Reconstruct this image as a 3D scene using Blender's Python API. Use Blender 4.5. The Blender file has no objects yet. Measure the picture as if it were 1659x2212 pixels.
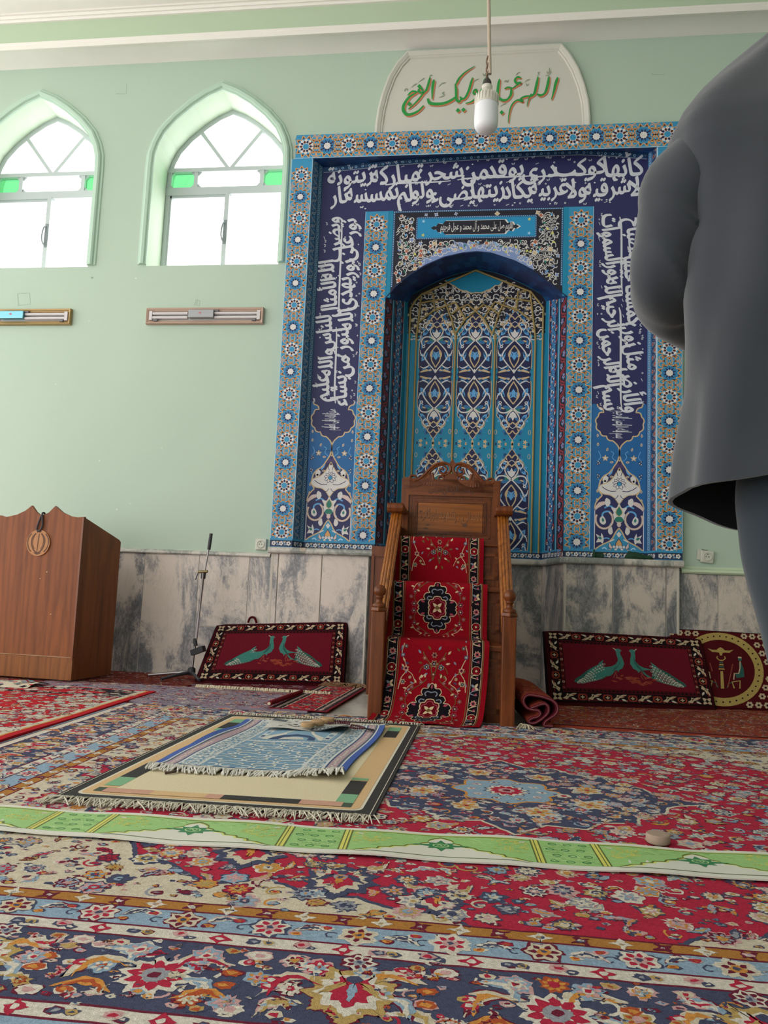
import bpy, math, random
from math import sin, cos, pi, sqrt, atan2, hypot, radians, degrees
from mathutils import Vector, Matrix
random.seed(11)
SC = bpy.context.scene
COL = SC.collection

# ------------------------------------------------------------------ camera
FPX, YAW, PIT, ROL = 1643.4, -0.12795, 0.10637, 0.04114
EYE = Vector((0, 0, 0.65))
_cy, _sy, _cp, _sp, _cr, _sr = cos(YAW), sin(YAW), cos(PIT), sin(PIT), cos(ROL), sin(ROL)
FW = Vector((_sy*_cp, _cy*_cp, _sp))
_ri = Vector((_cy, -_sy, 0))
_up = _ri.cross(FW)
RI = _cr*_ri + _sr*_up
UP = -_sr*_ri + _cr*_up
cam = bpy.data.cameras.new('camera')
camo = bpy.data.objects.new('camera', cam)
COL.objects.link(camo)
cam.lens = FPX/2212*36
cam.sensor_width = 36
cam.sensor_fit = 'AUTO'
cam.clip_start = 0.02
camo.matrix_world = Matrix(((RI.x, UP.x, -FW.x, EYE.x), (RI.y, UP.y, -FW.y, EYE.y), (RI.z, UP.z, -FW.z, EYE.z), (0, 0, 0, 1)))
SC.camera = camo

def ray(x, y):
    return FW + RI*((x-829.5)/FPX) - UP*((y-1106)/FPX)
def PY(x, y, Y):            # the point of the plane at depth Y seen at this place of the photo
    d = ray(x, y); return EYE + d*(Y/d.y)
def PZ(x, y, Z=0.0):        # the point at height Z
    d = ray(x, y); return EYE + d*((Z-EYE.z)/d.z)
def PPL(x, y, o, n):        # the point on the plane through o with normal n
    d = ray(x, y); return EYE + d*((o-EYE).dot(n)/d.dot(n))

# ------------------------------------------------------------------ materials
def lin(h):
    h = h.lstrip('#')
    o = []
    for i in (0, 2, 4):
        c = int(h[i:i+2], 16)/255
        o.append(c/12.92 if c <= 0.04045 else ((c+0.055)/1.055)**2.4)
    return (*o, 1)
_M = {}
class NT:
    def __init__(s, m):
        m.use_nodes = True
        s.t = m.node_tree; s.n = s.t.nodes; s.l = s.t.links
        s.b = s.n['Principled BSDF']
    def new(s, k, **kw):
        o = s.n.new(k)
        for a, v in kw.items():
            if a in ('inp',):
                for i, x in v.items(): o.inputs[i].default_value = x
            else: setattr(o, a, v)
        return o
    def link(s, a, b): s.l.new(a, b)
    def coord(s, sc=(1, 1, 1), kind='Object', rot=(0, 0, 0)):
        t = s.new('ShaderNodeTexCoord'); m = s.new('ShaderNodeMapping')
        m.inputs['Scale'].default_value = sc; m.inputs['Rotation'].default_value = rot
        s.link(t.outputs[kind], m.inputs['Vector']); return m.outputs['Vector']
    def noise(s, vec, scale, detail=4, rough=.55, dist=0):
        n = s.new('ShaderNodeTexNoise'); s.link(vec, n.inputs['Vector'])
        n.inputs['Scale'].default_value = scale; n.inputs['Detail'].default_value = detail
        n.inputs['Roughness'].default_value = rough; n.inputs['Distortion'].default_value = dist
        return n.outputs['Fac']
    def ramp(s, fac, stops, interp='LINEAR'):
        r = s.new('ShaderNodeValToRGB'); s.link(fac, r.inputs['Fac'])
        r.color_ramp.interpolation = interp
        e = r.color_ramp.elements
        while len(e) < len(stops): e.new(.5)
        for k, (p, c) in enumerate(stops):
            e[k].position = p; e[k].color = lin(c) if isinstance(c, str) else c
        return r.outputs['Color']
    def mix(s, fac, a, b, mode='MIX'):
        m = s.new('ShaderNodeMix', data_type='RGBA', blend_type=mode)
        for sock, v in ((m.inputs[0], fac), (m.inputs[6], a), (m.inputs[7], b)):
            if hasattr(v, 'is_linked'): s.link(v, sock)
            else: sock.default_value = lin(v) if isinstance(v, str) else v
        return m.outputs[2]
    def bump(s, h, strength=.2, dist=.01):
        b = s.new('ShaderNodeBump'); s.link(h, b.inputs['Height'])
        b.inputs['Strength'].default_value = strength; b.inputs['Distance'].default_value = dist
        s.link(b.outputs['Normal'], s.b.inputs['Normal'])

def mat(name, hexc, rough=.6, metal=0., spec=.5, var=.0, vscale=8., bump=0., bscale=60., bdist=.004, coat=0., stretch=(1, 1, 1), sheen=0.):
    key = (name, hexc)
    if key in _M: return _M[key]
    m = bpy.data.materials.new(name); t = NT(m); b = t.b
    b.inputs['Base Color'].default_value = lin(hexc)
    b.inputs['Roughness'].default_value = rough
    b.inputs['Metallic'].default_value = metal
    b.inputs['Specular IOR Level'].default_value = spec
    if coat: b.inputs['Coat Weight'].default_value = coat; b.inputs['Coat Roughness'].default_value = .12
    if sheen: b.inputs['Sheen Weight'].default_value = sheen
    m.diffuse_color = lin(hexc)
    if var:
        n = t.noise(t.coord(stretch), vscale, 5)
        r = t.ramp(n, [(.3, (1-var,)*3+(1,)), (.7, (1+var,)*3+(1,))])
        t.link(t.mix(1., hexc, r, 'MULTIPLY'), b.inputs['Base Color'])
    if bump:
        t.bump(t.noise(t.coord(stretch), bscale, 3), bump, bdist)
    _M[key] = m
    return m

def tile(hexc):   # printed and glazed tile colours of the niche facing
    return mat('tile_print_'+hexc, hexc, .5, spec=.3)
def yarn(hexc):   # woven wool colours
    return mat('yarn_'+hexc, hexc, .95, spec=.1, var=.20, vscale=170., bump=.5, bscale=420., bdist=.003)
def silk(hexc):
    return mat('machine_woven_'+hexc, hexc, .8, spec=.15, var=.1, vscale=240., bump=.25, bscale=500., bdist=.002)

def wood(name, light, dark, axis='Z', scale=1., rough=.38, coat=.25):
    if name in _M: return _M[name]
    m = bpy.data.materials.new(name); t = NT(m); b = t.b
    s = {'Z': (9, 9, .9), 'X': (.9, 9, 9), 'Y': (9, .9, 9)}[axis]
    v = t.coord(tuple(k*scale for k in s))
    n1 = t.noise(v, 2.2, 6, .6, 1.2)
    w = t.new('ShaderNodeTexWave', wave_type='BANDS', bands_direction='X' if axis != 'X' else 'Z')
    t.link(v, w.inputs['Vector']); w.inputs['Scale'].default_value = .9; w.inputs['Distortion'].default_value = 9
    w.inputs['Detail'].default_value = 3; w.inputs['Detail Scale'].default_value = 1.3
    c1 = t.ramp(n1, [(.25, dark), (.75, light)])
    c2 = t.ramp(w.outputs['Fac'], [(0, (.62, .58, .55, 1)), (.5, (1, 1, 1, 1)), (1, (1.06, 1.05, 1.04, 1))])
    c = t.mix(.55, c1, c2, 'MULTIPLY')
    t.link(c, b.inputs['Base Color'])
    b.inputs['Roughness'].default_value = rough; b.inputs['Specular IOR Level'].default_value = .3
    if coat: b.inputs['Coat Weight'].default_value = coat; b.inputs['Coat Roughness'].default_value = .15
    t.bump(n1, .05, .004)
    m.diffuse_color = lin(light)
    _M[name] = m
    return m

def marble(name, base, cloud, vein):
    if name in _M: return _M[name]
    m = bpy.data.materials.new(name); t = NT(m); b = t.b
    g = t.new('ShaderNodeNewGeometry')
    tc = t.new('ShaderNodeTexCoord')
    off = t.new('ShaderNodeVectorMath', operation='MULTIPLY_ADD')
    comb = t.new('ShaderNodeCombineXYZ')
    for i in range(3): t.link(g.outputs['Random Per Island'], comb.inputs[i])
    t.link(comb.outputs[0], off.inputs[0]); off.inputs[1].default_value = (37, 11, 53); t.link(tc.outputs['Object'], off.inputs[2])
    rot = t.new('ShaderNodeMapping'); rot.inputs['Rotation'].default_value = (0, radians(38), 0); rot.inputs['Scale'].default_value = (1, 1, .45)
    t.link(off.outputs[0], rot.inputs['Vector'])
    v = rot.outputs['Vector']
    n1 = t.noise(v, 2.6, 7, .66, 1.1)
    n2 = t.noise(v, 9., 8, .7, 2.2)
    n3 = t.noise(v, 22., 6, .65, 3.0)
    c = t.ramp(n1, [(.39, base), (.47, base), (.54, cloud), (.68, vein)])
    f2 = t.ramp(n2, [(.44, (0, 0, 0, 1)), (.5, (1, 1, 1, 1)), (.56, (0, 0, 0, 1))])
    f3 = t.ramp(n3, [(.46, (0, 0, 0, 1)), (.5, (.8, .8, .8, 1)), (.54, (0, 0, 0, 1))])
    gate = t.ramp(n1, [(.42, (0, 0, 0, 1)), (.56, (1, 1, 1, 1))])
    fm = t.mix(1., f2, gate, 'MULTIPLY'); fm3 = t.mix(1., f3, gate, 'MULTIPLY')
    c = t.mix(fm, c, vein); c = t.mix(fm3, c, vein)
    fine = t.ramp(t.noise(v, 5.5, 9, .75, 1.5), [(.485, (0, 0, 0, 1)), (.5, (.35, .35, .35, 1)), (.515, (0, 0, 0, 1))])
    c = t.mix(fine, c, cloud)
    t.link(c, b.inputs['Base Color'])
    b.inputs['Roughness'].default_value = .28; b.inputs['Specular IOR Level'].default_value = .4
    m.diffuse_color = lin(base)
    _M[name] = m
    return m

def glass_mat(name, col, gloss=.06):
    if name in _M: return _M[name]
    m = bpy.data.materials.new(name); t = NT(m)
    tr = t.new('ShaderNodeBsdfTransparent'); tr.inputs['Color'].default_value = lin(col)
    gl = t.new('ShaderNodeBsdfGlossy'); gl.inputs['Roughness'].default_value = .03
    mx = t.new('ShaderNodeMixShader'); mx.inputs[0].default_value = gloss
    t.link(tr.outputs[0], mx.inputs[1]); t.link(gl.outputs[0], mx.inputs[2])
    t.link(mx.outputs[0], t.n['Material Output'].inputs['Surface'])
    t.n.remove(t.b)
    _M[name] = m
    return m

# ------------------------------------------------------------------ curves
def cr(pts, n=6, closed=False):
    P = [Vector(p) for p in pts]
    if len(P) < 3 and not closed: return P
    out = []
    N = len(P)
    rng = range(N if closed else N-1)
    for i in rng:
        p0 = P[(i-1) % N] if closed or i > 0 else P[0]*2-P[1]
        p1 = P[i]; p2 = P[(i+1) % N]
        p3 = P[(i+2) % N] if closed or i+2 < N else P[-1]*2-P[-2]
        for k in range(n):
            t = k/n
            out.append(.5*((2*p1)+(p2-p0)*t+(2*p0-5*p1+4*p2-p3)*t*t+(3*p1-p0-3*p2+p3)*t*t*t))
    if not closed: out.append(P[-1])
    return out
def circ(x, y, r, n=12, ry=None, a0=0):
    ry = r if ry is None else ry
    return [(x+r*cos(a0+2*pi*k/n), y+ry*sin(a0+2*pi*k/n)) for k in range(n)]
def star(x, y, r1, r2, n, a0=0):
    return [(x+(r1 if k % 2 == 0 else r2)*cos(a0+pi*k/n), y+(r1 if k % 2 == 0 else r2)*sin(a0+pi*k/n)) for k in range(2*n)]
def petal(x, y, a, l, w, n=5):      # pointed petal from (x,y) along angle a
    L = []; R = []
    for k in range(n+1):
        t = k/n; ww = w*sin(pi*t**.8)*.5
        L.append((x+l*t*cos(a)-ww*sin(a), y+l*t*sin(a)+ww*cos(a)))
        R.append((x+l*t*cos(a)+ww*sin(a), y+l*t*sin(a)-ww*cos(a)))
    return L+R[-2:0:-1]

# ------------------------------------------------------------------ frames for pattern work
EPS = 4e-5
class Plane:
    def __init__(s, o, u, v, n=None):
        s.o = Vector(o); s.u = Vector(u); s.v = Vector(v)
        s.n = Vector(n) if n is not None else s.u.cross(s.v).normalized()
    def __call__(s, a, b, lay=0):
        return s.o+s.u*a+s.v*b+s.n*(lay*EPS*2.5)
class Sub:      # a shifted, rotated, scaled pattern frame inside another
    def __init__(s, fr, x, y, ang=0, sx=1, sy=None, lay=0):
        s.fr = fr; s.x = x; s.y = y; s.c = cos(ang); s.s = sin(ang); s.sx = sx; s.sy = sx if sy is None else sy; s.l = lay
    def __call__(s, a, b, lay=0):
        a *= s.sx; b *= s.sy
        return s.fr(s.x+a*s.c-b*s.s, s.y+a*s.s+b*s.c, lay+s.l)

class MB:
    def __init__(s):
        s.v = []; s.f = []; s.m = []; s.mats = []; s.sm = []
    def mi(s, m):
        if m not in s.mats: s.mats.append(m)
        return s.mats.index(m)
    def add(s, vs, fs, m, smooth=False):
        b = len(s.v); s.v.extend([Vector(p) for p in vs]); i = s.mi(m)
        for f in fs:
            s.f.append([b+k for k in f]); s.m.append(i); s.sm.append(smooth)
    # solids
    def box(s, x0, x1, y0, y1, z0, z1, m):
        s.obox(Vector(((x0+x1)/2, (y0+y1)/2, (z0+z1)/2)), Vector(((x1-x0)/2, 0, 0)), Vector((0, (y1-y0)/2, 0)), Vector((0, 0, (z1-z0)/2)), m)
    def obox(s, c, a, b, d, m):
        vs = [c+a*i+b*j+d*k for i in (-1, 1) for j in (-1, 1) for k in (-1, 1)]
        fs = [(0, 1, 3, 2), (4, 6, 7, 5), (0, 4, 5, 1), (2, 3, 7, 6), (0, 2, 6, 4), (1, 5, 7, 3)]
        if a.cross(b).dot(d) < 0: fs = [f[::-1] for f in fs]
        s.add(vs, fs, m)
    def prism(s, pts, ext, m, smooth=False, caps=(True, True)):
        n = len(pts); P = [Vector(p) for p in pts]; ext = Vector(ext)
        nn = Vector((0, 0, 0))
        for i in range(n): nn += P[i].cross(P[(i+1) % n])
        if nn.dot(ext) > 0: P = P[::-1]
        s.add(P+[p+ext for p in P], [(i, i+n, (i+1) % n+n, (i+1) % n) for i in range(n)], m, smooth)
        if caps[0]: s.add(P, [tuple(range(n))], m)
        if caps[1]: s.add([p+ext for p in P], [tuple(range(n))[::-1]], m)
    def tube(s, path, r, m, n=8, caps=True, flat=None, smooth=True):
        P = [Vector(p) for p in path]; N = len(P)
        rs = r if isinstance(r, (list, tuple)) else [r]*N
        t0 = (P[1]-P[0]).normalized()
        ref = Vector((0, 0, 1)) if abs(t0.z) < .9 else Vector((1, 0, 0))
        a = t0.cross(ref).normalized()
        vs = []
        for i in range(N):
            t = (P[min(i+1, N-1)]-P[max(i-1, 0)]).normalized()
            a = (a-t*a.dot(t)).normalized(); b = t.cross(a)
            for k in range(n):
                q = 2*pi*k/n
                vs.append(P[i]+(a*cos(q)+b*sin(q))*rs[i])
        fs = [(i*n+k, i*n+(k+1) % n, (i+1)*n+(k+1) % n, (i+1)*n+k) for i in range(N-1) for k in range(n)]
        s.add(vs, fs, m, smooth)
        if caps:
            s.add(vs[:n], [tuple(range(n))[::-1]], m); s.add(vs[-n:], [tuple(range(n))], m)
    def lathe(s, prof, o, m, n=20, smooth=True, ax=None):
        o = Vector(o)
        ax = Vector((0, 0, 1)) if ax is None else Vector(ax).normalized()
        e1 = ax.orthogonal().normalized() if abs(ax.z) < .99 else Vector((1, 0, 0)); e2 = ax.cross(e1)
        N = len(prof)
        vs = [o+ax*z+(e1*cos(2*pi*k/n)+e2*sin(2*pi*k/n))*r for r, z in prof for k in range(n)]
        s.add(vs, [(i*n+k, i*n+(k+1) % n, (i+1)*n+(k+1) % n, (i+1)*n+k) for i in range(N-1) for k in range(n)], m, smooth)
        if prof[0][0] > 1e-4: s.add(vs[:n], [tuple(range(n))[::-1]], m)
        if prof[-1][0] > 1e-4: s.add(vs[-n:], [tuple(range(n))], m)
    def grid(s, fn, nu, nv, m, smooth=True, flip=False):
        vs = [fn(i/nu, j/nv) for j in range(nv+1) for i in range(nu+1)]
        fs = [(j*(nu+1)+i, j*(nu+1)+i+1, (j+1)*(nu+1)+i+1, (j+1)*(nu+1)+i) for j in range(nv) for i in range(nu)]
        if flip: fs = [f[::-1] for f in fs]
        s.add(vs, fs, m, smooth)
    def sweep(s, path, prof, m, n0=None, closed=False, smooth=False):   # profile (a,b): a across (side), b along n0
        P = [Vector(p) for p in path]; N = len(P); K = len(prof); vs = []
        n0 = Vector(n0)
        for i in range(N):
            if closed: d1 = (P[i]-P[i-1]).normalized(); d2 = (P[(i+1) % N]-P[i]).normalized()
            else:
                d1 = (P[i]-P[max(i-1, 0)]); d2 = (P[min(i+1, N-1)]-P[i])
                if d1.length < 1e-9: d1 = d2
                if d2.length < 1e-9: d2 = d1
                d1 = d1.normalized(); d2 = d2.normalized()
            t = (d1+d2).normalized(); sd = n0.cross(t).normalized()
            k = 1/max(.35, cos(d1.angle(d2)/2))
            for a, b in prof: vs.append(P[i]+sd*a*k+n0*b)
        rng = N if closed else N-1
        fs = [(i*K+j, i*K+j+1, ((i+1) % N)*K+j+1, ((i+1) % N)*K+j) for i in range(rng) for j in range(K-1)]
        s.add(vs, fs, m, smooth)
        if not closed:
            s.add(vs[:K], [tuple(range(K))[::-1]], m); s.add(vs[-K:], [tuple(range(K))], m)
    # flat pattern
    def fill(s, fr, pts, m, lay=1):
        s.add([fr(p[0], p[1], lay) for p in pts], [tuple(range(len(pts)))], m)
    def fillc(s, fr, pts, m, lay=1, rings=5):     # star-shaped fill that follows a curved cloth
        q = []
        for i, p in enumerate(pts):
            b = pts[(i+1) % len(pts)]; k = max(1, int(math.hypot(b[0]-p[0], b[1]-p[1])/.012))
            q += [(p[0]+(b[0]-p[0])*j/k, p[1]+(b[1]-p[1])*j/k) for j in range(k)]
        pts = q
        cx = sum(p[0] for p in pts)/len(pts); cy = sum(p[1] for p in pts)/len(pts); n = len(pts)
        vs = [fr(cx, cy, lay)]+[fr(cx+(p[0]-cx)*k/rings, cy+(p[1]-cy)*k/rings, lay) for k in range(1, rings+1) for p in pts]
        fs = [(0, 1+i, 1+(i+1) % n) for i in range(n)]+[(1+k*n+i, 1+(k+1)*n+i, 1+(k+1)*n+(i+1) % n, 1+k*n+(i+1) % n) for k in range(rings-1) for i in range(n)]
        s.add(vs, fs, m)
    def rect(s, fr, x0, x1, y0, y1, m, lay=0):
        s.fill(fr, [(x0, y0), (x1, y0), (x1, y1), (x0, y1)], m, lay)
    def stroke(s, fr, pts, w, m, lay=1, closed=False, taper=None, nib=None):
        P = [Vector((p[0], p[1])) for p in pts]; N = len(P)
        if N < 2: return
        vs = []
        for i in range(N):
            if closed: d = P[(i+1) % N]-P[i-1]
            else: d = P[min(i+1, N-1)]-P[max(i-1, 0)]
            if d.length < 1e-9: d = Vector((1, 0))
            d.normalize()
            ww = w
            if taper: ww = w*taper(i/(N-1))
            if nib is not None: ww = w*(.28+.72*abs(sin(atan2(d.y, d.x)-nib)))
            nx, ny = -d.y*ww/2, d.x*ww/2
            vs.append(fr(P[i].x+nx, P[i].y+ny, lay)); vs.append(fr(P[i].x-nx, P[i].y-ny, lay))
        rng = N if closed else N-1
        s.add(vs, [(2*i, 2*i+1, (2*i+3) % (2*N), (2*i+2) % (2*N)) for i in range(rng)], m)
    def build(s, name, parent=None, bevel=0, sub=0, solid=0):
        me = bpy.data.meshes.new(name)
        o = bpy.data.objects.new(name, me)
        base = Vector((0, 0, 0))
        q = parent
        while q is not None:
            base += q.location; q = q.parent
        me.from_pydata([tuple(p-base) for p in s.v], [], s.f)
        for m in s.mats: me.materials.append(m)
        me.polygons.foreach_set('material_index', s.m)
        me.polygons.foreach_set('use_smooth', s.sm)
        me.update()
        COL.objects.link(o)
        if parent is not None: o.parent = parent
        if bevel:
            w = o.modifiers.new('weld', 'WELD'); w.merge_threshold = 1e-5
            b = o.modifiers.new('bevel', 'BEVEL'); b.width = bevel; b.segments = 2; b.limit_method = 'ANGLE'; b.angle_limit = radians(40)
        if sub:
            w = o.modifiers.new('weld', 'WELD'); w.merge_threshold = 1e-5
            b = o.modifiers.new('sub', 'SUBSURF'); b.levels = sub; b.render_levels = sub
        if solid:
            b = o.modifiers.new('solid', 'SOLIDIFY'); b.thickness = solid; b.offset = -1
        return o

def tag(o, label=None, cat=None, group=None, kind=None):
    if label: o['label'] = label
    if cat: o['category'] = cat
    if group: o['group'] = group
    if kind: o['kind'] = kind
    return o
def thing(name, label, cat, loc=(0, 0, 0), group=None):
    o = bpy.data.objects.new(name, None); COL.objects.link(o); o.location = loc
    o.empty_display_size = .1
    return tag(o, label, cat, group)
def dup(o, off, label):
    r = o.copy(); COL.objects.link(r); r.location = o.location+Vector(off); r['label'] = label
    for c in o.children:
        k = c.copy(); COL.objects.link(k); k.parent = r
        for g in c.children:
            h = g.copy(); COL.objects.link(h); h.parent = k
    return r

# ------------------------------------------------------------------ Arabic lettering
_AR = {}
for ch, c in {'ء': 0xFE80, 'آ': 0xFE81, 'أ': 0xFE83, 'ا': 0xFE8D, 'ب': 0xFE8F, 'ة': 0xFE93, 'ت': 0xFE95, 'ث': 0xFE99, 'ج': 0xFE9D, 'ح': 0xFEA1,
              'خ': 0xFEA5, 'د': 0xFEA9, 'ذ': 0xFEAB, 'ر': 0xFEAD, 'ز': 0xFEAF, 'س': 0xFEB1, 'ش': 0xFEB5, 'ص': 0xFEB9, 'ض': 0xFEBD, 'ط': 0xFEC1,
              'ظ': 0xFEC5, 'ع': 0xFEC9, 'غ': 0xFECD, 'ف': 0xFED1, 'ق': 0xFED5, 'ك': 0xFED9, 'ل': 0xFEDD, 'م': 0xFEE1, 'ن': 0xFEE5, 'ه': 0xFEE9,
              'و': 0xFEED, 'ى': 0xFEEF, 'ي': 0xFEF1, 'ئ': 0xFE89}.items(): _AR[ch] = c
_RONLY = set('آأادذرزوةىء')
def shape(txt):     # joined letter forms, laid out left to right
    out = []
    txt = txt.replace('لا', '\u0001')
    n = len(txt)
    for i, ch in enumerate(txt):
        if ch == '\u0001': base = 0xFEFB
        elif ch in _AR: base = _AR[ch]
        else: out.append(ch); continue
        pv = txt[i-1] if i else ' '; nx = txt[i+1] if i+1 < n else ' '
        jp = pv in _AR and pv not in _RONLY
        jn = (nx in _AR or nx == '\u0001') and nx != 'ء' and ch not in _RONLY and ch != '\u0001'
        if ch == 'ء': jp = False
        out.append(chr(base+(3 if jp and jn else 2 if jn else 1 if jp else 0)))
    return ''.join(out[::-1])
def islands(n, fs):
    p = list(range(n))
    def r(a):
        while p[a] != a: p[a] = p[p[a]]; a = p[a]
        return a
    for f in fs:
        for k in f[1:]: p[r(k)] = r(f[0])
    ids = {}
    return [ids.setdefault(r(i), len(ids)) for i in range(n)]
_TX = {}
def text_polys(txt, bold=0.):
    k = (txt, bold)
    if k in _TX: return _TX[k]
    c = bpy.data.curves.new('lettering', 'FONT'); c.body = shape(txt); c.offset = bold; c.resolution_u = 3
    o = bpy.data.objects.new('lettering', c); COL.objects.link(o)
    bpy.context.view_layer.update()
    ev = o.evaluated_get(bpy.context.evaluated_depsgraph_get()); me = ev.to_mesh()
    vs = [(p.co.x, p.co.y) for p in me.vertices]; fs = [tuple(p.vertices) for p in me.polygons]
    ev.to_mesh_clear()
    bpy.data.objects.remove(o); bpy.data.curves.remove(c)
    x0 = min(p[0] for p in vs); x1 = max(p[0] for p in vs); y0 = min(p[1] for p in vs); y1 = max(p[1] for p in vs)
    vs = [((x-x0)/(x1-x0), (y-y0)/(y1-y0)) for x, y in vs]
    _TX[k] = (vs, fs, islands(len(vs), fs))
    return _TX[k]
def text_raw(txt, bold=0.):
    k = ('raw', txt, bold)
    if k in _TX: return _TX[k]
    c = bpy.data.curves.new('lettering', 'FONT'); c.body = shape(txt); c.offset = bold; c.resolution_u = 4
    o = bpy.data.objects.new('lettering', c); COL.objects.link(o)
    bpy.context.view_layer.update()
    ev = o.evaluated_get(bpy.context.evaluated_depsgraph_get()); me = ev.to_mesh()
    vs = [(p.co.x, p.co.y) for p in me.vertices]; fs = [tuple(p.vertices) for p in me.polygons]
    ev.to_mesh_clear()
    bpy.data.objects.remove(o); bpy.data.curves.remove(c)
    _TX[k] = (vs, fs, (min(p[0] for p in vs), max(p[0] for p in vs)), islands(len(vs), fs))
    return _TX[k]
def put_text(mb, fr, txt, x0, x1, y0, y1, m, lay=5, bold=0.012, warp=None):
    vs, fs, ids = text_polys(txt, bold)
    P = []
    for (u, v), q in zip(vs, ids):
        x = x0+(x1-x0)*u; y = y0+(y1-y0)*v
        if warp: x, y = warp(x, y)
        P.append(fr(x, y, lay+.09*(q % 7)))
    mb.add(P, fs, m)
# ------------------------------------------------------------------ room
WY = 5.42            # face of the front wall
XC = -0.08           # axis of the prayer niche
def wallmat():
    m = bpy.data.materials.new('green_wall_paint'); t = NT(m); b = t.b
    n = t.noise(t.coord(), .8, 3); n2 = t.noise(t.coord(), 40, 4)
    t.link(t.ramp(n, [(.3, '#b0c4b2'), (.7, '#b5c8b6')]), b.inputs['Base Color'])
    b.inputs['Roughness'].default_value = .55; b.inputs['Specular IOR Level'].default_value = .3
    t.bump(n2, .08, .004); m.diffuse_color = lin('#aac6b0')
    return m
GREEN = wallmat()
WHITE = mat('white_plaster', '#f1eee8', .8, spec=.2, var=.03, vscale=2.5, bump=.06, bscale=50)
REVEAL = mat('pale_green_reveal', '#cfe0cc', .7, spec=.2)  # reveal colour set paler than the wall green
GMOULD = mat('green_moulding_paint', '#b4cfbc', .5)
ALU = mat('grey_aluminium', '#bcc6c6', .4, metal=.15)
MARB = marble('white_grey_marble', '#d0c4b8', '#9d9897', '#62666b')
MARBR = marble('ledge_marble', '#cbc6bb', '#9da09a', '#7c8078')
GROUT = mat('pale_grout', '#c9c2b6', .8)

# arched window opening outline (local x from the axis, z)
ARCH = [(-.53, 3.115), (-.53, 3.92), (-.525, 4.03), (-.50, 4.12), (-.455, 4.215), (-.36, 4.325), (-.235, 4.432), (-.118, 4.51), (0, 4.562)]
ARCH = ARCH+[(-x, z) for x, z in ARCH[-2::-1]]
def offs(pts, d):
    out = []
    for i, p in enumerate(pts):
        a = Vector(pts[max(i-1, 0)]); b = Vector(pts[min(i+1, len(pts)-1)]); t = (b-a).normalized()
        out.append((p[0]-t.y*d, p[1]+t.x*d))
    return out
WINS = [(-3.665, 1), (-2.12, 2)]
mb = MB()
def wr(x0, x1, z0, z1): mb.add([(x0, WY, z0), (x1, WY, z0), (x1, WY, z1), (x0, WY, z1)], [(0, 1, 2, 3)], GREEN)
XL, XR, CZ = -7.0, 5.0, 4.82
wr(XL, -1.49, 0, 3.115); wr(XL, -1.49, 4.65, CZ+.03)
wr(-1.49, 1.34, 4.10, CZ+.03); wr(1.34, XR, 0, CZ+.03)
edges = [XL]
for cx, k in WINS:
    wr(edges[-1], cx-.6, 3.115, 4.65) if False else None
    mb.add([(edges[-1], WY, 3.115), (cx-.53, WY, 3.115), (cx-.53, WY, 4.65), (edges[-1], WY, 4.65)], [(0, 1, 2, 3)], GREEN)
    L = [(cx+x, WY, z) for x, z in ARCH[1:9]]
    mb.add([(cx-.53, WY, 4.65)]+L+[(cx, WY, 4.65)], [tuple(range(len(L)+2))], GREEN)
    Rr = [(cx+x, WY, z) for x, z in ARCH[8:-1]]
    mb.add([(cx, WY, 4.65)]+Rr+[(cx+.53, WY, 4.65)], [tuple(range(len(Rr)+2))], GREEN)
    edges.append(cx+.53)
    # deep reveal
    Q = [(cx+x, z) for x, z in ARCH]
    for i in range(len(Q)-1):
        (x0, z0), (x1, z1) = Q[i], Q[i+1]
        mb.add([(x0, WY, z0), (x0, WY+.38, z0), (x1, WY+.38, z1), (x1, WY, z1)], [(0, 1, 2, 3)], REVEAL, 1 < i < len(Q)-3 and i not in (7,))
    mb.add([(cx-.53, WY, 3.115), (cx+.53, WY, 3.115), (cx+.53, WY+.38, 3.115), (cx-.53, WY+.38, 3.115)], [(0, 1, 2, 3)], REVEAL)
mb.add([(edges[-1], WY, 3.115), (-1.49, WY, 3.115), (-1.49, WY, 4.65), (edges[-1], WY, 4.65)], [(0, 1, 2, 3)], GREEN)
# thickness behind the face so no light leaks
TB = MB()
wall = mb.build('wall_front'); tag(wall, kind='structure')

# small marks on the paint
mk = MB()
SCR = mat('scratched_plaster', '#8fa596', .8); CHIP = mat('chipped_plaster', '#cfd6cc', .8)
def wp(x, y): p = PY(x, y, WY); return (p.x, p.z)
WF = Plane((0, WY-.0006, 0), (1, 0, 0), (0, 0, 1), (0, -1, 0))
for pts in ([(250, 203), (273, 203), (274, 181)], [(40, 634), (64, 633), (66, 657), (40, 660), (38, 634)], [(1408, 158), (1408, 161), (1436, 161), (1436, 157)],
            [(420, 660), (424, 647), (432, 650), (430, 662), (424, 658), (427, 648)]):
    mk.stroke(WF, [wp(*p) for p in pts], .004, SCR, 1)
for x, y, r in ((199, 600, 4), (293, 601, 3), (192, 693, 2), (252, 1100, 3), (215, 995, 3), (281, 1088, 2), (350, 968, 2), (120, 830, 2)):
    px, pz = wp(x, y); mk.fill(WF, [(px+random.uniform(.6, 1.3)*r*.003*cos(a), pz+random.uniform(.5, 1)*r*.003*sin(a)) for a in [k*pi/4 for k in range(8)]], CHIP if r < 4 else SCR, 2)
tag(mk.build('trim_10'), kind='structure')

# mouldings around the windows
for cx, k in WINS:
    t = MB()
    path = [(cx+x, WY, z) for x, z in ARCH]
    path[0] = (path[0][0], WY, 3.125); path[-1] = (path[-1][0], WY, 3.125)
    t.sweep(path, [(-.005, 0), (-.005, .014), (.008, .016), (.014, .030), (.034, .033), (.046, .026), (.052, .012), (.066, .010), (.072, 0)], GMOULD, (0, -1, 0), smooth=False)
    tag(t.build('trim_%d' % k), kind='structure')

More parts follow.
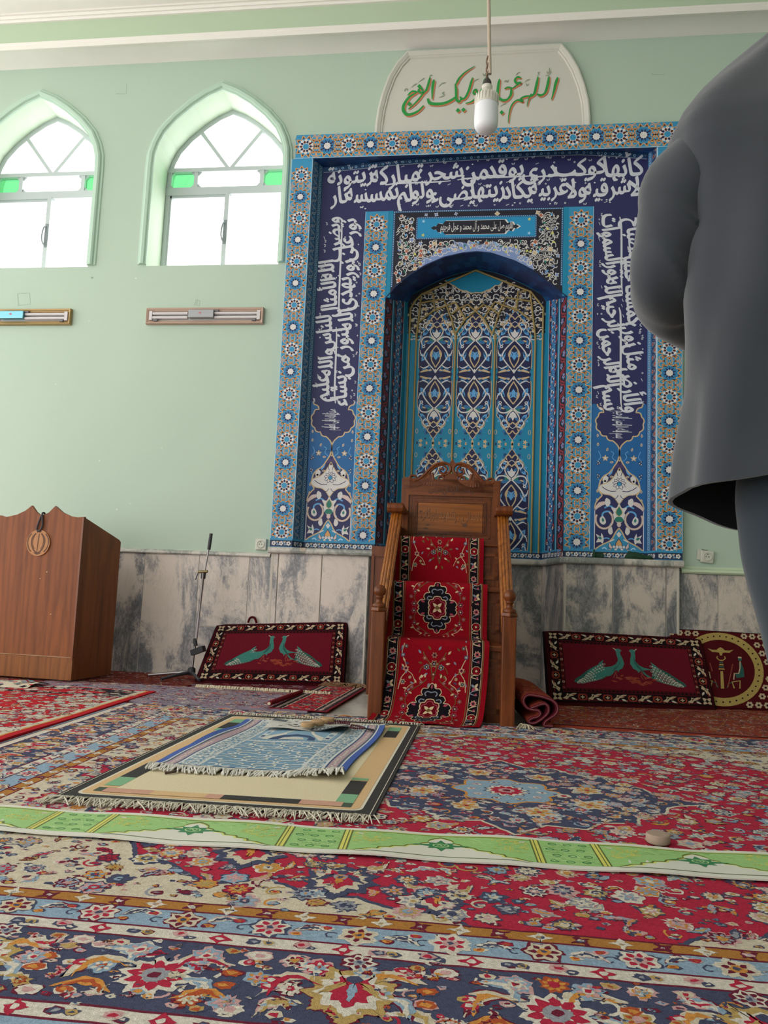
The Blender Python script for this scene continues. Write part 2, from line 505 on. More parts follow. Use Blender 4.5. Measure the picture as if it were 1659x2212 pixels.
# windows
GL = glass_mat('clear_glass', '#ffffff'); GG = glass_mat('green_glass', '#93cba5', .05)
FY = WY+.29
INN = [(x*.985, z) for x, z in ARCH]
def window(cx, k):
    root = bpy.data.objects.new('window_%d' % k, None); COL.objects.link(root); root.location = (cx, FY, 3.115); tag(root, kind='structure')
    f = MB()
    outer = [(cx+x*.995, FY, z) for x, z in ARCH]
    f.sweep(outer, [(-.035, .0), (-.035, .035), (-.028, .04), (0, .04), (.004, 0)], ALU, (0, -1, 0))
    # wavy bead of sealant round the arch
    bead = cr([(cx+x*.99, FY-.03, z-.004) for x, z in ARCH[3:-3]], 5)
    f.tube([Vector((p.x+.005*sin(i*1.9), p.y, p.z+.005*cos(i*2.3))) for i, p in enumerate(bead)], .007, mat('sealant', '#8f8f8c', .8), 6)
    z1, z2, z3 = 3.115, 3.885, 4.055
    def bar(x0, x1, za, zb, d=.04): f.box(cx+x0, cx+x1, FY-d, FY, za, zb, ALU)
    bar(-.53, .53, z1, z1+.022); bar(-.53, .53, 3.83, 3.893, .045); bar(-.53, .53, 4.028, 4.062, .045)
    bar(-.295, -.262, 3.89, 4.03); bar(.262, .295, 3.89, 4.03)
    bar(-.018, .018, z1, 3.84, .05); bar(-.505, -.48, z1, 3.84, .03); bar(.48, .505, z1, 3.84, .03)
    bar(-.5, 0, 3.81, 3.835, .03)
    # fan bars
    for sx in (-1, 1):
        a = Vector((cx+sx*.012, FY-.02, 4.055)); b = Vector((cx+sx*.275, FY-.02, 4.395)); d = (b-a).normalized(); n = d.cross(Vector((0, 1, 0)))
        f.obox((a+b)/2, d*(b-a).length/2, n*.014, Vector((0, .018, 0)), ALU)
    # cut corners of the transom lights
    for x0, x1 in ((-.5, -.295), (-.262, .262), (.295, .5)):
        c = .03
        for px, sx in ((x0, 1), (x1, -1)):
            for pz, sz in ((3.90, 1), (4.028, -1)):
                f.prism([(cx+px, FY-.03, pz), (cx+px+sx*c, FY-.03, pz), (cx+px, FY-.03, pz+sz*c)], (0, .025, 0), ALU)
    f.build('window_frame', root)
    def pane(name, pts, m, y=FY-.012, lab=None):
        p = MB(); p.prism([(cx+x, y, z) for x, z in pts], (0, .005, 0), m); o = p.build(name, root)
        if lab: o['label'] = lab
    pane('sliding_pane', [(-.5, z1), (.01, z1), (.01, 3.84), (-.5, 3.84)], GL, FY-.018)
    pane('sliding_pane', [(-.01, z1), (.5, z1), (.5, 3.84), (-.01, 3.84)], GL, FY-.008)
    pane('transom_pane', [(-.262, 3.9), (.262, 3.9), (.262, 4.03), (-.262, 4.03)], GL)
    pane('transom_pane', [(-.5, 3.9), (-.295, 3.9), (-.295, 4.03), (-.5, 4.03)], GG, lab='green tinted pane')
    pane('transom_pane', [(.295, 3.9), (.5, 3.9), (.5, 4.03), (.295, 4.03)], GG, lab='green tinted pane')
    pane('fan_pane', [(0, 4.06)]+[(x*.97, z-.01) for x, z in ARCH[5:12]], GL)
    pane('fan_pane', [(-.51, 4.06)]+[(x*.97, z-.01) for x, z in ARCH[3:6]]+[(0, 4.06)], GL)
    pane('fan_pane', [(.51, 4.06), (0, 4.06)]+[(x*.97, z-.01) for x, z in ARCH[11:14]], GL)
    h = MB(); HM = mat('handle_grey', '#868e92', .4, metal=.2)
    h.tube(cr([(cx+.0, FY-.05, 3.58), (cx-.01, FY-.075, 3.56), (cx-.02, FY-.08, 3.48), (cx-.012, FY-.075, 3.43), (cx, FY-.055, 3.41)], 5), .006, HM)
    h.box(cx-.009, cx+.012, FY-.058, FY-.048, 3.40, 3.60, HM)
    h.build('window_handle', root)
for cx, k in WINS: window(cx, k)

# ceiling, bulkhead over the front wall
SY = 5.205
c = MB()
c.grid(lambda u, v: Vector((XL+(XR-XL)*u, WY+.02-(WY+.02-SY)*v, CZ-.0+.012*sin(pi*v))), 1, 8, WHITE, True, True)
c.add([(XL, SY, 4.885), (XR, SY, 4.885), (XR, SY, 5.10), (XL, SY, 5.10)], [(0, 1, 2, 3)], mat('green_band_paint', '#b6c9ac', .6))
c.add([(XL, SY, 5.1), (XR, SY, 5.1), (XR, -4.2, 5.1), (XL, -4.2, 5.1)], [(0, 1, 2, 3)], WHITE)
tag(c.build('ceiling'), kind='structure')
MOULD = mat('white_moulding', '#ebe7df', .55)
for k, (y, z, s) in enumerate(((SY, 4.812, 1), (SY, 5.02, 1))):
    t = MB()
    if k == 0: prof = [(0, .03), (-.022, .03), (-.022, .022), (-.03, .022), (-.03, .05), (-.026, .05), (-.026, .062), (-.03, .068), (-.03, .082), (0, .09)]
    else: prof = [(0, .03), (-.016, .03), (-.022, .04), (-.022, .048), (-.034, .048), (-.04, .06), (-.04, .068), (-.056, .068), (-.056, .08), (0, .08)]
    prof = [(y+a, z+b-(.03 if k == 0 else 0)) for a, b in prof]
    n = len(prof)
    t.add([(XL, a, b) for a, b in prof]+[(XR, a, b) for a, b in prof], [(i, (i+1) % n, (i+1) % n+n, i+n) for i in range(n)], MOULD)
    tag(t.build('trim_%d' % (3+k)), kind='structure')

# floor slab
f = MB(); f.add([(XL, -4.2, 0), (XR, -4.2, 0), (XR, 6.4, 0), (XL, 6.4, 0)], [(0, 1, 2, 3)], marble('floor_marble', '#c9c4ba', '#b5b2aa', '#9a9a94'))
tag(f.build('floor'), kind='structure')

# marble dado of the plain wall
def slabs(name, xs, y, z0, z1, th=.018, seams=None):
    t = MB()
    for a, b in zip(xs[:-1], xs[1:]):
        if seams and (a, b) in seams:
            zz = seams[(a, b)]
            t.box(a+.003, b-.003, y-th, y, z0, zz-.003, MARB); t.box(a+.003, b-.003, y-th, y, zz+.003, z1, MARB)
        else: t.box(a+.003, b-.003, y-th, y, z0, z1, MARB)
    t.box(xs[0], xs[-1], y-th+.004, y-.001, z0, z1, GROUT)
    o = t.build(name); tag(o, kind='structure'); return o
xs = [-6.05, -5.6, -5.15, -4.7, -4.2, -3.75, -3.3, -2.88, -2.47, -2.05, -1.67, -1.499]
slabs('trim_5', xs, WY, 0, .875, seams={(-2.05, -1.67): .36})
slabs('trim_6', [1.343, 1.60, 2.05, 2.5, 3.0, 3.5, 4.0], WY, 0, .865)
t = MB()
t.sweep([(XL, WY, .875), (-1.515, WY, .875)], [(0, .0), (0, .030), (.008, .036), (.020, .034), (.03, .02), (.034, 0)], MARBR, (0, -1, 0))
tag(t.build('trim_7'), kind='structure')
t = MB()
t.sweep([(1.36, WY, .868), (XR, WY, .868)], [(0, .0), (0, .03), (.012, .04), (.028, .034), (.036, .012), (.05, .0)], mat('green_ledge_paint', '#c3d3b4', .5), (0, -1, 0))
tag(t.build('trim_8'), kind='structure')

rw = MB(); rw.box(XR, XR+.2, -4.2, 6.4, 0, 5.1, GREEN); tag(rw.build('wall_right_light_block'), kind='structure')  # unseen solid wall, added to dim the light on the right side
rw = MB(); rw.box(-1.5, XR, -4.4, -4.2, 0, 5.1, GREEN); tag(rw.build('wall_rear_light_block'), kind='structure')  # unseen partial wall, added to cut light from behind and right
# ------------------------------------------------------------------ prayer niche with printed tile facing
F0, F1, F2 = 5.36, 5.49, 5.89
NAVY = tile('#30315e'); SKY = tile('#3a90bb'); TEAL = tile('#1d86ab'); WHI = tile('#d9d6d4'); ORA = tile('#d6a169'); BRO = tile('#57280f')
PBL = tile('#3b78ab'); DNV = tile('#1f2a52'); MID = tile('#2766a0'); DRK = tile('#23222f'); CRE = tile('#cdb48c'); LBL = tile('#63a6dc'); RUS = tile('#b0664a')
RED = tile('#97373c'); GRN = tile('#2f7a6c'); YEL = tile('#d3cf62'); GLD = mat('gold_rib', '#a08a52', .45, spec=.4); PNK = tile('#d8c2bd'); PERI = tile('#7f95c4')
CAL = tile('#d3d5dc'); EDGE = tile('#a7d2ec')

niche = thing('prayer_niche_facing', 'tall blue tile-patterned facing of the prayer niche with white calligraphy', 'prayer niche', (XC, F0, .95))

def star_cell(mb, fr, cx, cy, w, p, kind, link=True):
    R = w*.345
    # outlined kites around
    for k in range(10):
        a = 2*pi*k/10+pi/2
        tip = (cx+R*1.42*cos(a), cy+R*1.34*sin(a))
        b1 = (cx+R*1.04*cos(a-.21), cy+R*1.02*sin(a-.21)); b2 = (cx+R*1.04*cos(a+.21), cy+R*1.02*sin(a+.21))
        if abs(tip[0]-cx) < w*.5:
            mb.fill(fr, [b1, tip, b2], BRO, 3)
        nx = 2*pi*(k+1)/10+pi/2
        mid = (cx+R*.93*cos(a+pi/10), cy+R*.93*sin(a+pi/10))
        tip2 = (cx+R*1.42*cos(nx), cy+R*1.34*sin(nx))
        cl = lambda q: (max(cx-w*.5, min(cx+w*.5, q[0])), q[1])
        mb.stroke(fr, [cl(tip), mid, cl(tip2)], w*.042, ORA, 4)
    if kind == 0:      # white star on blue petals
        for k in range(10):
            a = 2*pi*k/10+pi/2
            mb.fill(fr, petal(cx, cy, a+pi/10, R*.92, R*.52), PBL, 2)
            mb.fill(fr, [(cx+R*.35*cos(a-.3), cy+R*.35*sin(a-.3)), (cx+R*.86*cos(a), cy+R*.86*sin(a)), (cx+R*.35*cos(a+.3), cy+R*.35*sin(a+.3))], DNV, 5)
        mb.fill(fr, star(cx, cy, R*.44, R*.36, 10, pi/2+pi/10), WHI, 6)
    else:              # ring of white petals
        for k in range(10):
            a = 2*pi*k/10+pi/2
            mb.fill(fr, circ(cx+R*.70*cos(a+pi/10), cy+R*.70*sin(a+pi/10), R*.235, 7), WHI, 2)
            mb.fill(fr, [(cx+R*.42*cos(a-.2), cy+R*.42*sin(a-.2)), (cx+R*.62*cos(a-.24), cy+R*.62*sin(a-.24)), (cx+R*.78*cos(a), cy+R*.78*sin(a)), (cx+R*.62*cos(a+.24), cy+R*.62*sin(a+.24)), (cx+R*.42*cos(a+.2), cy+R*.42*sin(a+.2))], BRO if k % 2 else DNV, 5)
        mb.fill(fr, circ(cx, cy, R*.60, 20), WHI, 3)
        mb.fill(fr, star(cx, cy, R*.40, R*.33, 10), SKY, 6)
        for k in range(10):
            a = 2*pi*k/10+pi/2
            mb.stroke(fr, [(cx+R*.45*cos(a+pi/10), cy+R*.45*sin(a+pi/10)), (cx+R*.62*cos(a+pi/10), cy+R*.62*sin(a+pi/10))], w*.008, RUS, 5)
    if not link: return
    # between cells: long hexagon and pentagons
    hy = cy+p/2; a, b = w*.10, w*.17
    hexa = [(cx-a, hy-b*.6), (cx, hy-b), (cx+a, hy-b*.6), (cx+a, hy+b*.6), (cx, hy+b), (cx-a, hy+b*.6)]
    mb.stroke(fr, hexa, w*.038, ORA, 4, closed=True)
    for sx in (-1, 1):
        for sy in (-1, 1):
            pc = (cx+sx*w*.31, hy+sy*p*.13)
            pg = [(pc[0]+w*.115*cos(t), pc[1]+w*.115*sin(t)) for t in [pi/2*sy+2*pi*k/5 for k in range(5)]]
            mb.stroke(fr, pg, w*.034, ORA, 4, closed=True)
            tq = [(cx+sx*w*.15, hy+sy*b*.95), (cx+sx*w*.22, hy+sy*b*1.35), (cx+sx*w*.09, hy+sy*b*1.45)]
            mb.fill(fr, tq, BRO, 3)
        mb.fill(fr, [(cx+sx*w*.19, hy-w*.05), (cx+sx*w*.30, hy), (cx+sx*w*.19, hy+w*.05)], BRO, 3)
        mb.stroke(fr, [(cx+sx*w*.12, hy), (cx+sx*w*.42, hy)], w*.018, ORA, 2)
        mb.stroke(fr, [(cx+sx*w*.5, hy-w*.16), (cx+sx*w*.42, hy), (cx+sx*w*.5, hy+w*.16)], w*.034, ORA, 4)

def star_strip(name, fr, w, L, p, off, first, parent=niche, edge=()):
    mb = MB()
    mb.rect(fr, -w/2, w/2, 0, L, SKY, 0)
    y = off*p; k = 0
    while y < L+.02:
        star_cell(mb, fr, 0, y, w, p, (k+first) % 2, y+p*.9 < L)
        y += p; k += 1
    for s in edge: mb.rect(fr, s*w/2-(.004 if s > 0 else 0), s*w/2+(0 if s > 0 else .004), 0, L, EDGE, 7)
    return mb.build(name, parent)

Z0, ZL, ZT = 1.01, 3.925, 4.115
XL0, XL1, XR0, XR1 = -1.513, -1.348, 1.187, 1.358
star_strip('star_border', Plane(((XL0+XL1)/2, F0, Z0), (1, 0, 0), (0, 0, 1)), XL1-XL0, ZL-Z0, .1705, .3, 1, edge=(-1, 1))
star_strip('star_border', Plane(((XR0+XR1)/2, F0, Z0), (1, 0, 0), (0, 0, 1)), XR1-XR0, ZL-Z0, .1705, .3, 1, edge=(-1, 1))
star_strip('star_border', Plane((XL0+.028, F0-.004, (ZL+ZT)/2), (0, 0, 1), (1, 0, 0), (0, -1, 0)), ZT-ZL, XR1-XL0-.032, .1664, .47, 1, edge=(-1,))
ix = (.945+.764)/2; iw = .15
for s in (-1, 1):
    star_strip('star_border', Plane((-.8535 if s < 0 else .6735, F1-.003, Z0), (1, 0, 0), (0, 0, 1)), .180, 2.545, .1835, .3, 0, edge=(s,))
# side returns of the facing
mb = MB()
mb.add([(XL0, F0, .95), (XL0, WY, .95), (XL0, WY, ZL), (XL0, F0, ZL)], [(0, 1, 2, 3)], PBL)
mb.add([(XR1, F0, .95), (XR1, WY, .95), (XR1, WY, ZT), (XR1, F0, ZT)], [(0, 3, 2, 1)], PBL)
mb.add([(XL0+.028, F0-.004, ZT), (XR1, F0-.004, ZT), (XR1, WY, ZT), (XL0, WY, ZT)], [(0, 1, 2, 3)], EDGE)
mb.add([(XL0+.028, F0-.004, ZL), (XR1-.02, F0-.004, ZL), (XR1-.02, F0, ZL), (XL0+.028, F0, ZL)], [(0, 1, 2, 3)], EDGE)
mb.build('facing_edge', niche)

# ---- narrow bands
def floral_band(mb, fr, w, L, ground, c1, c2, step, dots=False):
    mb.rect(fr, -w/2, w/2, 0, L, ground, 0)
    n = int(L/step); step = L/n
    for k in range(n):
        y = step*(k+.5)
        if dots:
            mb.stroke(fr, circ(0, y, w*.24, 8), w*.10, c1, 2, closed=True)
            for sx in (-1, 1): mb.stroke(fr, [(sx*w*.1, y+step*.32), (sx*w*.36, y+step*.5), (sx*w*.1, y+step*.68)], w*.09, c2, 2)
        else:
            sg = 1 if k % 2 else -1
            mb.stroke(fr, cr([(-sg*w*.32, y-step*.6), (sg*w*.3, y-step*.2), (sg*w*.25, y+step*.25), (-sg*w*.1, y+step*.35), (-sg*w*.28, y+step*.6)], 4), w*.09, c1, 2)
            for a in range(5): mb.fill(fr, petal(-sg*w*.16, y, a*2*pi/5+k, w*.22, w*.16, 3), c2, 3)
            mb.fill(fr, circ(-sg*w*.16, y, w*.07, 6), c1, 4)
        mb.stroke(fr, [(-w*.42, y-step*.5), (-w*.42, y+step*.5)], w*.03, c1, 1)
GRY = tile('#8e9aa8'); BLK = tile('#22262f')
PANL, PANR = -1.294, 1.149
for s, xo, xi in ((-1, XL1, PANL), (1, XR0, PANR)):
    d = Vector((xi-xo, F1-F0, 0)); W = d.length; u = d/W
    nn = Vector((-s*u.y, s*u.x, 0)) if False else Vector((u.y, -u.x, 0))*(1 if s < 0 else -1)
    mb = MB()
    floral_band(mb, Plane(Vector((xo, F0, .95))+u*W*.33, u, (0, 0, 1), nn), W*.58, 3.06, DRK if s < 0 else WHI, GRY if s < 0 else DNV, PBL if s < 0 else RUS, .05)  # left band's shade is put into its dark colours, right band kept pale
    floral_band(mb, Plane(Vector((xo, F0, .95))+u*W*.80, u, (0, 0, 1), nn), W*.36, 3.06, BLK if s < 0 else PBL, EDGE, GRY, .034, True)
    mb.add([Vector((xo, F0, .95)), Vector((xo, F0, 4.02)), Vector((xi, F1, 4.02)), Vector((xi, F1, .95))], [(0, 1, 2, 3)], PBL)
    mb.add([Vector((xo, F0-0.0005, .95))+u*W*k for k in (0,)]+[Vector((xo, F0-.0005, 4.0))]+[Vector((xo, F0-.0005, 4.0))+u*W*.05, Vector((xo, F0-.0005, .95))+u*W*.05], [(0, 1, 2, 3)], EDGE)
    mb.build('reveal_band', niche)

# ---- soffit under the lintel: gently pointed
ptop = [(-1.30, 3.925), (-1.0, 3.948), (-.70, 3.971), (-.2, 3.99), (.34, 4.005), (.66, 4.006), (.9, 3.985), (1.155, 3.955)]
BLUES = [tile(h) for h in ('#17386c', '#1c447c', '#143060', '#22508a', '#1a2f66')]
mb = MB(); n = 26
def pt(x):
    for (a, za), (b, zb) in zip(ptop[:-1], ptop[1:]):
        if a <= x <= b: return za+(zb-za)*(x-a)/(b-a)
    return ptop[0][1] if x < 0 else ptop[-1][1]
for j in range(2):
    for i in range(n):
        q = []
        for ii, jj in ((i, j), (i+1, j), (i+1, j+1), (i, j+1)):
            t = jj/2; x = -1.348+(1.187+1.348)*ii/n; x2 = -1.30+2.455*ii/n
            q.append((x+(x2-x)*t, F0+.001+(F1-F0)*t, ZL+(pt(x2)-ZL)*t))
        mb.add(q, [(0, 3, 2, 1)], random.choice(BLUES))
mb.build('lintel_soffit', niche)

# ---- calligraphy panel (two side columns and the head)
FP = Plane((0, F1, 0), (1, 0, 0), (0, 0, 1))
mb = MB()
top = [(x, z) for x, z in ptop]
mb.fill(FP, [(PANL, 3.555)]+[(max(PANL, min(PANR, x)), z) for x, z in top]+[(PANR, 3.555)], NAVY, 0)
for x0, x1 in ((PANL, -.93), (.755, PANR)): mb.rect(FP, x0, x1, 1.01, 3.555, NAVY, 0)
# dotted strip along the top
for i in range(46):
    x = -1.27+2.40*(i+.5)/46; z = pt(x)-.022
    mb.stroke(FP, circ(x, z, .008, 7), .004, EDGE, 5, closed=True)
    if i % 2: mb.stroke(FP, [(x+.02, z+.008), (x+.026, z-.004), (x+.032, z+.008)], .003, GRY, 5)
mb.stroke(FP, [(x, pt(x)-.042) for x in [-1.29+2.43*k/30 for k in range(31)]], .006, GRY, 3)
mb.fill(FP, [(x, pt(x)-.001) for x in [-1.29+2.43*k/30 for k in range(31)]]+[(x, pt(x)-.04) for x in [1.14-2.43*k/30 for k in range(31)]], tile('#27476e'), 2)
# head inscription: words stacked, leaning and interlaced, cut with a slanted pen
PEN = radians(52)
def word(fr, txt, xr, yb, w, em, tilt=.10, lay=6, pen=.0065):
    P0, fs, bx, ids = text_raw(txt, .001)
    k = w/(bx[1]-bx[0])
    for iq, q in enumerate((-1, -.66, -.33, 0, .33, .66, 1)):
        ox, oy = pen*q*cos(PEN), pen*q*sin(PEN)
        P = []
        for (u, v), isl in zip(P0, ids):
            x = (u-bx[1])*k; y = v*em
            x -= .12*y                      # alifs lean
            y += tilt*x+.35*x*(x+w)         # words slope and bow
            P.append(fr(xr+x+ox, yb+y+oy, lay+iq*.26+.035*(isl % 7)))
        mb.add(P, fs, CAL)
def line_of(fr, txt, xr, xl, y0, em, jit, lay, pen=.0065):
    ws = txt.split(); L = [(lambda b: b[1]-b[0])(text_raw(t, .001)[2])+.16 for t in ws]; T = sum(L); x = xr
    for iw_, (t, l) in enumerate(zip(ws, L)):
        w = (xr-xl)*l/T
        word(fr, t, x+.02*w, y0+random.uniform(0, jit)+(.02 if iw_ % 2 else 0), w*1.04, em*random.uniform(.92, 1.08), random.uniform(.02, .10), lay+(iw_ % 2)*2.1, pen)
        x -= w
random.seed(8)
line_of(FP, 'كأنها كوكب درى يوقد من شجرة مباركة زيتونة', 1.12, -1.24, 3.795, .20, .01, 5)
line_of(FP, 'لا شرقية ولا غربية يكاد زيتها يضىء ولو لم تمسسه نار', 1.10, -1.22, 3.635, .20, .008, 9)
for x0, x1, z in ((-.80, -.30, 3.775), (-.25, .35, 3.80), (.30, .80, 3.80)):
    mb.stroke(FP, cr([(x0, z-.008), (x0+.1, z+.002), (x1-.1, z+.006), (x1, z+.012)], 6), .013, CAL, 17, taper=lambda t: .5+.5*sin(pi*min(1, t*1.2)))
random.seed(5)
for k in range(0):
    x = -1.1+2.1*k/12+random.uniform(-.03, .03); z0 = 3.61+random.uniform(0, .05)
    mb.stroke(FP, [(x+.012, z0), (x+.006, z0+.13), (x-.010, z0+.26+random.uniform(0, .05))], .011, CAL, 18, taper=lambda t: .5+.5*t)
def vowel_marks(fr, x0, x1, y0, y1, n, s=.02):
    for _ in range(n):
        x = random.uniform(x0, x1); y = random.uniform(y0, y1); k = random.random()
        if k < .4: mb.stroke(fr, [(x-s*.5, y+s*.3), (x-s*.2, y-s*.3), (x, y+s*.2), (x+s*.25, y-s*.3), (x+s*.6, y+s*.5)], s*.28, CAL, 19+random.random())
        elif k < .7: mb.fill(fr, star(x, y, s*.42, s*.3, 2), CAL, 19+random.random())
        elif k < .85: mb.stroke(fr, circ(x, y, s*.28, 7), s*.2, CAL, 19+random.random(), closed=True)
        else: mb.stroke(fr, [(x-s*.6, y-s*.2), (x+s*.6, y+s*.3)], s*.22, CAL, 19+random.random())
vowel_marks(FP, -1.1, .95, 3.90, 3.955, 40); vowel_marks(FP, -1.0, .9, 3.575, 3.605, 34); vowel_marks(FP, -1.1, .95, 3.73, 3.8, 26)
# columns
def column(xc, ang, rows, end, hw):
    fr = Sub(FP, xc, 2.82, ang)
    zt = .72 if ang > 0 else -.72
    sg = 1 if ang > 0 else -1
    a0, a1 = (-.80, .68) if sg > 0 else (-.68, .80)
    # rows: local y runs outward
    line_of(fr, rows[0], a1, a0+.02, -hw+.055, .165, .006, 5)
    line_of(fr, rows[1], a1+.01, a0+.05, .035, .160, .006, 9)
    for b0, b1 in ((a0+.03, a0+.62), (a0+.72, a1-.02)):
        mb.stroke(fr, cr([(b0, -.012), (b0+.1, .0), (b1-.1, .004), (b1, .012)], 6), .014, CAL, 17, taper=lambda t: .5+.5*sin(pi*min(1, t*1.15)))
    for k in range(0):
        x = a0+.04+(a1-a0-.06)*k/8+random.uniform(-.02, .02)
        mb.stroke(fr, [(x+.01, -.07+random.uniform(-.03, .03)), (x+.006, .05), (x-.010, .115+random.uniform(0, .03))], .011, CAL, 18, taper=lambda t: .5+.5*t)
    vowel_marks(fr, a0, a1, hw-.035, hw-.005, 26, .019); vowel_marks(fr, a0, a1, -hw, -hw+.03, 24, .018); vowel_marks(fr, a0, a1, -.04, .04, 10, .018)
    # lobed end with the small line
    cp = [(.158, 2.063), (.150, 2.040), (.112, 2.002), (.150, 1.972), (.160, 1.915), (.138, 1.862), (.092, 1.830), (.048, 1.796), (0, 1.692)]
    bul = [.05, -.22, .30, .22, .24, .26, .24, -.16]; lob = []
    for (p, q, bb) in zip(cp[:-1], cp[1:], bul):
        d = Vector((q[0]-p[0], q[1]-p[1], 0)); nrm_ = Vector((-d.y, d.x, 0))
        for j in range(6):
            t = j/6; lob.append(Vector((p[0], p[1], 0))+d*t+nrm_*bb*sin(pi*t))
    lob.append(Vector((0, 1.692, 0)))
    poly = [(xc+p.x, p.y) for p in lob]+[(xc-p.x, p.y) for p in lob[-2::-1]]
    x0, x1 = (PANL+.004, -.940) if sg > 0 else (.762, PANR-.004)
    mb.fill(FP, [(x0, 1.69), (x0, 2.063)]+[(2*xc-p[0], p[1]) for p in poly[:len(lob)]]+[(xc, 1.688)], MID, 2)
    mb.fill(FP, [(x1, 2.063), (x1, 1.69), (xc, 1.688)]+poly[:len(lob)][::-1], MID, 2)
    mb.rect(FP, x0, x1, 1.01, 1.69, MID, 2)
    mb.stroke(FP, [(2*xc-p[0], p[1]) for p in poly[:len(lob)]], .009, CRE, 4); mb.stroke(FP, poly[:len(lob)], .009, CRE, 4)
    f2 = Sub(FP, xc, 1.915, ang)
    if sg > 0: put_text(mb, f2, end, -.07, .09, -.065, .065, CAL, 6, .012)
    else: put_text(mb, f2, end, -.10, .10, -.075, .06, CAL, 6, .012)
    for k in range(3): mb.stroke(f2, [(-.05+.05*k, -.05), (-.045+.05*k, .085)], .004, CAL, 7)
    # flower spray between the two ornaments
    for sx in (-1, 1):
        for sy, zc in ((1, 1.62), (-1, 1.555)):
            X = lambda d: xc+sx*d
            Zc = lambda d: zc+sy*d
            for a in range(5): mb.fill(FP, petal(X(.098), Zc(.05), a*1.257+.3, .024, .013, 3), CRE, 5)
            mb.fill(FP, circ(X(.098), Zc(.05), .008, 8), WHI, 6)
            for dx, dz in ((.138, .014), (.148, .026), (.150, .006)): mb.fill(FP, circ(X(dx), Zc(dz), .0085, 8), DNV, 4); mb.fill(FP, circ(X(dx), Zc(dz), .0045, 6), WHI, 5)
            mb.stroke(FP, cr([(X(.02), Zc(.025)), (X(.05), Zc(.055)), (X(.04), Zc(.085)), (X(.06), Zc(.1))], 4), .005, LBL, 4)
            mb.stroke(FP, cr([(X(.15), Zc(.03)), (X(.13), Zc(.06)), (X(.145), Zc(.1))], 4), .005, LBL, 4)
            for dx, dz, aa in ((.055, .02, .1), (.085, .10, 1.2), (.15, .135, 1.5), (.152, .2, 1.6)):
                q = petal(X(dx)-.012*cos(aa), Zc(dz), aa, .028, .016, 4); mb.fill(FP, q, CRE, 4); mb.fill(FP, circ(X(dx), Zc(dz)+.012*sin(aa), .004, 6), MID, 5)
    mb.fill(FP, petal(xc, 1.69, -pi/2, .045, .022), CRE, 4); mb.fill(FP, petal(xc, 1.682, -pi/2, .028, .010), DNV, 5)
    mb.fill(FP, petal(xc, 1.50, pi/2, .04, .02), CRE, 4)
    # great palmette at the foot; s: metres per unit
    k = .001057; zb = 1.012
    G = lambda pts, n=3: [(p[0]*k, p[1]*k) for p in (cr(pts, n) if n > 1 else pts)]
    def both(fn):
        for sx in (-1, 1): fn(Sub(FP, xc, zb, 0, sx, 1))
    outl = [(0, 640), (14, 600), (36, 565), (48, 545), (70, 520), (100, 500), (122, 470), (132, 430), (128, 395), (112, 370), (128, 350), (150, 320), (160, 280)]
    def base(f):
        mb.fill(f, [(0, 0)]+[(0, 640*k)]+G(outl)+[(160*k, 0)], NAVY, 3)
        mb.stroke(f, G(outl), .009, CRE, 7)
        mb.stroke(f, [(158*k, 0), (158*k, 300*k)], .005, WHI, 6)
    both(base)
    whitefan = [(0, 560), (22, 520), (48, 480), (80, 455), (118, 440), (136, 420), (130, 398), (100, 378), (60, 372), (28, 350), (0, 310)]
    def fan(f):
        mb.fill(f, G(whitefan), WHI, 8); mb.stroke(f, G(whitefan), .006, CRE, 9)
        mb.fill(f, G([(0, 575), (12, 590), (30, 560), (34, 545), (16, 555), (0, 535)]), tile('#4a3f6e'), 8)
        for ia, (a, l) in enumerate(((1.3, 46), (.75, 46), (.2, 46), (-.4, 44), (-1.1, 42))):
            ly = 10+ia*.8+(.4 if f.sx > 0 else 0)
            mb.fill(f, petal(0, 448*k, a, l*k, 24*k), WHI, ly); mb.stroke(f, petal(0, 448*k, a, l*k, 24*k), .0035, DNV, ly+.2, closed=True)
        if f.sx > 0: mb.fill(f, circ(0, 448*k, 16*k, 12), DNV, 15); mb.fill(f, circ(0, 448*k, 13*k, 12), SKY, 16)
        mb.stroke(f, G([(20, 400), (55, 398), (90, 412), (112, 428)]), .005, DNV, 10)
        mb.stroke(f, G([(6, 372), (20, 352), (34, 350)]), .004, DNV, 10)
        mb.stroke(f, G([(10, 500), (20, 540)]), .004, DNV, 10)
        mb.fill(f, G([(70, 490), (95, 510), (108, 480), (104, 450), (120, 430), (100, 440), (76, 470)]), WHI, 6)
        mb.fill(f, G([(40, 545), (62, 530), (70, 500), (58, 510), (48, 520)]), LBL, 6)
        # pillar petals and lower scrolls
        mb.fill(f, G([(60, 340), (84, 352), (94, 320), (80, 296), (66, 300), (56, 318)]), WHI, 6)
        mb.stroke(f, G([(0, 250), (30, 280), (62, 300), (96, 285)]), .010, LBL, 5)
        ring = [(66+58*cos(t), 215+60*sin(t)) for t in [-.9+5.0*j/14 for j in range(15)]]
        ring = [(96+56*cos(t), 208+62*sin(t)) for t in [2.2+4.6*j/16 for j in range(17)]]
        mb.stroke(f, G(ring, 1), .014, CRE, 6); mb.stroke(f, G(ring, 1), .008, PNK, 7)
        mb.fill(f, G([(96, 330), (132, 320), (156, 285), (158, 262), (140, 280), (110, 300), (92, 308)]), PNK, 6)
        mb.stroke(f, G([(56, 258), (80, 262), (104, 250), (110, 226)]), .012, LBL, 6)
        mb.fill(f, G([(104, 232), (124, 216), (122, 186), (100, 172), (84, 188), (90, 214)]), WHI, 8); mb.fill(f, petal(102*k, 190*k, 1.4, 30*k, 16*k), GRN, 9)
        mb.fill(f, G([(0, 326), (18, 286), (52, 290), (34, 252), (52, 232), (22, 196), (0, 176)]), WHI, 6)
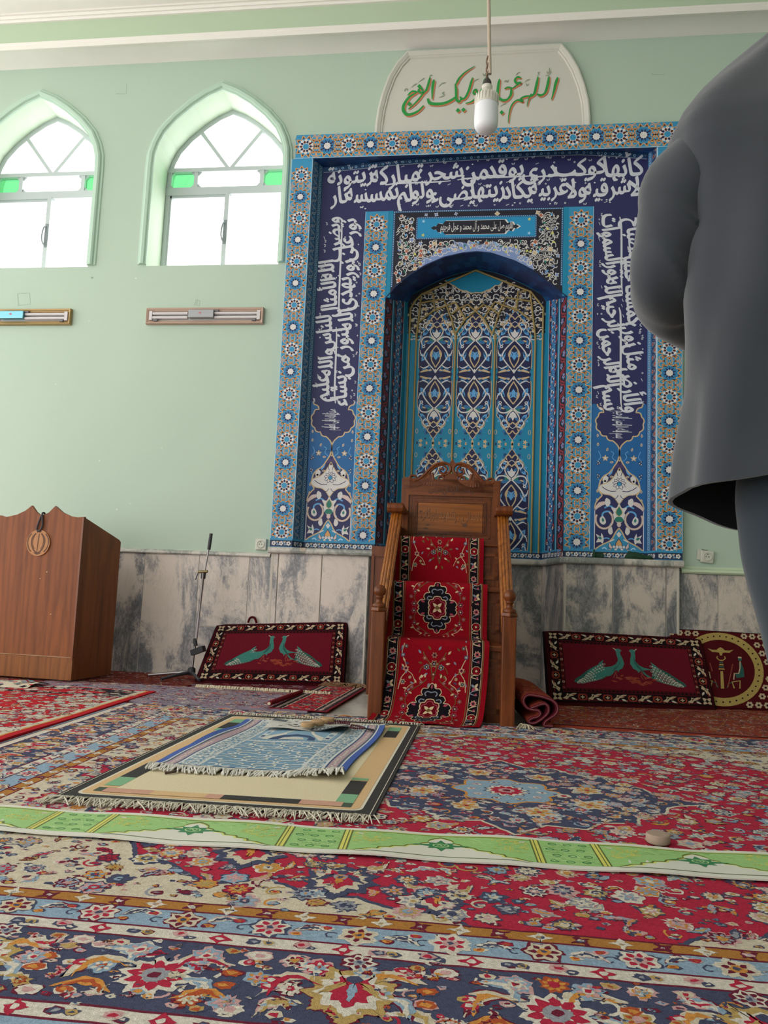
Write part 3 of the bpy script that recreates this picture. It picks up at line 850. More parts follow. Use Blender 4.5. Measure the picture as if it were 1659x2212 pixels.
        (mb.fill(f, petal(0, 228*k, pi/2, 70*k, 44*k), GRN, 9), mb.stroke(f, petal(0, 228*k, pi/2, 70*k, 44*k), .006, CRE, 10, closed=True)) if f.sx > 0 else None
        mb.fill(f, G([(0, 232), (20, 222), (30, 204), (14, 192), (0, 190)]), GRN, 8)
        if f.sx > 0: mb.fill(f, circ(0, 176*k, 14*k, 10, 18*k), PNK, 11)
        mb.fill(f, G([(46, 160), (66, 150), (70, 124), (54, 106), (40, 122), (42, 142)]), WHI, 6)
        mb.stroke(f, G([(36, 190), (54, 178), (58, 160)]), .010, LBL, 5)
        # corner lilies
        mb.fill(f, G([(100, 92), (112, 118), (118, 92), (150, 110), (134, 80), (148, 52), (118, 56), (104, 44), (98, 66)], 1), WHI, 6)
        mb.fill(f, petal(110*k, 76*k, .5, 30*k, 18*k), GRN, 7)
        mb.stroke(f, G([(60, 78), (80, 84), (100, 78)]), .008, LBL, 5)
        arch = [(0, 152), (22, 122), (40, 86), (62, 62), (96, 44), (128, 26), (158, 2)]
        mb.fill(f, [(0, 0)]+G(arch), SKY, 8); mb.stroke(f, G(arch), .009, CRE, 9)
        for x, y, r in ((11, 26, 11), (32, 26, 9), (20, 8, 9)): mb.fill(f, circ(x*k, y*k, r*k*1.15, 9), DNV, 11); mb.fill(f, circ(x*k, y*k, r*k, 9), WHI, 12)
        mb.fill(f, G([(40, 22), (62, 58), (66, 24), (50, 10)], 1), PNK, 11); mb.stroke(f, G([(40, 22), (62, 58), (66, 24), (50, 10)], 1), .004, DNV, 12, closed=True)
        mb.fill(f, G([(0, 82), (18, 54), (20, 34), (0, 34)], 1), ORA, 11); mb.stroke(f, G([(0, 82), (18, 54), (22, 34)], 1), .004, DNV, 12)
        mb.fill(f, G([(0, 128), (16, 112), (8, 98), (0, 90)], 1), WHI, 10); mb.stroke(f, [(60*k, 60*k), (30*k, 76*k)], .008, WHI, 10)
        mb.stroke(f, G([(78, 8), (92, 20), (108, 12)]), .009, EDGE, 10)
        mb.fill(f, G([(52, 10), (76, 4), (70, 0), (48, 0)], 1), ORA, 10)
    both(fan)
column(-1.118, pi/2, ('نور على نور يهدى الله لنوره من يشاء', 'ويضرب الله الأمثال للناس والله عليم'), 'صدق الله العلى العظيم', .158)
column(.962, -pi/2, ('بسم الله الرحمن الرحيم الله نور السموات', 'والأرض مثل نوره كمشكاة فيها مصباح'), 'بسم الله الرحمن الرحيم', .165)
mb.build('inscription_panel', niche)

# ---- crown panel above the arch
mb = MB()
arc = [(-.764, 2.86), (-.70, 2.945), (-.636, 3.006), (-.55, 3.07), (-.465, 3.122), (-.328, 3.182), (-.19, 3.212), (-.085, 3.220), (.017, 3.208), (.189, 3.146), (.28, 3.098), (.36, 3.04), (.47, 2.955), (.584, 2.86)]
def arcz(x):
    for (a, za), (b, zb) in zip(arc[:-1], arc[1:]):
        if a <= x <= b: return za+(zb-za)*(x-a)/(b-a)
    return 2.86
FC = Plane((0, F1-.001, 0), (1, 0, 0), (0, 0, 1))
CX = -.092
mb.fill(FC, [(-.764, 3.557)]+arc+[(.584, 3.557)], DRK, 0)
# blue uprights at each side
for x0, x1 in ((-.768, -.728), (.545, .588)): mb.rect(FC, x0, x1, 2.87, 3.557, TEAL, 2)
def dots(p0, p1, step, c):
    n = max(1, int(hypot(p1[0]-p0[0], p1[1]-p0[1])/step))
    for k in range(n): mb.fill(FC, circ(p0[0]+(p1[0]-p0[0])*(k+.5)/n, p0[1]+(p1[1]-p0[1])*(k+.5)/n, .004, 5), c, 5)
for x in (-.720, .537): mb.stroke(FC, [(x, 2.95), (x, 3.55)], .014, tile('#33517c'), 3); dots((x, 2.95), (x, 3.55), .014, EDGE)
mb.stroke(FC, [(-.727, 3.547), (.545, 3.547)], .014, tile('#33517c'), 3); dots((-.727, 3.547), (.545, 3.547), .014, EDGE)
# pale blue cloud over the arch crown
cloud = [(-.52, 3.09), (-.5, 3.17), (-.42, 3.19), (-.40, 3.25), (-.30, 3.26), (-.22, 3.30), (CX, 3.27), (.04, 3.30), (.12, 3.26), (.21, 3.25), (.23, 3.19), (.31, 3.17), (.34, 3.07), (.189, 3.148), (.017, 3.209), (CX, 3.221), (-.19, 3.213), (-.328, 3.183)]
mb.fill(FC, cloud, PERI, 2)
cart = (-.545, .345, 3.33, 3.495)
def inside(x, z, m=.012): return -.71+m < x < .525-m and arcz(x)+m < z < 3.535-m and not (cart[0]-m < x < cart[1]+m and cart[2]-m < z < cart[3]+m)
random.seed(3)
def curl(x, z, a, r, w, c, lay):
    pts = []
    for k in range(13):
        t = k/12; rr = r*(1-.75*t); q = a+4.6*t
        pts.append((x+rr*cos(q), z+rr*sin(q)))
    if all(inside(*p) for p in pts): mb.stroke(FC, pts, w, c, lay); return True
for gx in range(34):
    for gz in range(22):
        x = -.70+gx*.0375+random.uniform(-.01, .01); z = 2.92+gz*.0285+random.uniform(-.008, .008)
        if not inside(x, z): continue
        xm = abs(x-CX); inc = (abs(xm-.3) < .22 and z < 3.3 and z < arcz(x)+.13) or (xm < .25 and z < 3.28)
        k = random.random()
        if curl(x, z, random.uniform(0, 6.3), random.uniform(.020, .034), .0055, WHI, 6) and k < .5: pass
        if k < .20:
            f = random.choice((RUS, RUS, CRE, PERI)); r = random.uniform(.012, .022)
            if inside(x, z, r): mb.fill(FC, star(x, z, r*1.25, r*.7, 4, random.random()), WHI, 7); mb.fill(FC, star(x, z, r, r*.5, 4, random.random()), f, 8)
        elif k < .55: mb.fill(FC, petal(x, z, random.uniform(0, 6.3), .028, .014, 3), random.choice((PERI, GRN, YEL, WHI, LBL)), 7) if inside(x, z, .03) else None
        elif k < .8 and inside(x, z, .04): mb.stroke(FC, cr([(x-.03, z-.02), (x, z+.01), (x+.03, z+.0), (x+.035, z+.03)], 3), .005, WHI, 6)
mb.rect(FC, *cart, tile('#2a8fc0'), 7)
for a, b in (((cart[0], cart[2]), (cart[1], cart[2])), ((cart[1], cart[2]), (cart[1], cart[3])), ((cart[1], cart[3]), (cart[0], cart[3])), ((cart[0], cart[3]), (cart[0], cart[2]))):
    mb.stroke(FC, [a, b], .012, tile('#33517c'), 8); dots_n = 0
    n = int(hypot(b[0]-a[0], b[1]-a[1])/.014)
    for k in range(n): mb.fill(FC, circ(a[0]+(b[0]-a[0])*(k+.5)/n, a[1]+(b[1]-a[1])*(k+.5)/n, .0035, 5), EDGE, 9)
cz_ = 3.4125
lobe = [(-.435, cz_), (-.41, cz_+.018), (-.395, cz_+.012), (-.38, cz_+.038), (-.345, cz_+.03), (-.325, cz_+.058), (-.29, cz_+.056), (.09, cz_+.058), (.125, cz_+.058), (.145, cz_+.03), (.18, cz_+.038), (.195, cz_+.012), (.21, cz_+.018), (.235, cz_)]
lobe = lobe+[(x, 2*cz_-z) for x, z in lobe[-2:0:-1]]
mb.fill(FC, lobe, WHI, 9); mb.fill(FC, [(CX-.008+(x-CX)*.985, cz_+(z-cz_)*.94) for x, z in lobe], DRK, 10)
put_text(mb, FC, 'اللهم صل على محمد و آل محمد و عجل فرجهم', -.365, .175, cz_-.048, cz_+.05, WHI, 12, .01)
for sx in (-1, 1):
    for sz in (-1, 1): mb.fill(FC, star(CX-.008+sx*.395, cz_+sz*.055, .016, .006, 5), YEL if sx*sz > 0 else EDGE, 9)
mb.build('crown_panel', niche)

# ---- niche soffit (blue tiles), sides and back
ZB = .945
BL, BR = -.632, .462
bk = [(BL, 2.99), (-.60, 3.055), (-.53, 3.10), (-.45, 3.142), (-.342, 3.195), (-.22, 3.235), (-.085, 3.262), (.04, 3.238), (.136, 3.205), (.21, 3.17), (.29, 3.13), (.37, 3.085), (.43, 3.045), (BR, 2.99)]
mb = MB(); n = 30; rows = 4
def pl(P, t):
    L = [0]
    for a, b in zip(P[:-1], P[1:]): L.append(L[-1]+hypot(a[0]-b[0], a[1]-b[1]))
    d = t*L[-1]
    for i in range(len(P)-1):
        if d <= L[i+1]+1e-9:
            q = (d-L[i])/(L[i+1]-L[i]); return (P[i][0]+(P[i+1][0]-P[i][0])*q, P[i][1]+(P[i+1][1]-P[i][1])*q)
random.seed(9)
for j in range(rows):
    for i in range(n):
        q = []
        for ii, jj in ((i, j), (i+1, j), (i+1, j+1), (i, j+1)):
            a = pl(arc, ii/n); b = pl(bk, ii/n); t = jj/rows
            q.append((a[0]+(b[0]-a[0])*t, F1-.002+(F2+.01-F1)*t, a[1]+(b[1]-a[1])*t))
        mb.add(q, [(0, 3, 2, 1)], random.choice(BLUES))
mb.stroke(Plane((0, F1-.003, 0), (1, 0, 0), (0, 0, 1)), arc, .008, tile('#10254f'), 2)
mb.build('niche_soffit', niche)
for s, xo, xi in ((-1, -.764, BL), (1, .584, BR)):
    d = Vector((xi-xo, F2-F1, 0)); W = d.length; u = d/W; nn = Vector((u.y, -u.x, 0))*(1 if s < 0 else -1)
    mb = MB()
    o = Vector((xo, F1, .95)); H = 2.08
    dk = s < 0
    def side(a, b, g): mb.rect(Plane(o, u, (0, 0, 1), nn), a*W, b*W, 0, H, g, 1)
    mb.add([o, o+u*W, o+u*W+Vector((0, 0, H)), o+Vector((0, 0, H))], [(0, 1, 2, 3)] if s < 0 else [(0, 3, 2, 1)], TEAL)
    fr1 = Plane(o+u*W*.17+nn*.0004, u, (0, 0, 1), nn); fr2 = Plane(o+u*W*.62+nn*.0004, u, (0, 0, 1), nn)
    floral_band(mb, fr1, W*.30, H-.02, tile('#282636'), RED, PERI, .085)
    side(.34, .36, EDGE); side(.38, .395, DRK)
    w2 = W*.40
    mb.rect(fr2, -w2/2, w2/2, 0, H, tile('#2a2a48'), 0)
    k = 0; y = .07
    while y < H-.06:
        sg = 1 if k % 2 else -1
        mb.stroke(fr2, cr([(sg*w2*.45, y-.06), (sg*w2*.3, y-.03), (-sg*w2*.35, y-.045), (-sg*w2*.45, y)], 4), .016, RED, 2)
        mb.stroke(fr2, circ(0, y, .040, 10, .046), .022, PBL, 3, closed=True)
        for a in range(6): mb.fill(fr2, petal(0, y, a*pi/3, .036, .024, 3), WHI if a % 2 else LBL, 5)
        mb.fill(fr2, star(0, y, .022, .012, 5), DNV, 6); mb.fill(fr2, circ(0, y, .007, 6), RED, 7)
        mb.stroke(fr2, circ(sg*w2*.22, y+.055, .014, 7), .006, LBL, 4, closed=True); mb.stroke(fr2, circ(-sg*w2*.3, y+.05, .010, 7), .006, WHI, 4, closed=True)
        y += .108; k += 1
    side(.825, .845, EDGE)
    mb.build('niche_side_band', niche)

FB = Plane((0, F2, 0), (1, 0, 0), (0, 0, 1))
mb = MB()
mb.fill(FB, [(BL, ZB)]+bk+[(BR, ZB)], TEAL, 0)
BX = -.085
# dark scroll ground of the upper part
def bz(y): return PY(1023, 540+y/3.606, F2).z
up = [(BL+.005, 2.76)]+[(x, z-.004) for x, z in bk]+[(BR-.005, 2.76), (.38, 2.70), (.3, 2.76), (.16, 2.66), (.05, 2.80), (BX, 2.78), (-.22, 2.80), (-.33, 2.66), (-.46, 2.76), (-.55, 2.70)]
mb.fill(FB, up, tile('#1f1c28'), 1)
random.seed(21)
def bzr(x):
    for (a, za), (b, zb) in zip(bk[:-1], bk[1:]):
        if a <= x <= b: return za+(zb-za)*(x-a)/(b-a)
    return 2.9
for gx in range(20):
    for gz in range(12):
        x = (gx+.5)*.0275; z = 2.70+gz*.047+random.uniform(-.01, .01)
        if z > bzr(BX+min(x, .5))-.05: continue
        a = random.uniform(0, 6.3); r = random.uniform(.018, .027)
        for sx in (-1, 1):
            P = [(BX+sx*(x+r*(1-.6*k/10)*cos(a+4.4*k/10)), z+r*(1-.6*k/10)*sin(a+4.4*k/10)) for k in range(11)]
            if all(BL+.01 < p[0] < BR-.01 and p[1] < bzr(p[0])-.01 for p in P): mb.stroke(FB, P, .008, WHI, 2)
            if (gx*7+gz*3) % 5 == 0: mb.fill(FB, star(BX+sx*x, z, .014, .009, 5), CRE, 3)
            elif (gx+gz) % 4 == 0: mb.fill(FB, circ(BX+sx*x, z, .011, 8), tile('#28323f'), 3)
# blue lobed head
hd = [(580, 238), (820, 168), (1062, 238), (1030, 248), (1000, 280), (975, 275), (940, 305), (905, 315), (870, 335), (825, 332), (785, 338), (745, 318), (715, 318), (680, 300), (650, 280), (612, 258)]
hdp = [(lambda p: (p.x, p.z))(PY(800+x/3.606, 540+y/3.606, F2)) for x, y in hd]
mb.fill(FB, hdp, TEAL, 4); mb.stroke(FB, hdp[2:]+hdp[:1], .008, CRE, 5)
for i in (4, 6, 8, 10, 12, 14): mb.fill(FB, star(*hdp[i], .012, .006, 4), CRE, 6)
# three arabesque columns
def arab(xc, zc, hw, hh, cut=None):
    for sx in (-1, 1):
        for sz in (-1, 1):
            f = Sub(FB, xc, zc, 0, sx, sz)
            if cut and sz < 0 and cut == 'top': continue
            U = lambda pts, n=4: [(p[0]/120*hw, p[1]/410*hh) for p in (cr(pts, n) if n > 1 else pts)]
            w = hw/120
            out = U([(0, 410), (20, 385), (44, 352), (78, 322), (84, 285), (108, 262), (106, 228), (118, 190), (118, 60), (110, 20), (118, 0)], 3)
            mb.fill(f, [(0, 0), (0, 410/410*hh)]+out, tile('#20244c'), 6)
            mb.stroke(f, out[:26], 4.5*w, CRE, 12)
            for pts in ([(0, 10), (18, 36), (52, 72), (80, 112), (76, 140), (48, 176), (8, 214), (-28, 246), (-46, 286), (-26, 322), (0, 340)],
                        [(10, 218), (44, 240), (86, 238), (104, 210), (92, 186), (76, 196)], [(18, 320), (52, 332), (74, 306), (58, 284), (46, 296)],
                        [(40, 60), (78, 40), (108, 50)], [(80, 112), (104, 130), (112, 158)]):
                mb.stroke(f, U(pts), 9*w, WHI, 10, taper=lambda t: .45+.55*sin(pi*min(1, .15+t)))
            for pts in ([(0, 214), (34, 250), (44, 284), (20, 312), (0, 300)], [(0, 44), (30, 96), (26, 150), (0, 186)], [(0, 352), (20, 372), (40, 360), (34, 340)]):
                mb.stroke(f, U(pts), 8*w, CRE, 9)
            for x, y, a, l, ww in ((96, 30, .2, 70, 30), (100, 84, 2.2, 72, 30), (104, 160, 1.9, 70, 28), (70, 200, .3, 60, 24), (40, 310, .9, 50, 24), (70, 350, 2.4, 44, 20), (14, 392, 1.2, 20, 12), (50, 232, 2.0, 40, 18), (110, 210, 1.8, 44, 18), (96, 250, 2.3, 70, 28), (62, 270, .6, 52, 22), (34, 356, .9, 46, 18), (20, 110, 1.2, 40, 24), (60, 140, -.6, 44, 18), (26, 20, .5, 60, 22), (110, 120, 2.9, 40, 16), (16, 260, 1.1, 40, 18)):
                x1 = x+l*cos(a)
                if x1 > 118: a = pi-a
                mb.fill(f, [(p[0]/120*hw, p[1]/410*hh) for p in petal(x, y, a, l, ww, 4)], LBL if (x+y) % 3 else PBL, 7)
                mb.fill(f, [(p[0]/120*hw, p[1]/410*hh) for p in petal(x+.2*l*cos(a), y+.2*l*sin(a), a, l*.6, ww*.4, 3)], MID, 8)
            for x, y, a, l, ww in ((40, 112, 1.9, 56, 18), (22, 306, 1.3, 34, 13), (66, 318, 2.2, 34, 12), (84, 208, 2.8, 30, 11)):
                mb.fill(f, [(p[0]/120*hw, p[1]/410*hh) for p in petal(x, y, a, l, ww, 4)], CRE, 11)
            mb.fill(f, U([(0, 232), (18, 246), (30, 272), (12, 270), (0, 292)], 1), WHI, 12); mb.fill(f, U([(14, 232), (50, 250), (44, 216), (20, 214)], 1), GRN, 8)
            mb.fill(f, U([(0, 90), (16, 112), (10, 130), (24, 150), (0, 140)], 1), LBL, 12)
            mb.fill(f, circ(88/120*hw, 178/410*hh, 11*w, 8), WHI, 12); mb.fill(f, circ(88/120*hw, 178/410*hh, 5*w, 6), DNV, 13)
            mb.fill(f, U([(22, 26), (104, 10), (106, 18), (60, 34), (48, 26), (36, 36)], 1), CRE, 12)
            mb.fill(f, U([(0, 36), (12, 22), (0, 8)], 1), WHI, 13)
    # flowers in the blue ground between medallions
    for sz in (-1, 1):
        zz = zc+sz*hh
        mb.fill(FB, petal(xc, zz, sz*pi/2, .05, .02, 4), CRE, 5)
        for sx in (-1, 1):
            for a in range(5): mb.fill(FB, petal(xc+sx*.098, zz+sz*.018, a*1.257, .020, .010, 3), CRE, 5)
            mb.fill(FB, circ(xc+sx*.05, zz+sz*.03, .008, 6), CRE, 5); mb.fill(FB, circ(xc+sx*.062, zz+sz*.0, .008, 6), DNV, 5); mb.fill(FB, circ(xc+sx*.125, zz+sz*.03, .007, 6), DNV, 5)
            mb.stroke(FB, circ(xc+sx*.13, zz-sz*.06, .010, 7, .018), .004, CRE, 5, closed=True)
zm = PY(1023, 809, F2).z; H1 = zm-PY(1023, 949, F2).z
ztop = PY(1023, 690, F2).z
for xc in (-.308, 0, .308):
    arab(BX+xc, zm, .137, H1); arab(BX+xc, zm-H1*2-.07, .137, H1)
mb.build('niche_back', niche)
# raised gold ribs
mb = MB()
def B(x, y): return PY(800+x/3.606, 540+y/3.606, F2-.008)
def rib(pts, r=.0085):
    mb.tube(pts, r, GLD, 6)
zb = 1.0
def down(p): return Vector((p.x, F2-.008, zb))
for q in ([(318, 460), (345, 400), (400, 345), (820, 158), (1250, 325), (1310, 400), (1325, 450)],):
    P = [B(*p) for p in q]; P[0].x = BX-.525; P[-1].x = BX+.525
    rib([Vector((BX-.525, F2-.008, zb))]+P+[Vector((BX+.525, F2-.008, zb))])
for sx, x, y0 in ((-1, -.468, 370), (1, .468, 330)): rib([Vector((BX+x, F2-.008, zb)), Vector((BX+x, F2-.008, 2.7)), B(395 if sx < 0 else 1245, y0)])
for sx in (-1, 1): rib([Vector((BX+sx*.156, F2-.008, zb)), Vector((BX+sx*.156, F2-.008, B(800, 655).z))])
for q in ([(660, 655), (740, 540), (880, 425), (940, 455), (1000, 500)], [(952, 655), (885, 535), (760, 425), (690, 455), (635, 500)], [(658, 655), (630, 530), (570, 380), (400, 412)],
          [(952, 655), (1000, 500), (1060, 370), (1245, 400)], [(380, 560), (480, 480), (600, 430), (665, 410), (740, 540)], [(1248, 545), (1150, 470), (1030, 430), (970, 405), (885, 530)],
          [(420, 340), (490, 340), (500, 470)], [(1210, 322), (1150, 325), (1140, 465)]):
    rib([B(*p) for p in q], .0075)
mb.build('gold_rib', niche)

# ---- base band with white flowers, following every face
mb = MB()
def base_band(a, b, flip=False):
    a = Vector(a); b = Vector(b); u = (b-a); L = u.length; u /= L
    fr = Plane(a, u, (0, 0, 1))
    mb.rect(fr, 0, L, 0, .062, tile('#27344f'), 0); mb.rect(fr, 0, L, .052, .066, SKY, 1); mb.rect(fr, 0, L, 0, .007, tile('#2a6f9e'), 1)
    n = max(1, int(round(L/.058)))
    for k in range(n):
        x = L*(k+.5)/n; y = .029
        for q in range(5): mb.fill(fr, circ(x+.010*cos(q*1.257), y+.010*sin(q*1.257), .0075, 6), WHI, 3)
        mb.fill(fr, circ(x, y, .005, 6), DNV, 4)
        if k < n-1:
            xx = x+L/n/2
            mb.fill(fr, [(xx-.012, y+.014), (xx, y), (xx+.010, y+.016)], CRE, 2); mb.fill(fr, [(xx-.01, y-.014), (xx, y), (xx+.012, y-.014)], GRY, 2)
            mb.stroke(fr, [(x+.012, y+.012), (xx+.016, y-.012)], .004, LBL, 1)
zb = .95
base_band((XL0, F0-.001, zb), (XL1, F0-.001, zb)); base_band((XL1, F0-.001, zb), (PANL, F1-.004, zb)); base_band((PANL, F1-.004, zb), (-.765, F1-.004, zb))
base_band((-.765, F1-.004, zb), (BL, F2-.004, zb)); base_band((BL, F2-.004, zb), (BR, F2-.004, zb)); base_band((BR, F2-.004, zb), (.585, F1-.004, zb))
base_band((.585, F1-.004, zb), (PANR, F1-.004, zb)); base_band((PANR, F1-.004, zb), (XR0, F0-.001, zb)); base_band((XR0, F0-.001, zb), (XR1, F0-.001, zb))
mb.build('base_band', niche)

# ---- marble dado of the niche (setting)
mb = MB()
def mslab(a, b, z0, z1, th=.02):
    a = Vector((a[0], a[1], 0)); b = Vector((b[0], b[1], 0)); u = (b-a).normalized(); n = Vector((u.y, -u.x, 0))
    a2 = a+u*.002; b2 = b-u*.002
    c = (a2+b2)/2-n*th/2+Vector((0, 0, (z0+z1)/2))
    mb.obox(c, u*(b2-a2).length/2, n*th/2, Vector((0, 0, (z1-z0)/2)), MARB)
    mb.obox((a+b)/2-n*(.003+th*.35)+Vector((0, 0, (z0+z1)/2)), u*((b-a).length/2+.004), n*th*.35, Vector((0, 0, (z1-z0)/2)), GROUT)
D0 = F0+.0
for a, b in ((-1.495, -1.445), (-1.44, -1.125), (-1.12, -.785)): mslab((a, D0), (b, D0), 0, .905)
for a, b in ((.575, .90), (.905, 1.25), (1.255, 1.335)): mslab((a, D0), (b, D0), 0, .905)
mslab((-.783, D0), (-.635, F2-.005), 0, .905); mslab((.47, F2-.005), (.573, D0), 0, .905)
for a, b in ((-.635, -.27), (-.265, .10), (.105, .47)): mslab((a, F2-.005), (b, F2-.005), 0, .905)
mslab((1.337, D0+.002), (1.342, WY), 0, .905); mslab((-1.50, WY), (-1.497, D0+.002), 0, .905)
o = mb.build('trim_9'); tag(o, kind='structure')
mb = MB()
pth = [Vector(p) for p in ((-1.515, F0, .905), (-.775, F0, .905), (-.645, F2-.02, .905), (.475, F2-.02, .905), (.568, F0, .905), (1.36, F0, .905))]
prof = [(.025, 0), (.034, .008), (.036, .02), (.034, .036), (.02, .046), (-.17, .046), (-.17, 0)]
vs = []; K = len(prof)
for i, p in enumerate(pth):
    d1 = (p-pth[max(0, i-1)]); d2 = pth[min(i+1, len(pth)-1)]-p
    d1 = d2 if d1.length < 1e-6 else d1; d2 = d1 if d2.length < 1e-6 else d2
    t = (d1.normalized()+d2.normalized()).normalized(); n = Vector((t.y, -t.x, 0)); k = 1/max(.5, cos(d1.angle(d2)/2))
    for a, b in prof: vs.append(p+n*a*k+Vector((0, 0, b)))
mb.add(vs, [(i*K+j, (i+1)*K+j, (i+1)*K+(j+1) % K, i*K+(j+1) % K) for i in range(len(pth)-1) for j in range(K)], MARBR)
mb.add(vs[:K], [tuple(range(K))], MARBR); mb.add(vs[-K:], [tuple(range(K))[::-1]], MARBR)
tag(mb.build('trim_11'), kind='structure')
# dark void wall behind everything (real thickness of the building)
bw = MB(); bw.box(-1.5, 1.36, F2+.02, F2+.2, 0, 4.2, WHITE); bw.box(-1.52, -1.36, WY+.001, F2+.1, 0, 4.1, WHITE); bw.box(1.2, 1.36, WY+.001, F2+.1, 0, 4.1, WHITE); bw.box(-1.5, 1.36, WY+.05, F2+.1, 4.1, 4.2, WHITE)
tag(bw.build('wall_back'), kind='structure')
# ------------------------------------------------------------------ stepped pulpit
WD = wood('red_brown_varnished_wood', '#85461d', '#4d230a', 'Z', coat=.1)
WDX = wood('red_brown_varnished_wood_crosswise', '#85461d', '#4b2209', 'X', coat=.1)
WDL = wood('golden_brown_varnished_wood', '#ae6a28', '#84491a', 'Z', rough=.22, coat=.6)
WDP = wood('amber_panel_wood', '#a65f20', '#7b4212', 'X', rough=.3, coat=.4)
WDK = mat('carved_groove_shade', '#4f2a12', .6)  # shade of the engraved strokes, put into a flat dark colour
MROT = radians(1.5)
mo = Vector((-.18, 4.0, 0))
mn = thing('stepped_pulpit', 'carved brown wooden stepped pulpit with handrails and ball finials', 'pulpit', mo)
mc, ms = cos(MROT), sin(MROT)
def ML(x, y, z=0): return Vector((mo.x+x*mc-y*ms, mo.y+x*ms+y*mc, z))
MX = Vector((mc, ms, 0)); MY = Vector((-ms, mc, 0)); MZ = Vector((0, 0, 1))
def mbox(mb, x0, x1, y0, y1, z0, z1, m): mb.obox(ML((x0+x1)/2, (y0+y1)/2, (z0+z1)/2), MX*(x1-x0)/2, MY*(y1-y0)/2, MZ*(z1-z0)/2, m)
# newel posts with balls
for s in (-1, 1):
    x = s*.338
    p = MB(); mbox(p, x-.036, x+.036, -.036, .036, 0, .555, WD)
    p.lathe([(.048, .555), (.042, .575), (.030, .583)], ML(x, 0, 0), WD, 4, False)
    q = p.v[-12:]
    po = p.build('newel_post', mn, bevel=.006)
    b = MB()
    b.lathe([(.034, .578), (.036, .586), (.033, .594), (.022, .598), (.016, .606), (.015, .618), (.020, .626), (.024, .630), (.020, .634)]+[(.033*sin(a), .662-.033*cos(a)) for a in [pi*k/10 for k in range(2, 11)]], ML(x, 0, 0), WD, 18)
    b.build('ball_finial', po)
    # sloping fluted handrail
    r = MB(); a = ML(s*.335, .03, .50); e = ML(s*.338, .86, 1.165); d = (e-a).normalized(); sd = MX; n = sd.cross(d)
    for off, h in ((-.024, .024), (-.008, .031), (.008, .031), (.024, .024)):
        r.tube([a+sd*off+n*(h-.02), e+sd*off+n*(h-.02)], .0105, WDL, 8)
    r.obox((a+e)/2-n*.012, d*(e-a).length/2, sd*.035, n*.022, WDL)
    r.build('handrail', mn)
    # arm rest with rolled front
    ar = MB()
    prof = [(.82, 1.165), (.80, 1.175), (.79, 1.195), (.795, 1.215), (.815, 1.228), (.85, 1.226), (1.16, 1.222), (1.16, 1.19), (.90, 1.186), (.87, 1.17)]
    ar.prism([ML(s*.345-.052, y, z) for y, z in prof], MX*.104, WD)
    ar.build('arm_rest', mn, bevel=.004)
    # arm support post behind the rail
    asup = MB(); mbox(asup, s*.335-.026, s*.335+.026, .86, .92, .9, 1.18, WD)
    asup.build('arm_post', mn)
    # stepped side
    sp = MB()
    out = [(.03, 0), (.03, .46), (.86, 1.10), (1.18, 1.10), (1.18, 0)]
    sp.prism([ML(s*.338-.018, y, z) for y, z in out], MX*.036, WD)
    sp.build('side_panel', mn)
# wider lower cabinet seen beside the left post
fl = MB(); mbox(fl, -.50, -.36, .95, 1.18, 0, .955, WD)
P0 = ML(-.50, .945, 0)
for z0, z1 in ((.06, .44), (.50, .90)):
    mbox(fl, -.49, -.48, .938, .95, z0, z1, WD); mbox(fl, -.38, -.37, .938, .95, z0, z1, WD); mbox(fl, -.49, -.37, .938, .95, z1-.012, z1, WD); mbox(fl, -.49, -.37, .938, .95, z0, z0+.012, WD)
fl.build('base_cabinet', mn)
# steps: risers with framed panels, treads with nosing
ST = ((.10, 0, .40), (.42, .40, .71), (.75, .71, .995))
for k, (y, z0, z1) in enumerate(ST):
    r = MB(); mbox(r, -.318, .318, y, y+.02, z0, z1-.03, WD)
    for x0, x1 in ((-.31, -.02), (.02, .31)):
        a, b = z0+.05, z1-.07
        for q in ((x0, x0+.022, a, b), (x1-.022, x1, a, b), (x0, x1, b-.022, b), (x0, x1, a, a+.022)): mbox(r, q[0], q[1], y-.012, y+.002, q[2], q[3], WDX)
        mbox(r, x0+.045, x1-.045, y-.008, y+.002, a+.045, b-.045, WDX)
    r.build('step_riser', mn)
    t = MB(); y2 = ST[k+1][0]+.01 if k < 2 else 1.15
    mbox(t, -.318, .318, y-.025, y2, z1-.032, z1, WDX)
    t.build('tread' if k < 2 else 'seat', mn, bevel=.006)
# back board
bb = MB(); by = 1.15
mbox(bb, -.335, -.285, by, by+.035, .9, 1.44, WD); mbox(bb, .285, .335, by, by+.035, .9, 1.44, WD)
mbox(bb, -.285, .285, by+.012, by+.03, .99, 1.42, WD)
mbox(bb, -.285, .285, by, by+.03, 1.325, 1.44, WDX); mbox(bb, -.285, .285, by, by+.03, .99, 1.03, WDX)
for i, (d, h, w) in enumerate(((0, .0, .010), (.030, .004, .008), (.040, .008, .008), (.05, .002, .006))):
    x0, x1, z0, z1 = -.272+d, .272-d, 1.04+d*.8, 1.318-d*.8
    yy = by+.012-h-.004
    for q in ((x0, x0+w, z0, z1), (x1-w, x1, z0, z1), (x0, x1, z0, z0+w), (x0, x1, z1-w, z1)): mbox(bb, q[0], q[1], yy, by+.013, q[2], q[3], WDX)
bo = bb.build('back_board', mn, bevel=.002)
pn = MB(); mbox(pn, -.218, .218, by+.004, by+.013, 1.084, 1.276, WDP)
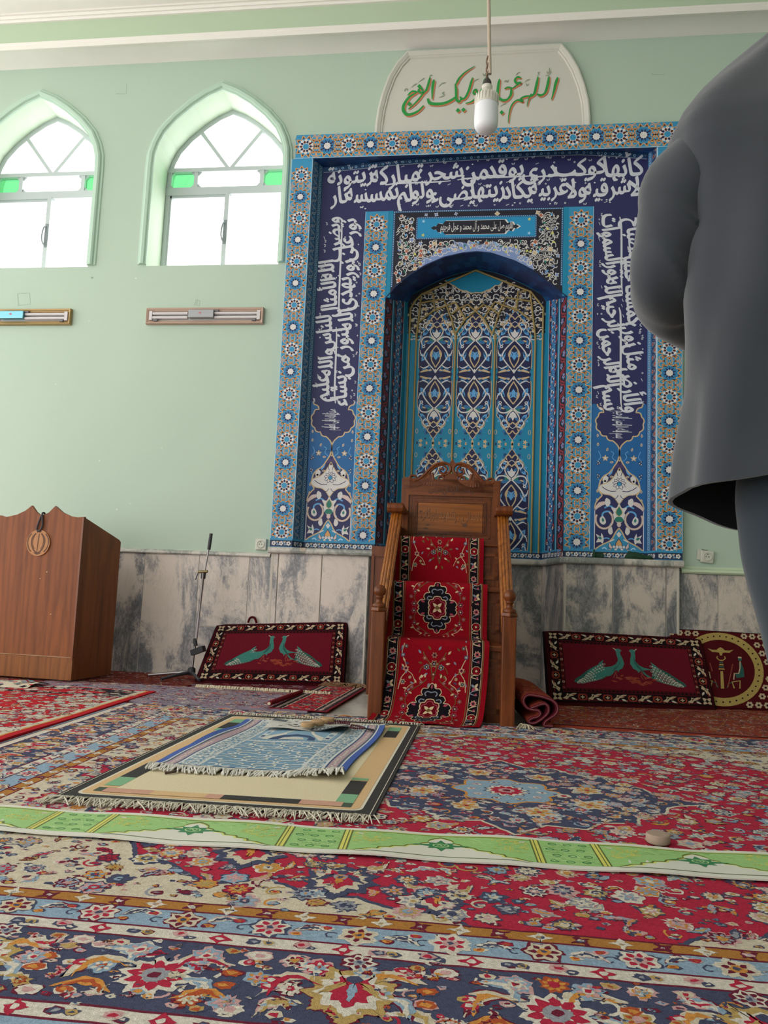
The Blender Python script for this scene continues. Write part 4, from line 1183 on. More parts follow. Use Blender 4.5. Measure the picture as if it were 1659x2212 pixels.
for x, z, r in ((.10, 1.13, .018), (-.15, 1.125, .012), (-.16, 1.10, .015), (.14, 1.105, .006), (-.01, 1.075, .010), (-.2, 1.215, .012)):
    pn.fill(Plane(ML(0, by+.0035, 0), MX, MZ), [(x+r*cos(a)*random.uniform(.7, 1.3), z+r*.6*sin(a)*random.uniform(.7, 1.2)) for a in [k*pi/5 for k in range(10)]], mat('wood_knot', '#5a3015', .4), 1)
pn.build('carved_panel', bo)
_AR['پ'] = 0xFB56; _AR['گ'] = 0xFB92; _AR['ک'] = 0xFB8E; _AR['ی'] = 0xFBFC
def carved(name, words, y, m1, m2):
    mb = MB(); fr = Plane(ML(0, y, 0), MX, MZ)
    for txt, x0, x1, z0, z1 in words:
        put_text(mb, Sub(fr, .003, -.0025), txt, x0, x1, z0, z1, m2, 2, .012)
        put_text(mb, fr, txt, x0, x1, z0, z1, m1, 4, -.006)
    mb.build(name, bo)
lw = mat('painted_carved_highlight', '#9a5d24', .4)  # paler copy of the letters paints the light on their carved edges
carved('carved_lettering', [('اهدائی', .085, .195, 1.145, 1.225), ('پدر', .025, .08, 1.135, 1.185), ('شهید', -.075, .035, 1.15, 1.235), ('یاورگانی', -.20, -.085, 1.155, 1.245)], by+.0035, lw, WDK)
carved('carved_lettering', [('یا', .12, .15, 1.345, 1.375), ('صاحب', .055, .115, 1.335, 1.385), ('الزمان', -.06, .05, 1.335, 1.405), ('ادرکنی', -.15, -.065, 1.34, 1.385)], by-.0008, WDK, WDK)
# carved crest with open scrolls (traced from pixels of an enlarged image crop: 1/6.636 px)
def CQ(x, y): return ML((x-790)/6.636/1643*5.15+.003, by, 1.44-(y-335)/6.636/1643*5.15)
cb = MB()
body = [(100, 315), (165, 320), (300, 330), (330, 370), (430, 300), (470, 250), (480, 420), (590, 400), (670, 350), (700, 270), (760, 250), (800, 250), (870, 290), (900, 370), (1000, 430), (1110, 440), (1120, 290), (1200, 350), (1260, 385), (1400, 380), (1420, 350), (1490, 350), (1490, 400), (1490, 520), (100, 500)]
cb.prism([CQ(*p) for p in body], MY*.028, WDX)
cb.prism([CQ(*p) for p in ((748, 110), (770, 70), (800, 36), (825, 75), (845, 115), (800, 150), (780, 150))], MY*.028, WD)
def scroll(pts, r0, r1, m=WD):
    P = cr([CQ(*p)-MY*.004 for p in pts], 6); N = len(P)
    cb.tube([p+MY*.012 for p in P], [r0+(r1-r0)*i/(N-1) for i in range(N)], m, 8)
for mir in (0, 1):
    X = (lambda x: x) if not mir else (lambda x: 1580-x)
    dy = (lambda y, x: y) if not mir else (lambda y, x: y+ (x-790)/700*24)
    S = lambda pts, a, b: scroll([(X(x), dy(y, X(x))) for x, y in pts], a, b)
    S([(180, 330), (200, 295), (250, 290), (285, 320), (260, 350), (235, 335)], .010, .005)
    S([(185, 340), (240, 365), (320, 340), (400, 270), (470, 190), (550, 125), (640, 95), (720, 105), (765, 150), (765, 210), (730, 255), (690, 270), (640, 262)], .012, .010)
    S([(250, 385), (330, 365), (420, 290), (490, 215), (560, 150), (640, 125), (700, 150), (715, 195), (690, 235), (650, 250), (615, 225), (620, 190), (650, 180), (665, 205)], .008, .006)
    S([(505, 240), (520, 310), (560, 370), (620, 380), (665, 350), (670, 305), (640, 285), (605, 300), (600, 335), (630, 345)], .010, .006)
    S([(640, 160), (636, 185)], .008, .008)
    for pts in ([(480, 245), (465, 330), (440, 420)], [(490, 250), (490, 340), (470, 430)], [(500, 260), (515, 350), (510, 425)], [(510, 270), (540, 350), (560, 405)], [(470, 240), (420, 330), (395, 420)], [(450, 270), (370, 370), (320, 390)]):
        S(pts, .004, .010)
cb.build('carved_crest', mn, bevel=.002)

# ------------------------------------------------------------------ red runner over the steps
RY = {k: yarn(v) for k, v in dict(red='#8a0a1a', dred='#5f0914', blk='#17131a', crm='#cdb893', pnk='#a8485a', gry='#7f8896', olv='#6b5530', blu='#44506e', whi='#c9c2b4').items()}
rp = [(1.02, 1.004), (.90, 1.004), (.74, 1.006), (.715, .996), (.708, .95), (.712, .85), (.706, .745), (.69, .722), (.60, .716), (.43, .720), (.388, .716), (.372, .69), (.378, .58), (.372, .46), (.352, .424), (.28, .410), (.12, .414), (.066, .412), (.045, .385), (.048, .27), (.035, .15), (.0, .06), (-.045, .024), (-.10, .012), (-.15, .009)]
rpath = cr([(0, y, z) for y, z in rp], 5)
RLn = [0]
for a, b in zip(rpath[:-1], rpath[1:]): RLn.append(RLn[-1]+(b-a).length)
RL = RLn[-1]
def runner(u, v, lay=0):
    v = max(0, min(RL-1e-6, v))
    lo = 0; hi = len(RLn)-1
    while hi-lo > 1:
        m_ = (lo+hi)//2
        if RLn[m_] <= v: lo = m_
        else: hi = m_
    t = (v-RLn[lo])/(RLn[hi]-RLn[lo]); p = rpath[lo].lerp(rpath[hi], t)
    d = (rpath[min(hi+1, len(rpath)-1)]-rpath[max(lo-1, 0)]).normalized(); n = Vector((0, d.z, -d.y))
    if n.y > 0 and n.z < 0: n = -n
    f = v/RL
    sh = -.055+.02*f
    if v > RL-.55: q = (v-RL+.55)/.55; sh -= .05*q*q; wob = .012*q*sin(u*13+1)+.016*q*(u*3.2)**2*(1 if u < 0 else .3)
    else: wob = .003*sin(u*17+v*9)
    if f < .35: u = u*(.96)
    p = p+n*(.004+lay*EPS*6+abs(wob))
    return ML(u+sh, p.y, p.z)
rt = thing('runner_carpet', 'narrow red floral runner carpet draped down the pulpit steps', 'carpet', ML(-.06, -.1, 0))
mb = MB()
W2 = .282
mb.grid(lambda a, b: runner((a*2-1)*W2, b*RL, 0), 40, 150, RY['red'])
mb.grid(lambda a, b: runner((a*2-1)*W2, b*RL, -22), 20, 150, RY['dred'], True, True)
for s in (-1, 1): mb.grid(lambda a, b: runner(s*W2, b*RL, -22+22*a), 1, 150, RY['red'])
mb.grid(lambda a, b: runner((a*2-1)*W2, RL, -22+22*b), 20, 1, RY['red'])
mb.build('carpet_body', rt)
random.seed(31)
pt_ = MB()
def lineV(u0, u1, m, lay, v0=0, v1=None): pt_.grid(lambda a, b: runner(u0+(u1-u0)*a, v0+((v1 or RL)-v0)*b, lay), 2, 150, m)
for s in (-1, 1):
    lineV(s*.192, s*.250, RY['blk'], 2)
    for u in (.186, .254): lineV(s*(u-.0022), s*(u+.0022), RY['olv'], 3)
    for u in (.196, .247): lineV(s*(u-.0012), s*(u+.0012), RY['crm'], 3)
    n = 24
    for k in range(n):
        v = RL*(k+.5)/n; f = Sub(runner, s*.221, v)
        if k % 3 == 0:
            pt_.fill(f, star(0, 0, .020, .013, 8, .2), RY['crm'], 4); pt_.fill(f, star(0, 0, .017, .010, 8, .2), RY['pnk'], 5); pt_.fill(f, circ(0, 0, .006, 7), RY['blk'], 6)
        elif k % 3 == 1:
            for x in (-.011, 0, .011):
                for y in (-.013, 0, .013): pt_.fill(f, circ(x, y, .0066, 6), RY['red'] if (x or y) else RY['crm'], 5)
            pt_.stroke(f, circ(0, 0, .024, 10), .003, RY['crm'], 4, closed=True)
        else:
            for a in range(4): pt_.fill(f, petal(0, 0, a*pi/2+.6, .026, .014, 3), (RY['crm'], RY['pnk'], RY['gry'])[a % 3], 5)
        pt_.stroke(f, cr([(.018, .012), (-.012, .022), (-.02, .034), (.014, .042)], 3), .004, RY['crm'] if k % 2 else RY['gry'], 4)
        pt_.fill(f, petal(.012, .03, 2.2, .018, .010, 3), RY['pnk'], 5)
def rflower(f, x, y, r, c1, c2, c3):
    for a in range(6): pt_.fill(f, petal(x, y, a*pi/3+x*40, r, r*.62, 3), RY[c1], 4)
    for a in range(6): pt_.fill(f, petal(x, y, a*pi/3+x*40, r*.72, r*.4, 3), RY[c2], 5)
    pt_.fill(f, circ(x, y, r*.28, 6), RY[c3], 6)
def twig(f, pts, c='crm', w=.003):
    pt_.stroke(f, cr(pts, 4), w, RY[c], 3)
def medallion(v0):
    for sx in (-1, 1):
        for sy in (-1, 1):
            f = Sub(runner, 0, v0, 0, sx, sy)
            o = [(0, .150), (.012, .140), (.02, .122), (.044, .120), (.052, .100), (.044, .086), (.066, .082), (.078, .062), (.070, .046), (.095, .044), (.112, .022), (.104, .008), (.112, 0)]
            p = cr(o, 3); qd = (.5 if sx > 0 else 0)+(.25 if sy > 0 else 0); pt_.fillc(f, [(0, 0)]+[(q.x, q.y) for q in p], RY['blk'], 3, 16); pt_.stroke(f, p, .004, RY['crm'], 5)
            o2 = [(0, .066), (.018, .062), (.026, .048), (.044, .044), (.05, .026), (.046, .010), (.052, 0)]
            p = cr(o2, 3); pt_.fillc(f, [(0, 0)]+[(q.x, q.y) for q in p], RY['dred'], 5, 12); pt_.stroke(f, p, .005, RY['crm'], 6)
            pt_.fill(f, petal(.0, .002, pi/4, .036, .018, 4), RY['crm'], 7+qd); pt_.fill(f, circ(0, 0, .012, 8), RY['olv'], 8+qd); pt_.stroke(f, cr([(0, .054), (.012, .05), (.02, .036), (.036, .032), (.042, .018), (.038, .0)], 3), .004, RY['pnk'], 7+qd)
            pt_.stroke(f, cr([(.03, .06), (.05, .064), (.058, .05), (.048, .045)], 3), .006, RY['gry'], 6)
            pt_.stroke(f, cr([(.0, .10), (.02, .105), (.032, .094), (.024, .08)], 3), .006, RY['gry'], 6)
            pt_.fill(f, petal(.07, .03, .4, .03, .014, 3), RY['pnk'], 6); pt_.fill(f, petal(.0, .118, 1.57, .03, .012, 3), RY['pnk'], 6)
            for x, y, r in ((.132, .02, .019), (.150, .06, .014), (.128, .088, .015), (.105, .125, .013), (.06, .150, .012)): rflower(f, x, y, r, *(('pnk', 'blk', 'crm') if r > .014 else ('olv', 'pnk', 'gry')))
            twig(f, [(.11, .02), (.13, .05), (.12, .09), (.09, .12), (.06, .14), (.03, .17)], 'olv', .004)
            twig(f, [(.14, .10), (.12, .13), (.09, .15), (.10, .17)], 'crm'); twig(f, [(.05, .15), (.07, .17), (.06, .19)], 'crm')
            for x, y, a in ((.10, .09, .5), (.085, .145, 1.2), (.13, .115, .2), (.04, .175, 1.4)): pt_.fill(f, petal(x, y, a, .022, .010, 3), RY['crm'], 4)
def spray(v0, sy):
    for sx in (-1, 1):
        f = Sub(runner, 0, v0, 0, sx, sy)
        for x, y, r, c in ((.0, .0, .022, ('crm', 'dred', 'gry')), (.038, -.018, .018, ('gry', 'blk', 'crm')), (.0, .045, .017, ('crm', 'pnk', 'blk')), (.05, .028, .014, ('olv', 'pnk', 'crm')), (.0, -.055, .016, ('olv', 'pnk', 'crm'))): rflower(f, x, y, r, *c)
        twig(f, [(0, -.09), (.01, -.04), (.02, 0), (.045, .03), (.06, .06)], 'olv', .005); twig(f, [(.02, 0), (.06, -.02), (.075, -.05)], 'olv', .004)
        for x, y, a in ((.02, .07, 1), (.03, -.05, -.6), (.06, .0, .2), (.07, .05, .9), (.015, -.1, -1.2), (.05, -.06, -.8)): pt_.fill(f, petal(x, y, a, .026, .012, 3), RY[random.choice(('crm', 'olv', 'gry'))], 4)
        # corner trails along the border
        twig(f, [(.175, -.14), (.165, -.08), (.14, -.04), (.15, 0), (.17, .05), (.16, .10)], 'crm', .004); twig(f, [(.14, -.04), (.11, -.06), (.09, -.1)], 'crm')
        for x, y, r, c in ((.155, -.1, .016, ('crm', 'blk', 'gry')), (.145, -.03, .018, ('crm', 'pnk', 'blk')), (.165, .04, .014, ('blu', 'gry', 'crm')), (.12, -.075, .012, ('olv', 'crm', 'pnk')), (.15, .085, .013, ('olv', 'blu', 'crm'))): rflower(f, x, y, r, *c)
        for _ in range(10): pt_.fill(f, petal(random.uniform(.1, .175), random.uniform(-.15, .12), random.uniform(0, 6), .022, .010, 3), RY[random.choice(('crm', 'olv', 'gry', 'blu'))], 4)
def vat(y, z):
    best = min(range(len(rpath)), key=lambda i: (rpath[i].y-y)**2+(rpath[i].z-z)**2); return RLn[best]
spray(vat(.71, .93), -1)
vm = vat(.376, .585); medallion(vm)
spray(vat(.047, .30), -1); medallion(vat(-.03, .035)-.03)
spray(vat(.55, .716), 1)
pt_.build('woven_pattern', rt)
# ------------------------------------------------------------------ plaster plaque with green lettering
pq = thing('plaster_plaque', 'white plaster wall plaque with moulded edge above the prayer niche', 'plaque', (XC, WY, 4.1))
OFF = mat('off_white_plaster', '#cdcbc0', .7, var=.02, vscale=3)
pts = [(-.888, 4.08), (-.885, 4.20), (-.872, 4.33), (-.845, 4.46), (-.80, 4.60), (-.74, 4.71), (-.663, 4.797), (.505, 4.797), (.57, 4.71), (.63, 4.60), (.68, 4.46), (.71, 4.33), (.722, 4.20), (.725, 4.08)]
mb = MB(); mb.prism([(x, WY-.012, z) for x, z in pts], (0, .0115, 0), OFF); mb.build('plaque_field', pq)
mb = MB(); mb.sweep([(x, WY, z) for x, z in pts], [(-.062, .012), (-.056, .022), (-.046, .022), (-.042, .028), (-.018, .038), (-.008, .036), (0, .022), (0, 0)], OFF, (0, -1, 0)); mb.build('plaque_moulding', pq)
GREENP = mat('green_letter_paint', '#1f9440', .5); ORG = mat('orange_letter_edge', '#c9744e', .6); SHD = mat('letter_mark_shade', '#8c9a80', .7)  # SHD: shade of the small raised marks, put into flat grey-green strokes
mb = MB()
SF = Plane((0, WY-.016, 0), (1, 0, 0), (0, 0, 1))
def sg(x, y): p = PY(840+x/3.95, 130+y/3.95, WY); return (p.x, p.z)
K = 1/3.95/1643*5.42*1.02
SGN = [
 ([(1440, 158), (1420, 215), (1405, 280), (1384, 350)], 30, 1), ([(1365, 148), (1352, 225), (1332, 288), (1296, 312), (1262, 302)], 26, 0), ([(1272, 152), (1254, 240), (1238, 298), (1210, 318), (1196, 320)], 26, 0),
 ([(1200, 318), (1216, 300), (1196, 335), (1184, 365), (1176, 408)], 16, 1), ([(1215, 316), (1160, 322), (1125, 342), (1140, 364), (1100, 352), (1062, 374), (1036, 420), (1023, 480), (1017, 548)], 24, 1),
 ([(1128, 166), (1098, 156), (1076, 178), (1086, 206), (1122, 204), (1090, 226), (1055, 250)], 22, 0), ([(1055, 252), (1015, 244), (985, 256)], 18, 0), ([(1044, 252), (1040, 305), (1008, 348), (965, 352), (938, 330)], 26, 0), ([(944, 172), (932, 240), (928, 315), (950, 350)], 26, 0),
 ([(998, 378), (972, 386), (942, 408)], 12, 1), ([(835, 155), (815, 190), (800, 250), (770, 296), (745, 300)], 24, 0), ([(762, 300), (740, 262), (722, 288), (745, 308), (764, 292), (748, 330), (705, 366), (655, 380)], 22, 0),
 ([(716, 160), (700, 210), (680, 275), (652, 330), (625, 342), (606, 322)], 24, 0), ([(622, 334), (600, 366), (576, 340), (574, 268), (566, 212)], 24, 0), ([(572, 218), (605, 160), (660, 108), (732, 62)], 24, 1),
 ([(574, 322), (535, 352), (470, 380), (400, 386), (350, 376), (332, 338)], 32, 0), ([(386, 178), (374, 250), (370, 345)], 30, 1),
 ([(352, 158), (334, 230), (312, 278), (272, 288)], 24, 0), ([(300, 292), (278, 250), (254, 268), (272, 290), (296, 288), (262, 338), (215, 388), (166, 428)], 20, 0),
 ([(248, 286), (200, 278), (162, 312)], 20, 0), ([(232, 292), (176, 326), (132, 388), (126, 438), (156, 474), (206, 468), (258, 440), (298, 398)], 30, 0),
 ([(302, 162), (276, 178), (252, 196)], 13, 1), ([(238, 208), (212, 222), (188, 244)], 13, 1), ([(372, 138), (352, 138), (346, 156)], 10, 0), ([(132, 275), (140, 254), (156, 256), (150, 270)], 9, 0),
 ([(482, 200), (450, 208), (418, 242)], 11, 1), ([(472, 278), (456, 290), (470, 308), (440, 322), (425, 328)], 12, 1), ([(1366, 72), (1364, 108), (1352, 122), (1344, 104)], 9, 0), ([(1378, 100), (1366, 130), (1330, 142)], 7, 0), ([(1284, 110), (1268, 116), (1276, 130), (1252, 146)], 9, 1),
 ([(1198, 172), (1172, 182), (1152, 200)], 11, 1), ([(1190, 208), (1176, 224), (1166, 206)], 9, 0), ([(1114, 112), (1094, 122), (1078, 142)], 12, 1), ([(1018, 176), (1006, 196), (994, 182), (980, 196)], 9, 0), ([(826, 118), (812, 142), (798, 122)], 10, 0), ([(760, 170), (740, 178), (722, 192)], 11, 1)]
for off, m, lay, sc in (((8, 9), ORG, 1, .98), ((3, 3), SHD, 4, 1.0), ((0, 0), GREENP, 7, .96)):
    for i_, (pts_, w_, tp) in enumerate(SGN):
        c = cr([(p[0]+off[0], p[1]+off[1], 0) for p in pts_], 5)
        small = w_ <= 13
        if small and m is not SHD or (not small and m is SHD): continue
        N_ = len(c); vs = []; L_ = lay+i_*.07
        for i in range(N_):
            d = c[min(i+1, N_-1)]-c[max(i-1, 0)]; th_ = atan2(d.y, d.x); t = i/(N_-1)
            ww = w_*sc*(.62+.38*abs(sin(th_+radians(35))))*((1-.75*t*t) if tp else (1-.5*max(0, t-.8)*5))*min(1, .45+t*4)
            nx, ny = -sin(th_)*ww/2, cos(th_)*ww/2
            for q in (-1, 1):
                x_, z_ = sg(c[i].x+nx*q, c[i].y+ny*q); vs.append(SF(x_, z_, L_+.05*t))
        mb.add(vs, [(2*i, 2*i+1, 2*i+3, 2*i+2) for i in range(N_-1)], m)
    if m is not SHD:
        for x, y in ((262, 236), (178, 386), (590, 440), (637, 435), (962, 458)):
            mb.fill(SF, [sg(x+off[0]+a, y+off[1]+b) for a, b in ((-20, 0), (0, 20), (20, 0), (0, -20))], m, lay+2.5)
o = mb.build('calligraphy', pq); o['label'] = 'raised green lettering with orange edges'

# ------------------------------------------------------------------ hanging bulb
BY_ = 3.0
bc = PY(1050, 262, BY_)
lb = thing('hanging_bulb', 'large unlit white bulb hanging from the ceiling on a cord', 'light bulb', (bc.x, BY_, 2.55))
PLW = mat('white_bulb_plastic', '#d5d0c4', .45); DIF = mat('frosted_bulb_diffuser', '#e6e6ea', .35, spec=.4)
x0, y0 = bc.x, BY_
zb = PY(1050, 286, BY_).z; r = .050
m = MB(); m.lathe([(0, zb)]+[(r*.98*sin(a)**.75, zb+.035-.035*cos(a)) for a in [pi/2*k/8 for k in range(1, 9)]]+[(r, zb+.05), (r*.99, zb+.09), (r*.96, zb+.118)], (x0, y0, 0), DIF, 28); m.build('diffuser', lb)
m = MB()
prof = [(.049, zb+.116), (.050, zb+.122), (.047, zb+.15), (.038, zb+.166), (.024, zb+.172), (.022, zb+.19), (.0, zb+.19)]
m.lathe(prof, (x0, y0, 0), PLW, 28)
for k in range(22):
    a = 2*pi*k/22; e = Vector((cos(a), sin(a), 0)); t = Vector((-sin(a), cos(a), 0))
    m.obox(Vector((x0, y0, zb+.140))+e*.048, e*.003, t*.0025, Vector((0, 0, .018)), PLW)
m.build('heat_sink', lb)
m = MB(); m.lathe([(.0215, zb+.19), (.0225, zb+.205), (.019, zb+.207), (.0, zb+.207)], (x0, y0, 0), PLW, 18); m.build('screw_collar', lb)
m = MB(); m.lathe([(.017, zb+.206), (.018, zb+.222), (.014, zb+.232), (.006, zb+.242), (0, zb+.243)], (x0, y0, 0), mat('black_socket', '#35322f', .5), 16); m.build('socket', lb)
m = MB()
CORD = mat('brown_twisted_flex', '#7d6350', .7)
for s in (0, pi): m.tube([(x0-.001+.0045*cos(s+k*.9), y0+.0045*sin(s+k*.9), zb+.24+.011*k) for k in range(10)], .0032, CORD, 6)
m.build('twisted_flex', lb)
m = MB(); p1 = PY(1058, 160, BY_); p2 = PY(1053, -160, BY_)
ps = Vector((p2.x-p1.x, 0, p2.z-p1.z))/(p2.z-p1.z)
m.tube([p1, p1+ps*(5.1-p1.z)], .008, mat('cream_conduit', '#b7a694', .5), 10); m.build('conduit', lb)

# ------------------------------------------------------------------ fluorescent wall lights
GLT = mat('gilt_frame', '#a98d5c', .4, metal=.3); PNKF = mat('pinkish_wood_frame', '#b59a88', .5); TUB = mat('white_tube', '#cfcaca', .35); MTL = mat('grey_sheet_metal', '#9da0a2', .45, metal=.2); CAPM = mat('tube_end', '#6e6d72', .4)
def wall_light(name, label, cx, zc, frame, boxcol, u0=-.31, seed=0):
    t = thing(name, label, 'wall light', (cx, WY, zc), 'fluorescent wall lights')
    f = MB(); hw, hh = .465, .064
    f.sweep([(cx-hw, WY, zc-hh), (cx-hw, WY, zc+hh), (cx+hw, WY, zc+hh), (cx+hw, WY, zc-hh)], [(-.03, 0), (-.028, .02), (-.02, .024), (-.014, .03), (-.004, .034), (0, .026), (0, 0)], frame, (0, -1, 0), closed=True)
    f.build('gilt_frame', t, 0)
    b = MB(); b.box(cx-hw+.02, cx+hw-.02, WY-.008, WY-.0005, zc-hh+.02, zc+hh-.02, mat('white_back_plate', '#c2bfbc', .5)); b.build('back_plate', t)
    for dz in (-.014, .018):
        for x0, x1 in ((-.41, -.13), (.085, .42)):
            q = MB(); q.tube([(cx+x0, WY-.026, zc+dz), (cx+x1, WY-.026, zc+dz)], .0115, TUB, 12); q.build('tube', t)
    for x in (-.425, .43): e = MB(); e.box(cx+x-.012, cx+x+.012, WY-.036, WY-.008, zc-.034, zc+.036, TUB); e.build('tube_holder', t)
    for x, z in ((-.40, -.036), (.38, -.036), (.085, .036)): e = MB(); e.tube([(cx+x, WY-.03, zc+z), (cx+x+.03, WY-.032, zc+z-.001)], .0085, CAPM, 8); e.build('starter', t)
    k = MB(); k.box(cx-.115, cx+.083, WY-.055, WY-.008, zc-.022, zc+.038, boxcol)
    k.fill(Plane((cx-.02, WY-.0555, zc+.01), (1, 0, 0), (0, 0, 1)), [(-.02, .002), (.004, .012), (.006, -.008)], mat('red_sticker', '#c06a70', .6), 1)
    k.build('ballast_box', t, bevel=.003)
    return t
wall_light('fluorescent_wall_light', 'framed fluorescent wall light below the window nearest the prayer niche', -2.14, 2.70, PNKF, MTL)
wall_light('fluorescent_wall_light', 'gold framed fluorescent wall light cut by left photo edge', -3.69, 2.70, GLT, mat('blue_mirror_foil', '#6fa9b8', .2, metal=.6))

# ------------------------------------------------------------------ lectern
ro = radians(-5); lo = Vector((-2.545, 4.62, 0))
LX = Vector((cos(ro), sin(ro), 0)); LYv = Vector((-sin(ro), cos(ro), 0)); LZ = Vector((0, 0, 1))
lt = thing('lectern', 'brown wood veneer lectern with scalloped top and round emblem', 'lectern', lo)
LW = wood('brown_veneer', '#915328', '#6a3818', 'Z', .7, rough=.5, coat=.0)
LWD = wood('lectern_plinth_veneer', '#935a2c', '#70421d', 'Z', .8, rough=.5, coat=.0)
def LP(x, y, z): return lo+LX*x+LYv*y+LZ*z
WL = .64
top = [(-.58, 1.05), (-.50, 1.068), (-.44, 1.095), (-.395, 1.13), (-.36, 1.09), (-.33, 1.070), (-.30, 1.070), (-.265, 1.085), (-.22, 1.13), (-.165, 1.09), (-.105, 1.066), (-.05, 1.058), (0, 1.062)]
top = [(-.655, 1.062), (-.62, 1.060)]+top
f = MB(); f.prism([LP(-.655, 0, .165)]+[LP(x, 0, z) for x, z in top]+[LP(0, 0, .165)], LYv*.018, LW)
CHIPW = mat('chipped_veneer', '#c7a888', .7)
for x, z, r in ((-.245, .70, .006), (-.29, .655, .005), (-.19, .43, .005)): f.fill(Plane(LP(0, -.0006, 0), LX, LZ), [(x, z), (x+r*1.6, z+r*.5), (x+r*1.2, z-r), (x+r*.3, z-r*.6)], CHIPW, 1)
f.build('front_panel', lt)
f = MB(); f.prism([LP(-.655, -.002, .02), LP(-.655, -.002, .158), LP(0, -.002, .158), LP(0, -.002, .02)], LYv*.018, LWD); f.build('plinth_board', lt)
f = MB(); f.obox(LP(-.33, -.001, .162), LX*.325, LYv*.0035, LZ*.0022, mat('pale_joint_strip', '#a98058', .6)); f.build('joint_strip', lt)
for xx in (-.655, -.018):
    f = MB(); f.prism([LP(xx, .018, .02), LP(xx, .018, 1.055), LP(xx, .43, .945), LP(xx, .45, .93), LP(xx, .45, .02)], LX*.018, LW); f.build('side_panel', lt)
f = MB(); f.prism([LP(-.635, .02, 1.0), LP(-.02, .02, 1.0), LP(-.02, .44, .90), LP(-.635, .44, .90)], LZ*.016, LW); f.build('reading_board', lt)
f = MB(); f.obox(LP(-.005, -.003, .60), LX*.006, LYv*.004, LZ*.455, wood('edge_banding', '#8b4f28', '#703c1c', 'Z')); f.build('edge_banding', lt)
# emblem: disc with four crescents, sword and shadda
em = MB(); EM = mat('ochre_carved_emblem', '#a9713a', .5, var=.08, vscale=20); EMD = mat('emblem_groove', '#57300f', .6)
ec = LP(-.318, -.001, .885)
ef = Plane(ec-LYv*.008, LX, LZ)
em.prism([ec+LX*p[0]+LZ*p[1] for p in circ(0, 0, .086, 36)], -LYv*.0075, EM)
def cres(cx, r1, r2, a0, a1, sx):
    o_ = [(sx*(cx+r1*cos(a)), r1*1.15*sin(a)) for a in [a0+(a1-a0)*k/14 for k in range(15)]]
    return o_
for sx in (-1, 1):
    for (pts_, w_) in (([(.020, .062), (.045, .030), (.046, -.010), (.030, -.045), (.006, -.066)], .007), ([(.052, .060), (.072, .032), (.076, -.005), (.066, -.036), (.048, -.058)], .006), ([(.026, .058), (.038, .02), (.036, -.012), (.022, -.042)], .003)):
        em.stroke(ef, [(sx*p.x, p.y) for p in cr([(a, b, 0) for a, b in pts_], 5)], w_*1.35, EMD, 2)
em.stroke(ef, [(.004, .06), (0, 0), (-.004, -.075)], .007, EMD, 3, taper=lambda t: 1 if t < .5 else 1.4-.8*t)
em.fill(ef, [(-.03, -.066), (0, -.060), (.03, -.066), (0, -.078)], EMD, 3)
em.stroke(ef, cr([(-.016, .076, 0), (-.008, .068, 0), (0, .076, 0), (.008, .068, 0), (.018, .078, 0)], 4), .005, EMD, 2)
o = em.build('round_emblem', lt); o['label'] = 'ochre carved round emblem'
# strap loop hung over its top edge
st = MB(); BKS = mat('dark_grey_cord', '#3f3b40', .8)
sp_ = [(-.306, -.006, 1.076), (-.318, -.010, 1.04), (-.332, -.010, .995), (-.334, -.010, .972), (-.320, -.010, .962), (-.305, -.010, .972), (-.297, -.010, 1.0), (-.300, -.010, 1.04), (-.306, -.007, 1.076), (-.308, .006, 1.084), (-.31, .022, 1.08), (-.312, .03, 1.05)]
st.tube(cr([LP(*p) for p in sp_], 5), .006, BKS, 8)
tag(st.build('cord_loop'), 'dark grey cord loop hanging over scalloped top of the lectern', 'cord')

# ------------------------------------------------------------------ microphone stand
sd0 = Vector((-1.955, 5.14, 0))
ms_ = thing('microphone_stand', 'thin chrome and black microphone stand against the marble dado', 'microphone stand', sd0)
CHR = mat('dull_chrome', '#8f8a8a', .3, metal=.8); BLKP = mat('black_rubber', '#26262a', .55); GUN = mat('gunmetal', '#4a4a50', .4, metal=.5); BRS = mat('brass_clutch', '#8a7a55', .4, metal=.6)
def at(x, y, z): return sd0+Vector((x, y, z))
m = MB(); m.tube([at(0, 0, .04), at(.035, .02, .74)], .009, CHR, 10); m.build('pole', ms_)
m = MB(); m.tube([at(.025, -.01, .27), at(.042, -.012, .74)], .006, CHR, 8); m.build('boom_arm', ms_)
m = MB(); m.tube([at(.043, .01, .74), at(.056, .03, .92)], .0065, CHR, 8); m.build('upper_tube', ms_)
m = MB(); m.tube([at(.056, .03, .905), at(.064, .035, 1.02)], .012, BLKP, 12); m.build('rubber_grip', ms_)
m = MB(); m.tube([at(.034, .012, .70), at(.038, .012, .755)], .017, GUN, 12); m.tube([at(.0, 0, .745), at(.07, 0, .752)], .010, BRS, 8); m.tube([at(.0, .0, .735), at(-.012, -.01, .69)], .004, GUN, 6); m.build('clutch', ms_)
m = MB(); m.tube([at(.012, -.01, .285), at(.024, -.012, .235)], .014, BLKP, 8); m.obox(at(.045, -.02, .205), Vector((.045, -.01, .018)), Vector((.005, .02, 0)), Vector((-.006, .0, .018)), BLKP); m.build('microphone_clip', ms_)
m = MB(); m.lathe([(.022, .035), (.028, .05), (.026, .08), (.012, .09)], sd0, BLKP, 14); m.build('hub', ms_)
for dx, dy, mm in ((-.30, -.02, CHR), (-.13, -.20, GUN), (.12, -.16, GUN)):
    q = MB(); q.tube([at(0, 0, .055), at(dx*.4, dy*.4, .045), at(dx, dy, .022)], [.013, .011, .010], mm, 10); q.build('leg', ms_)

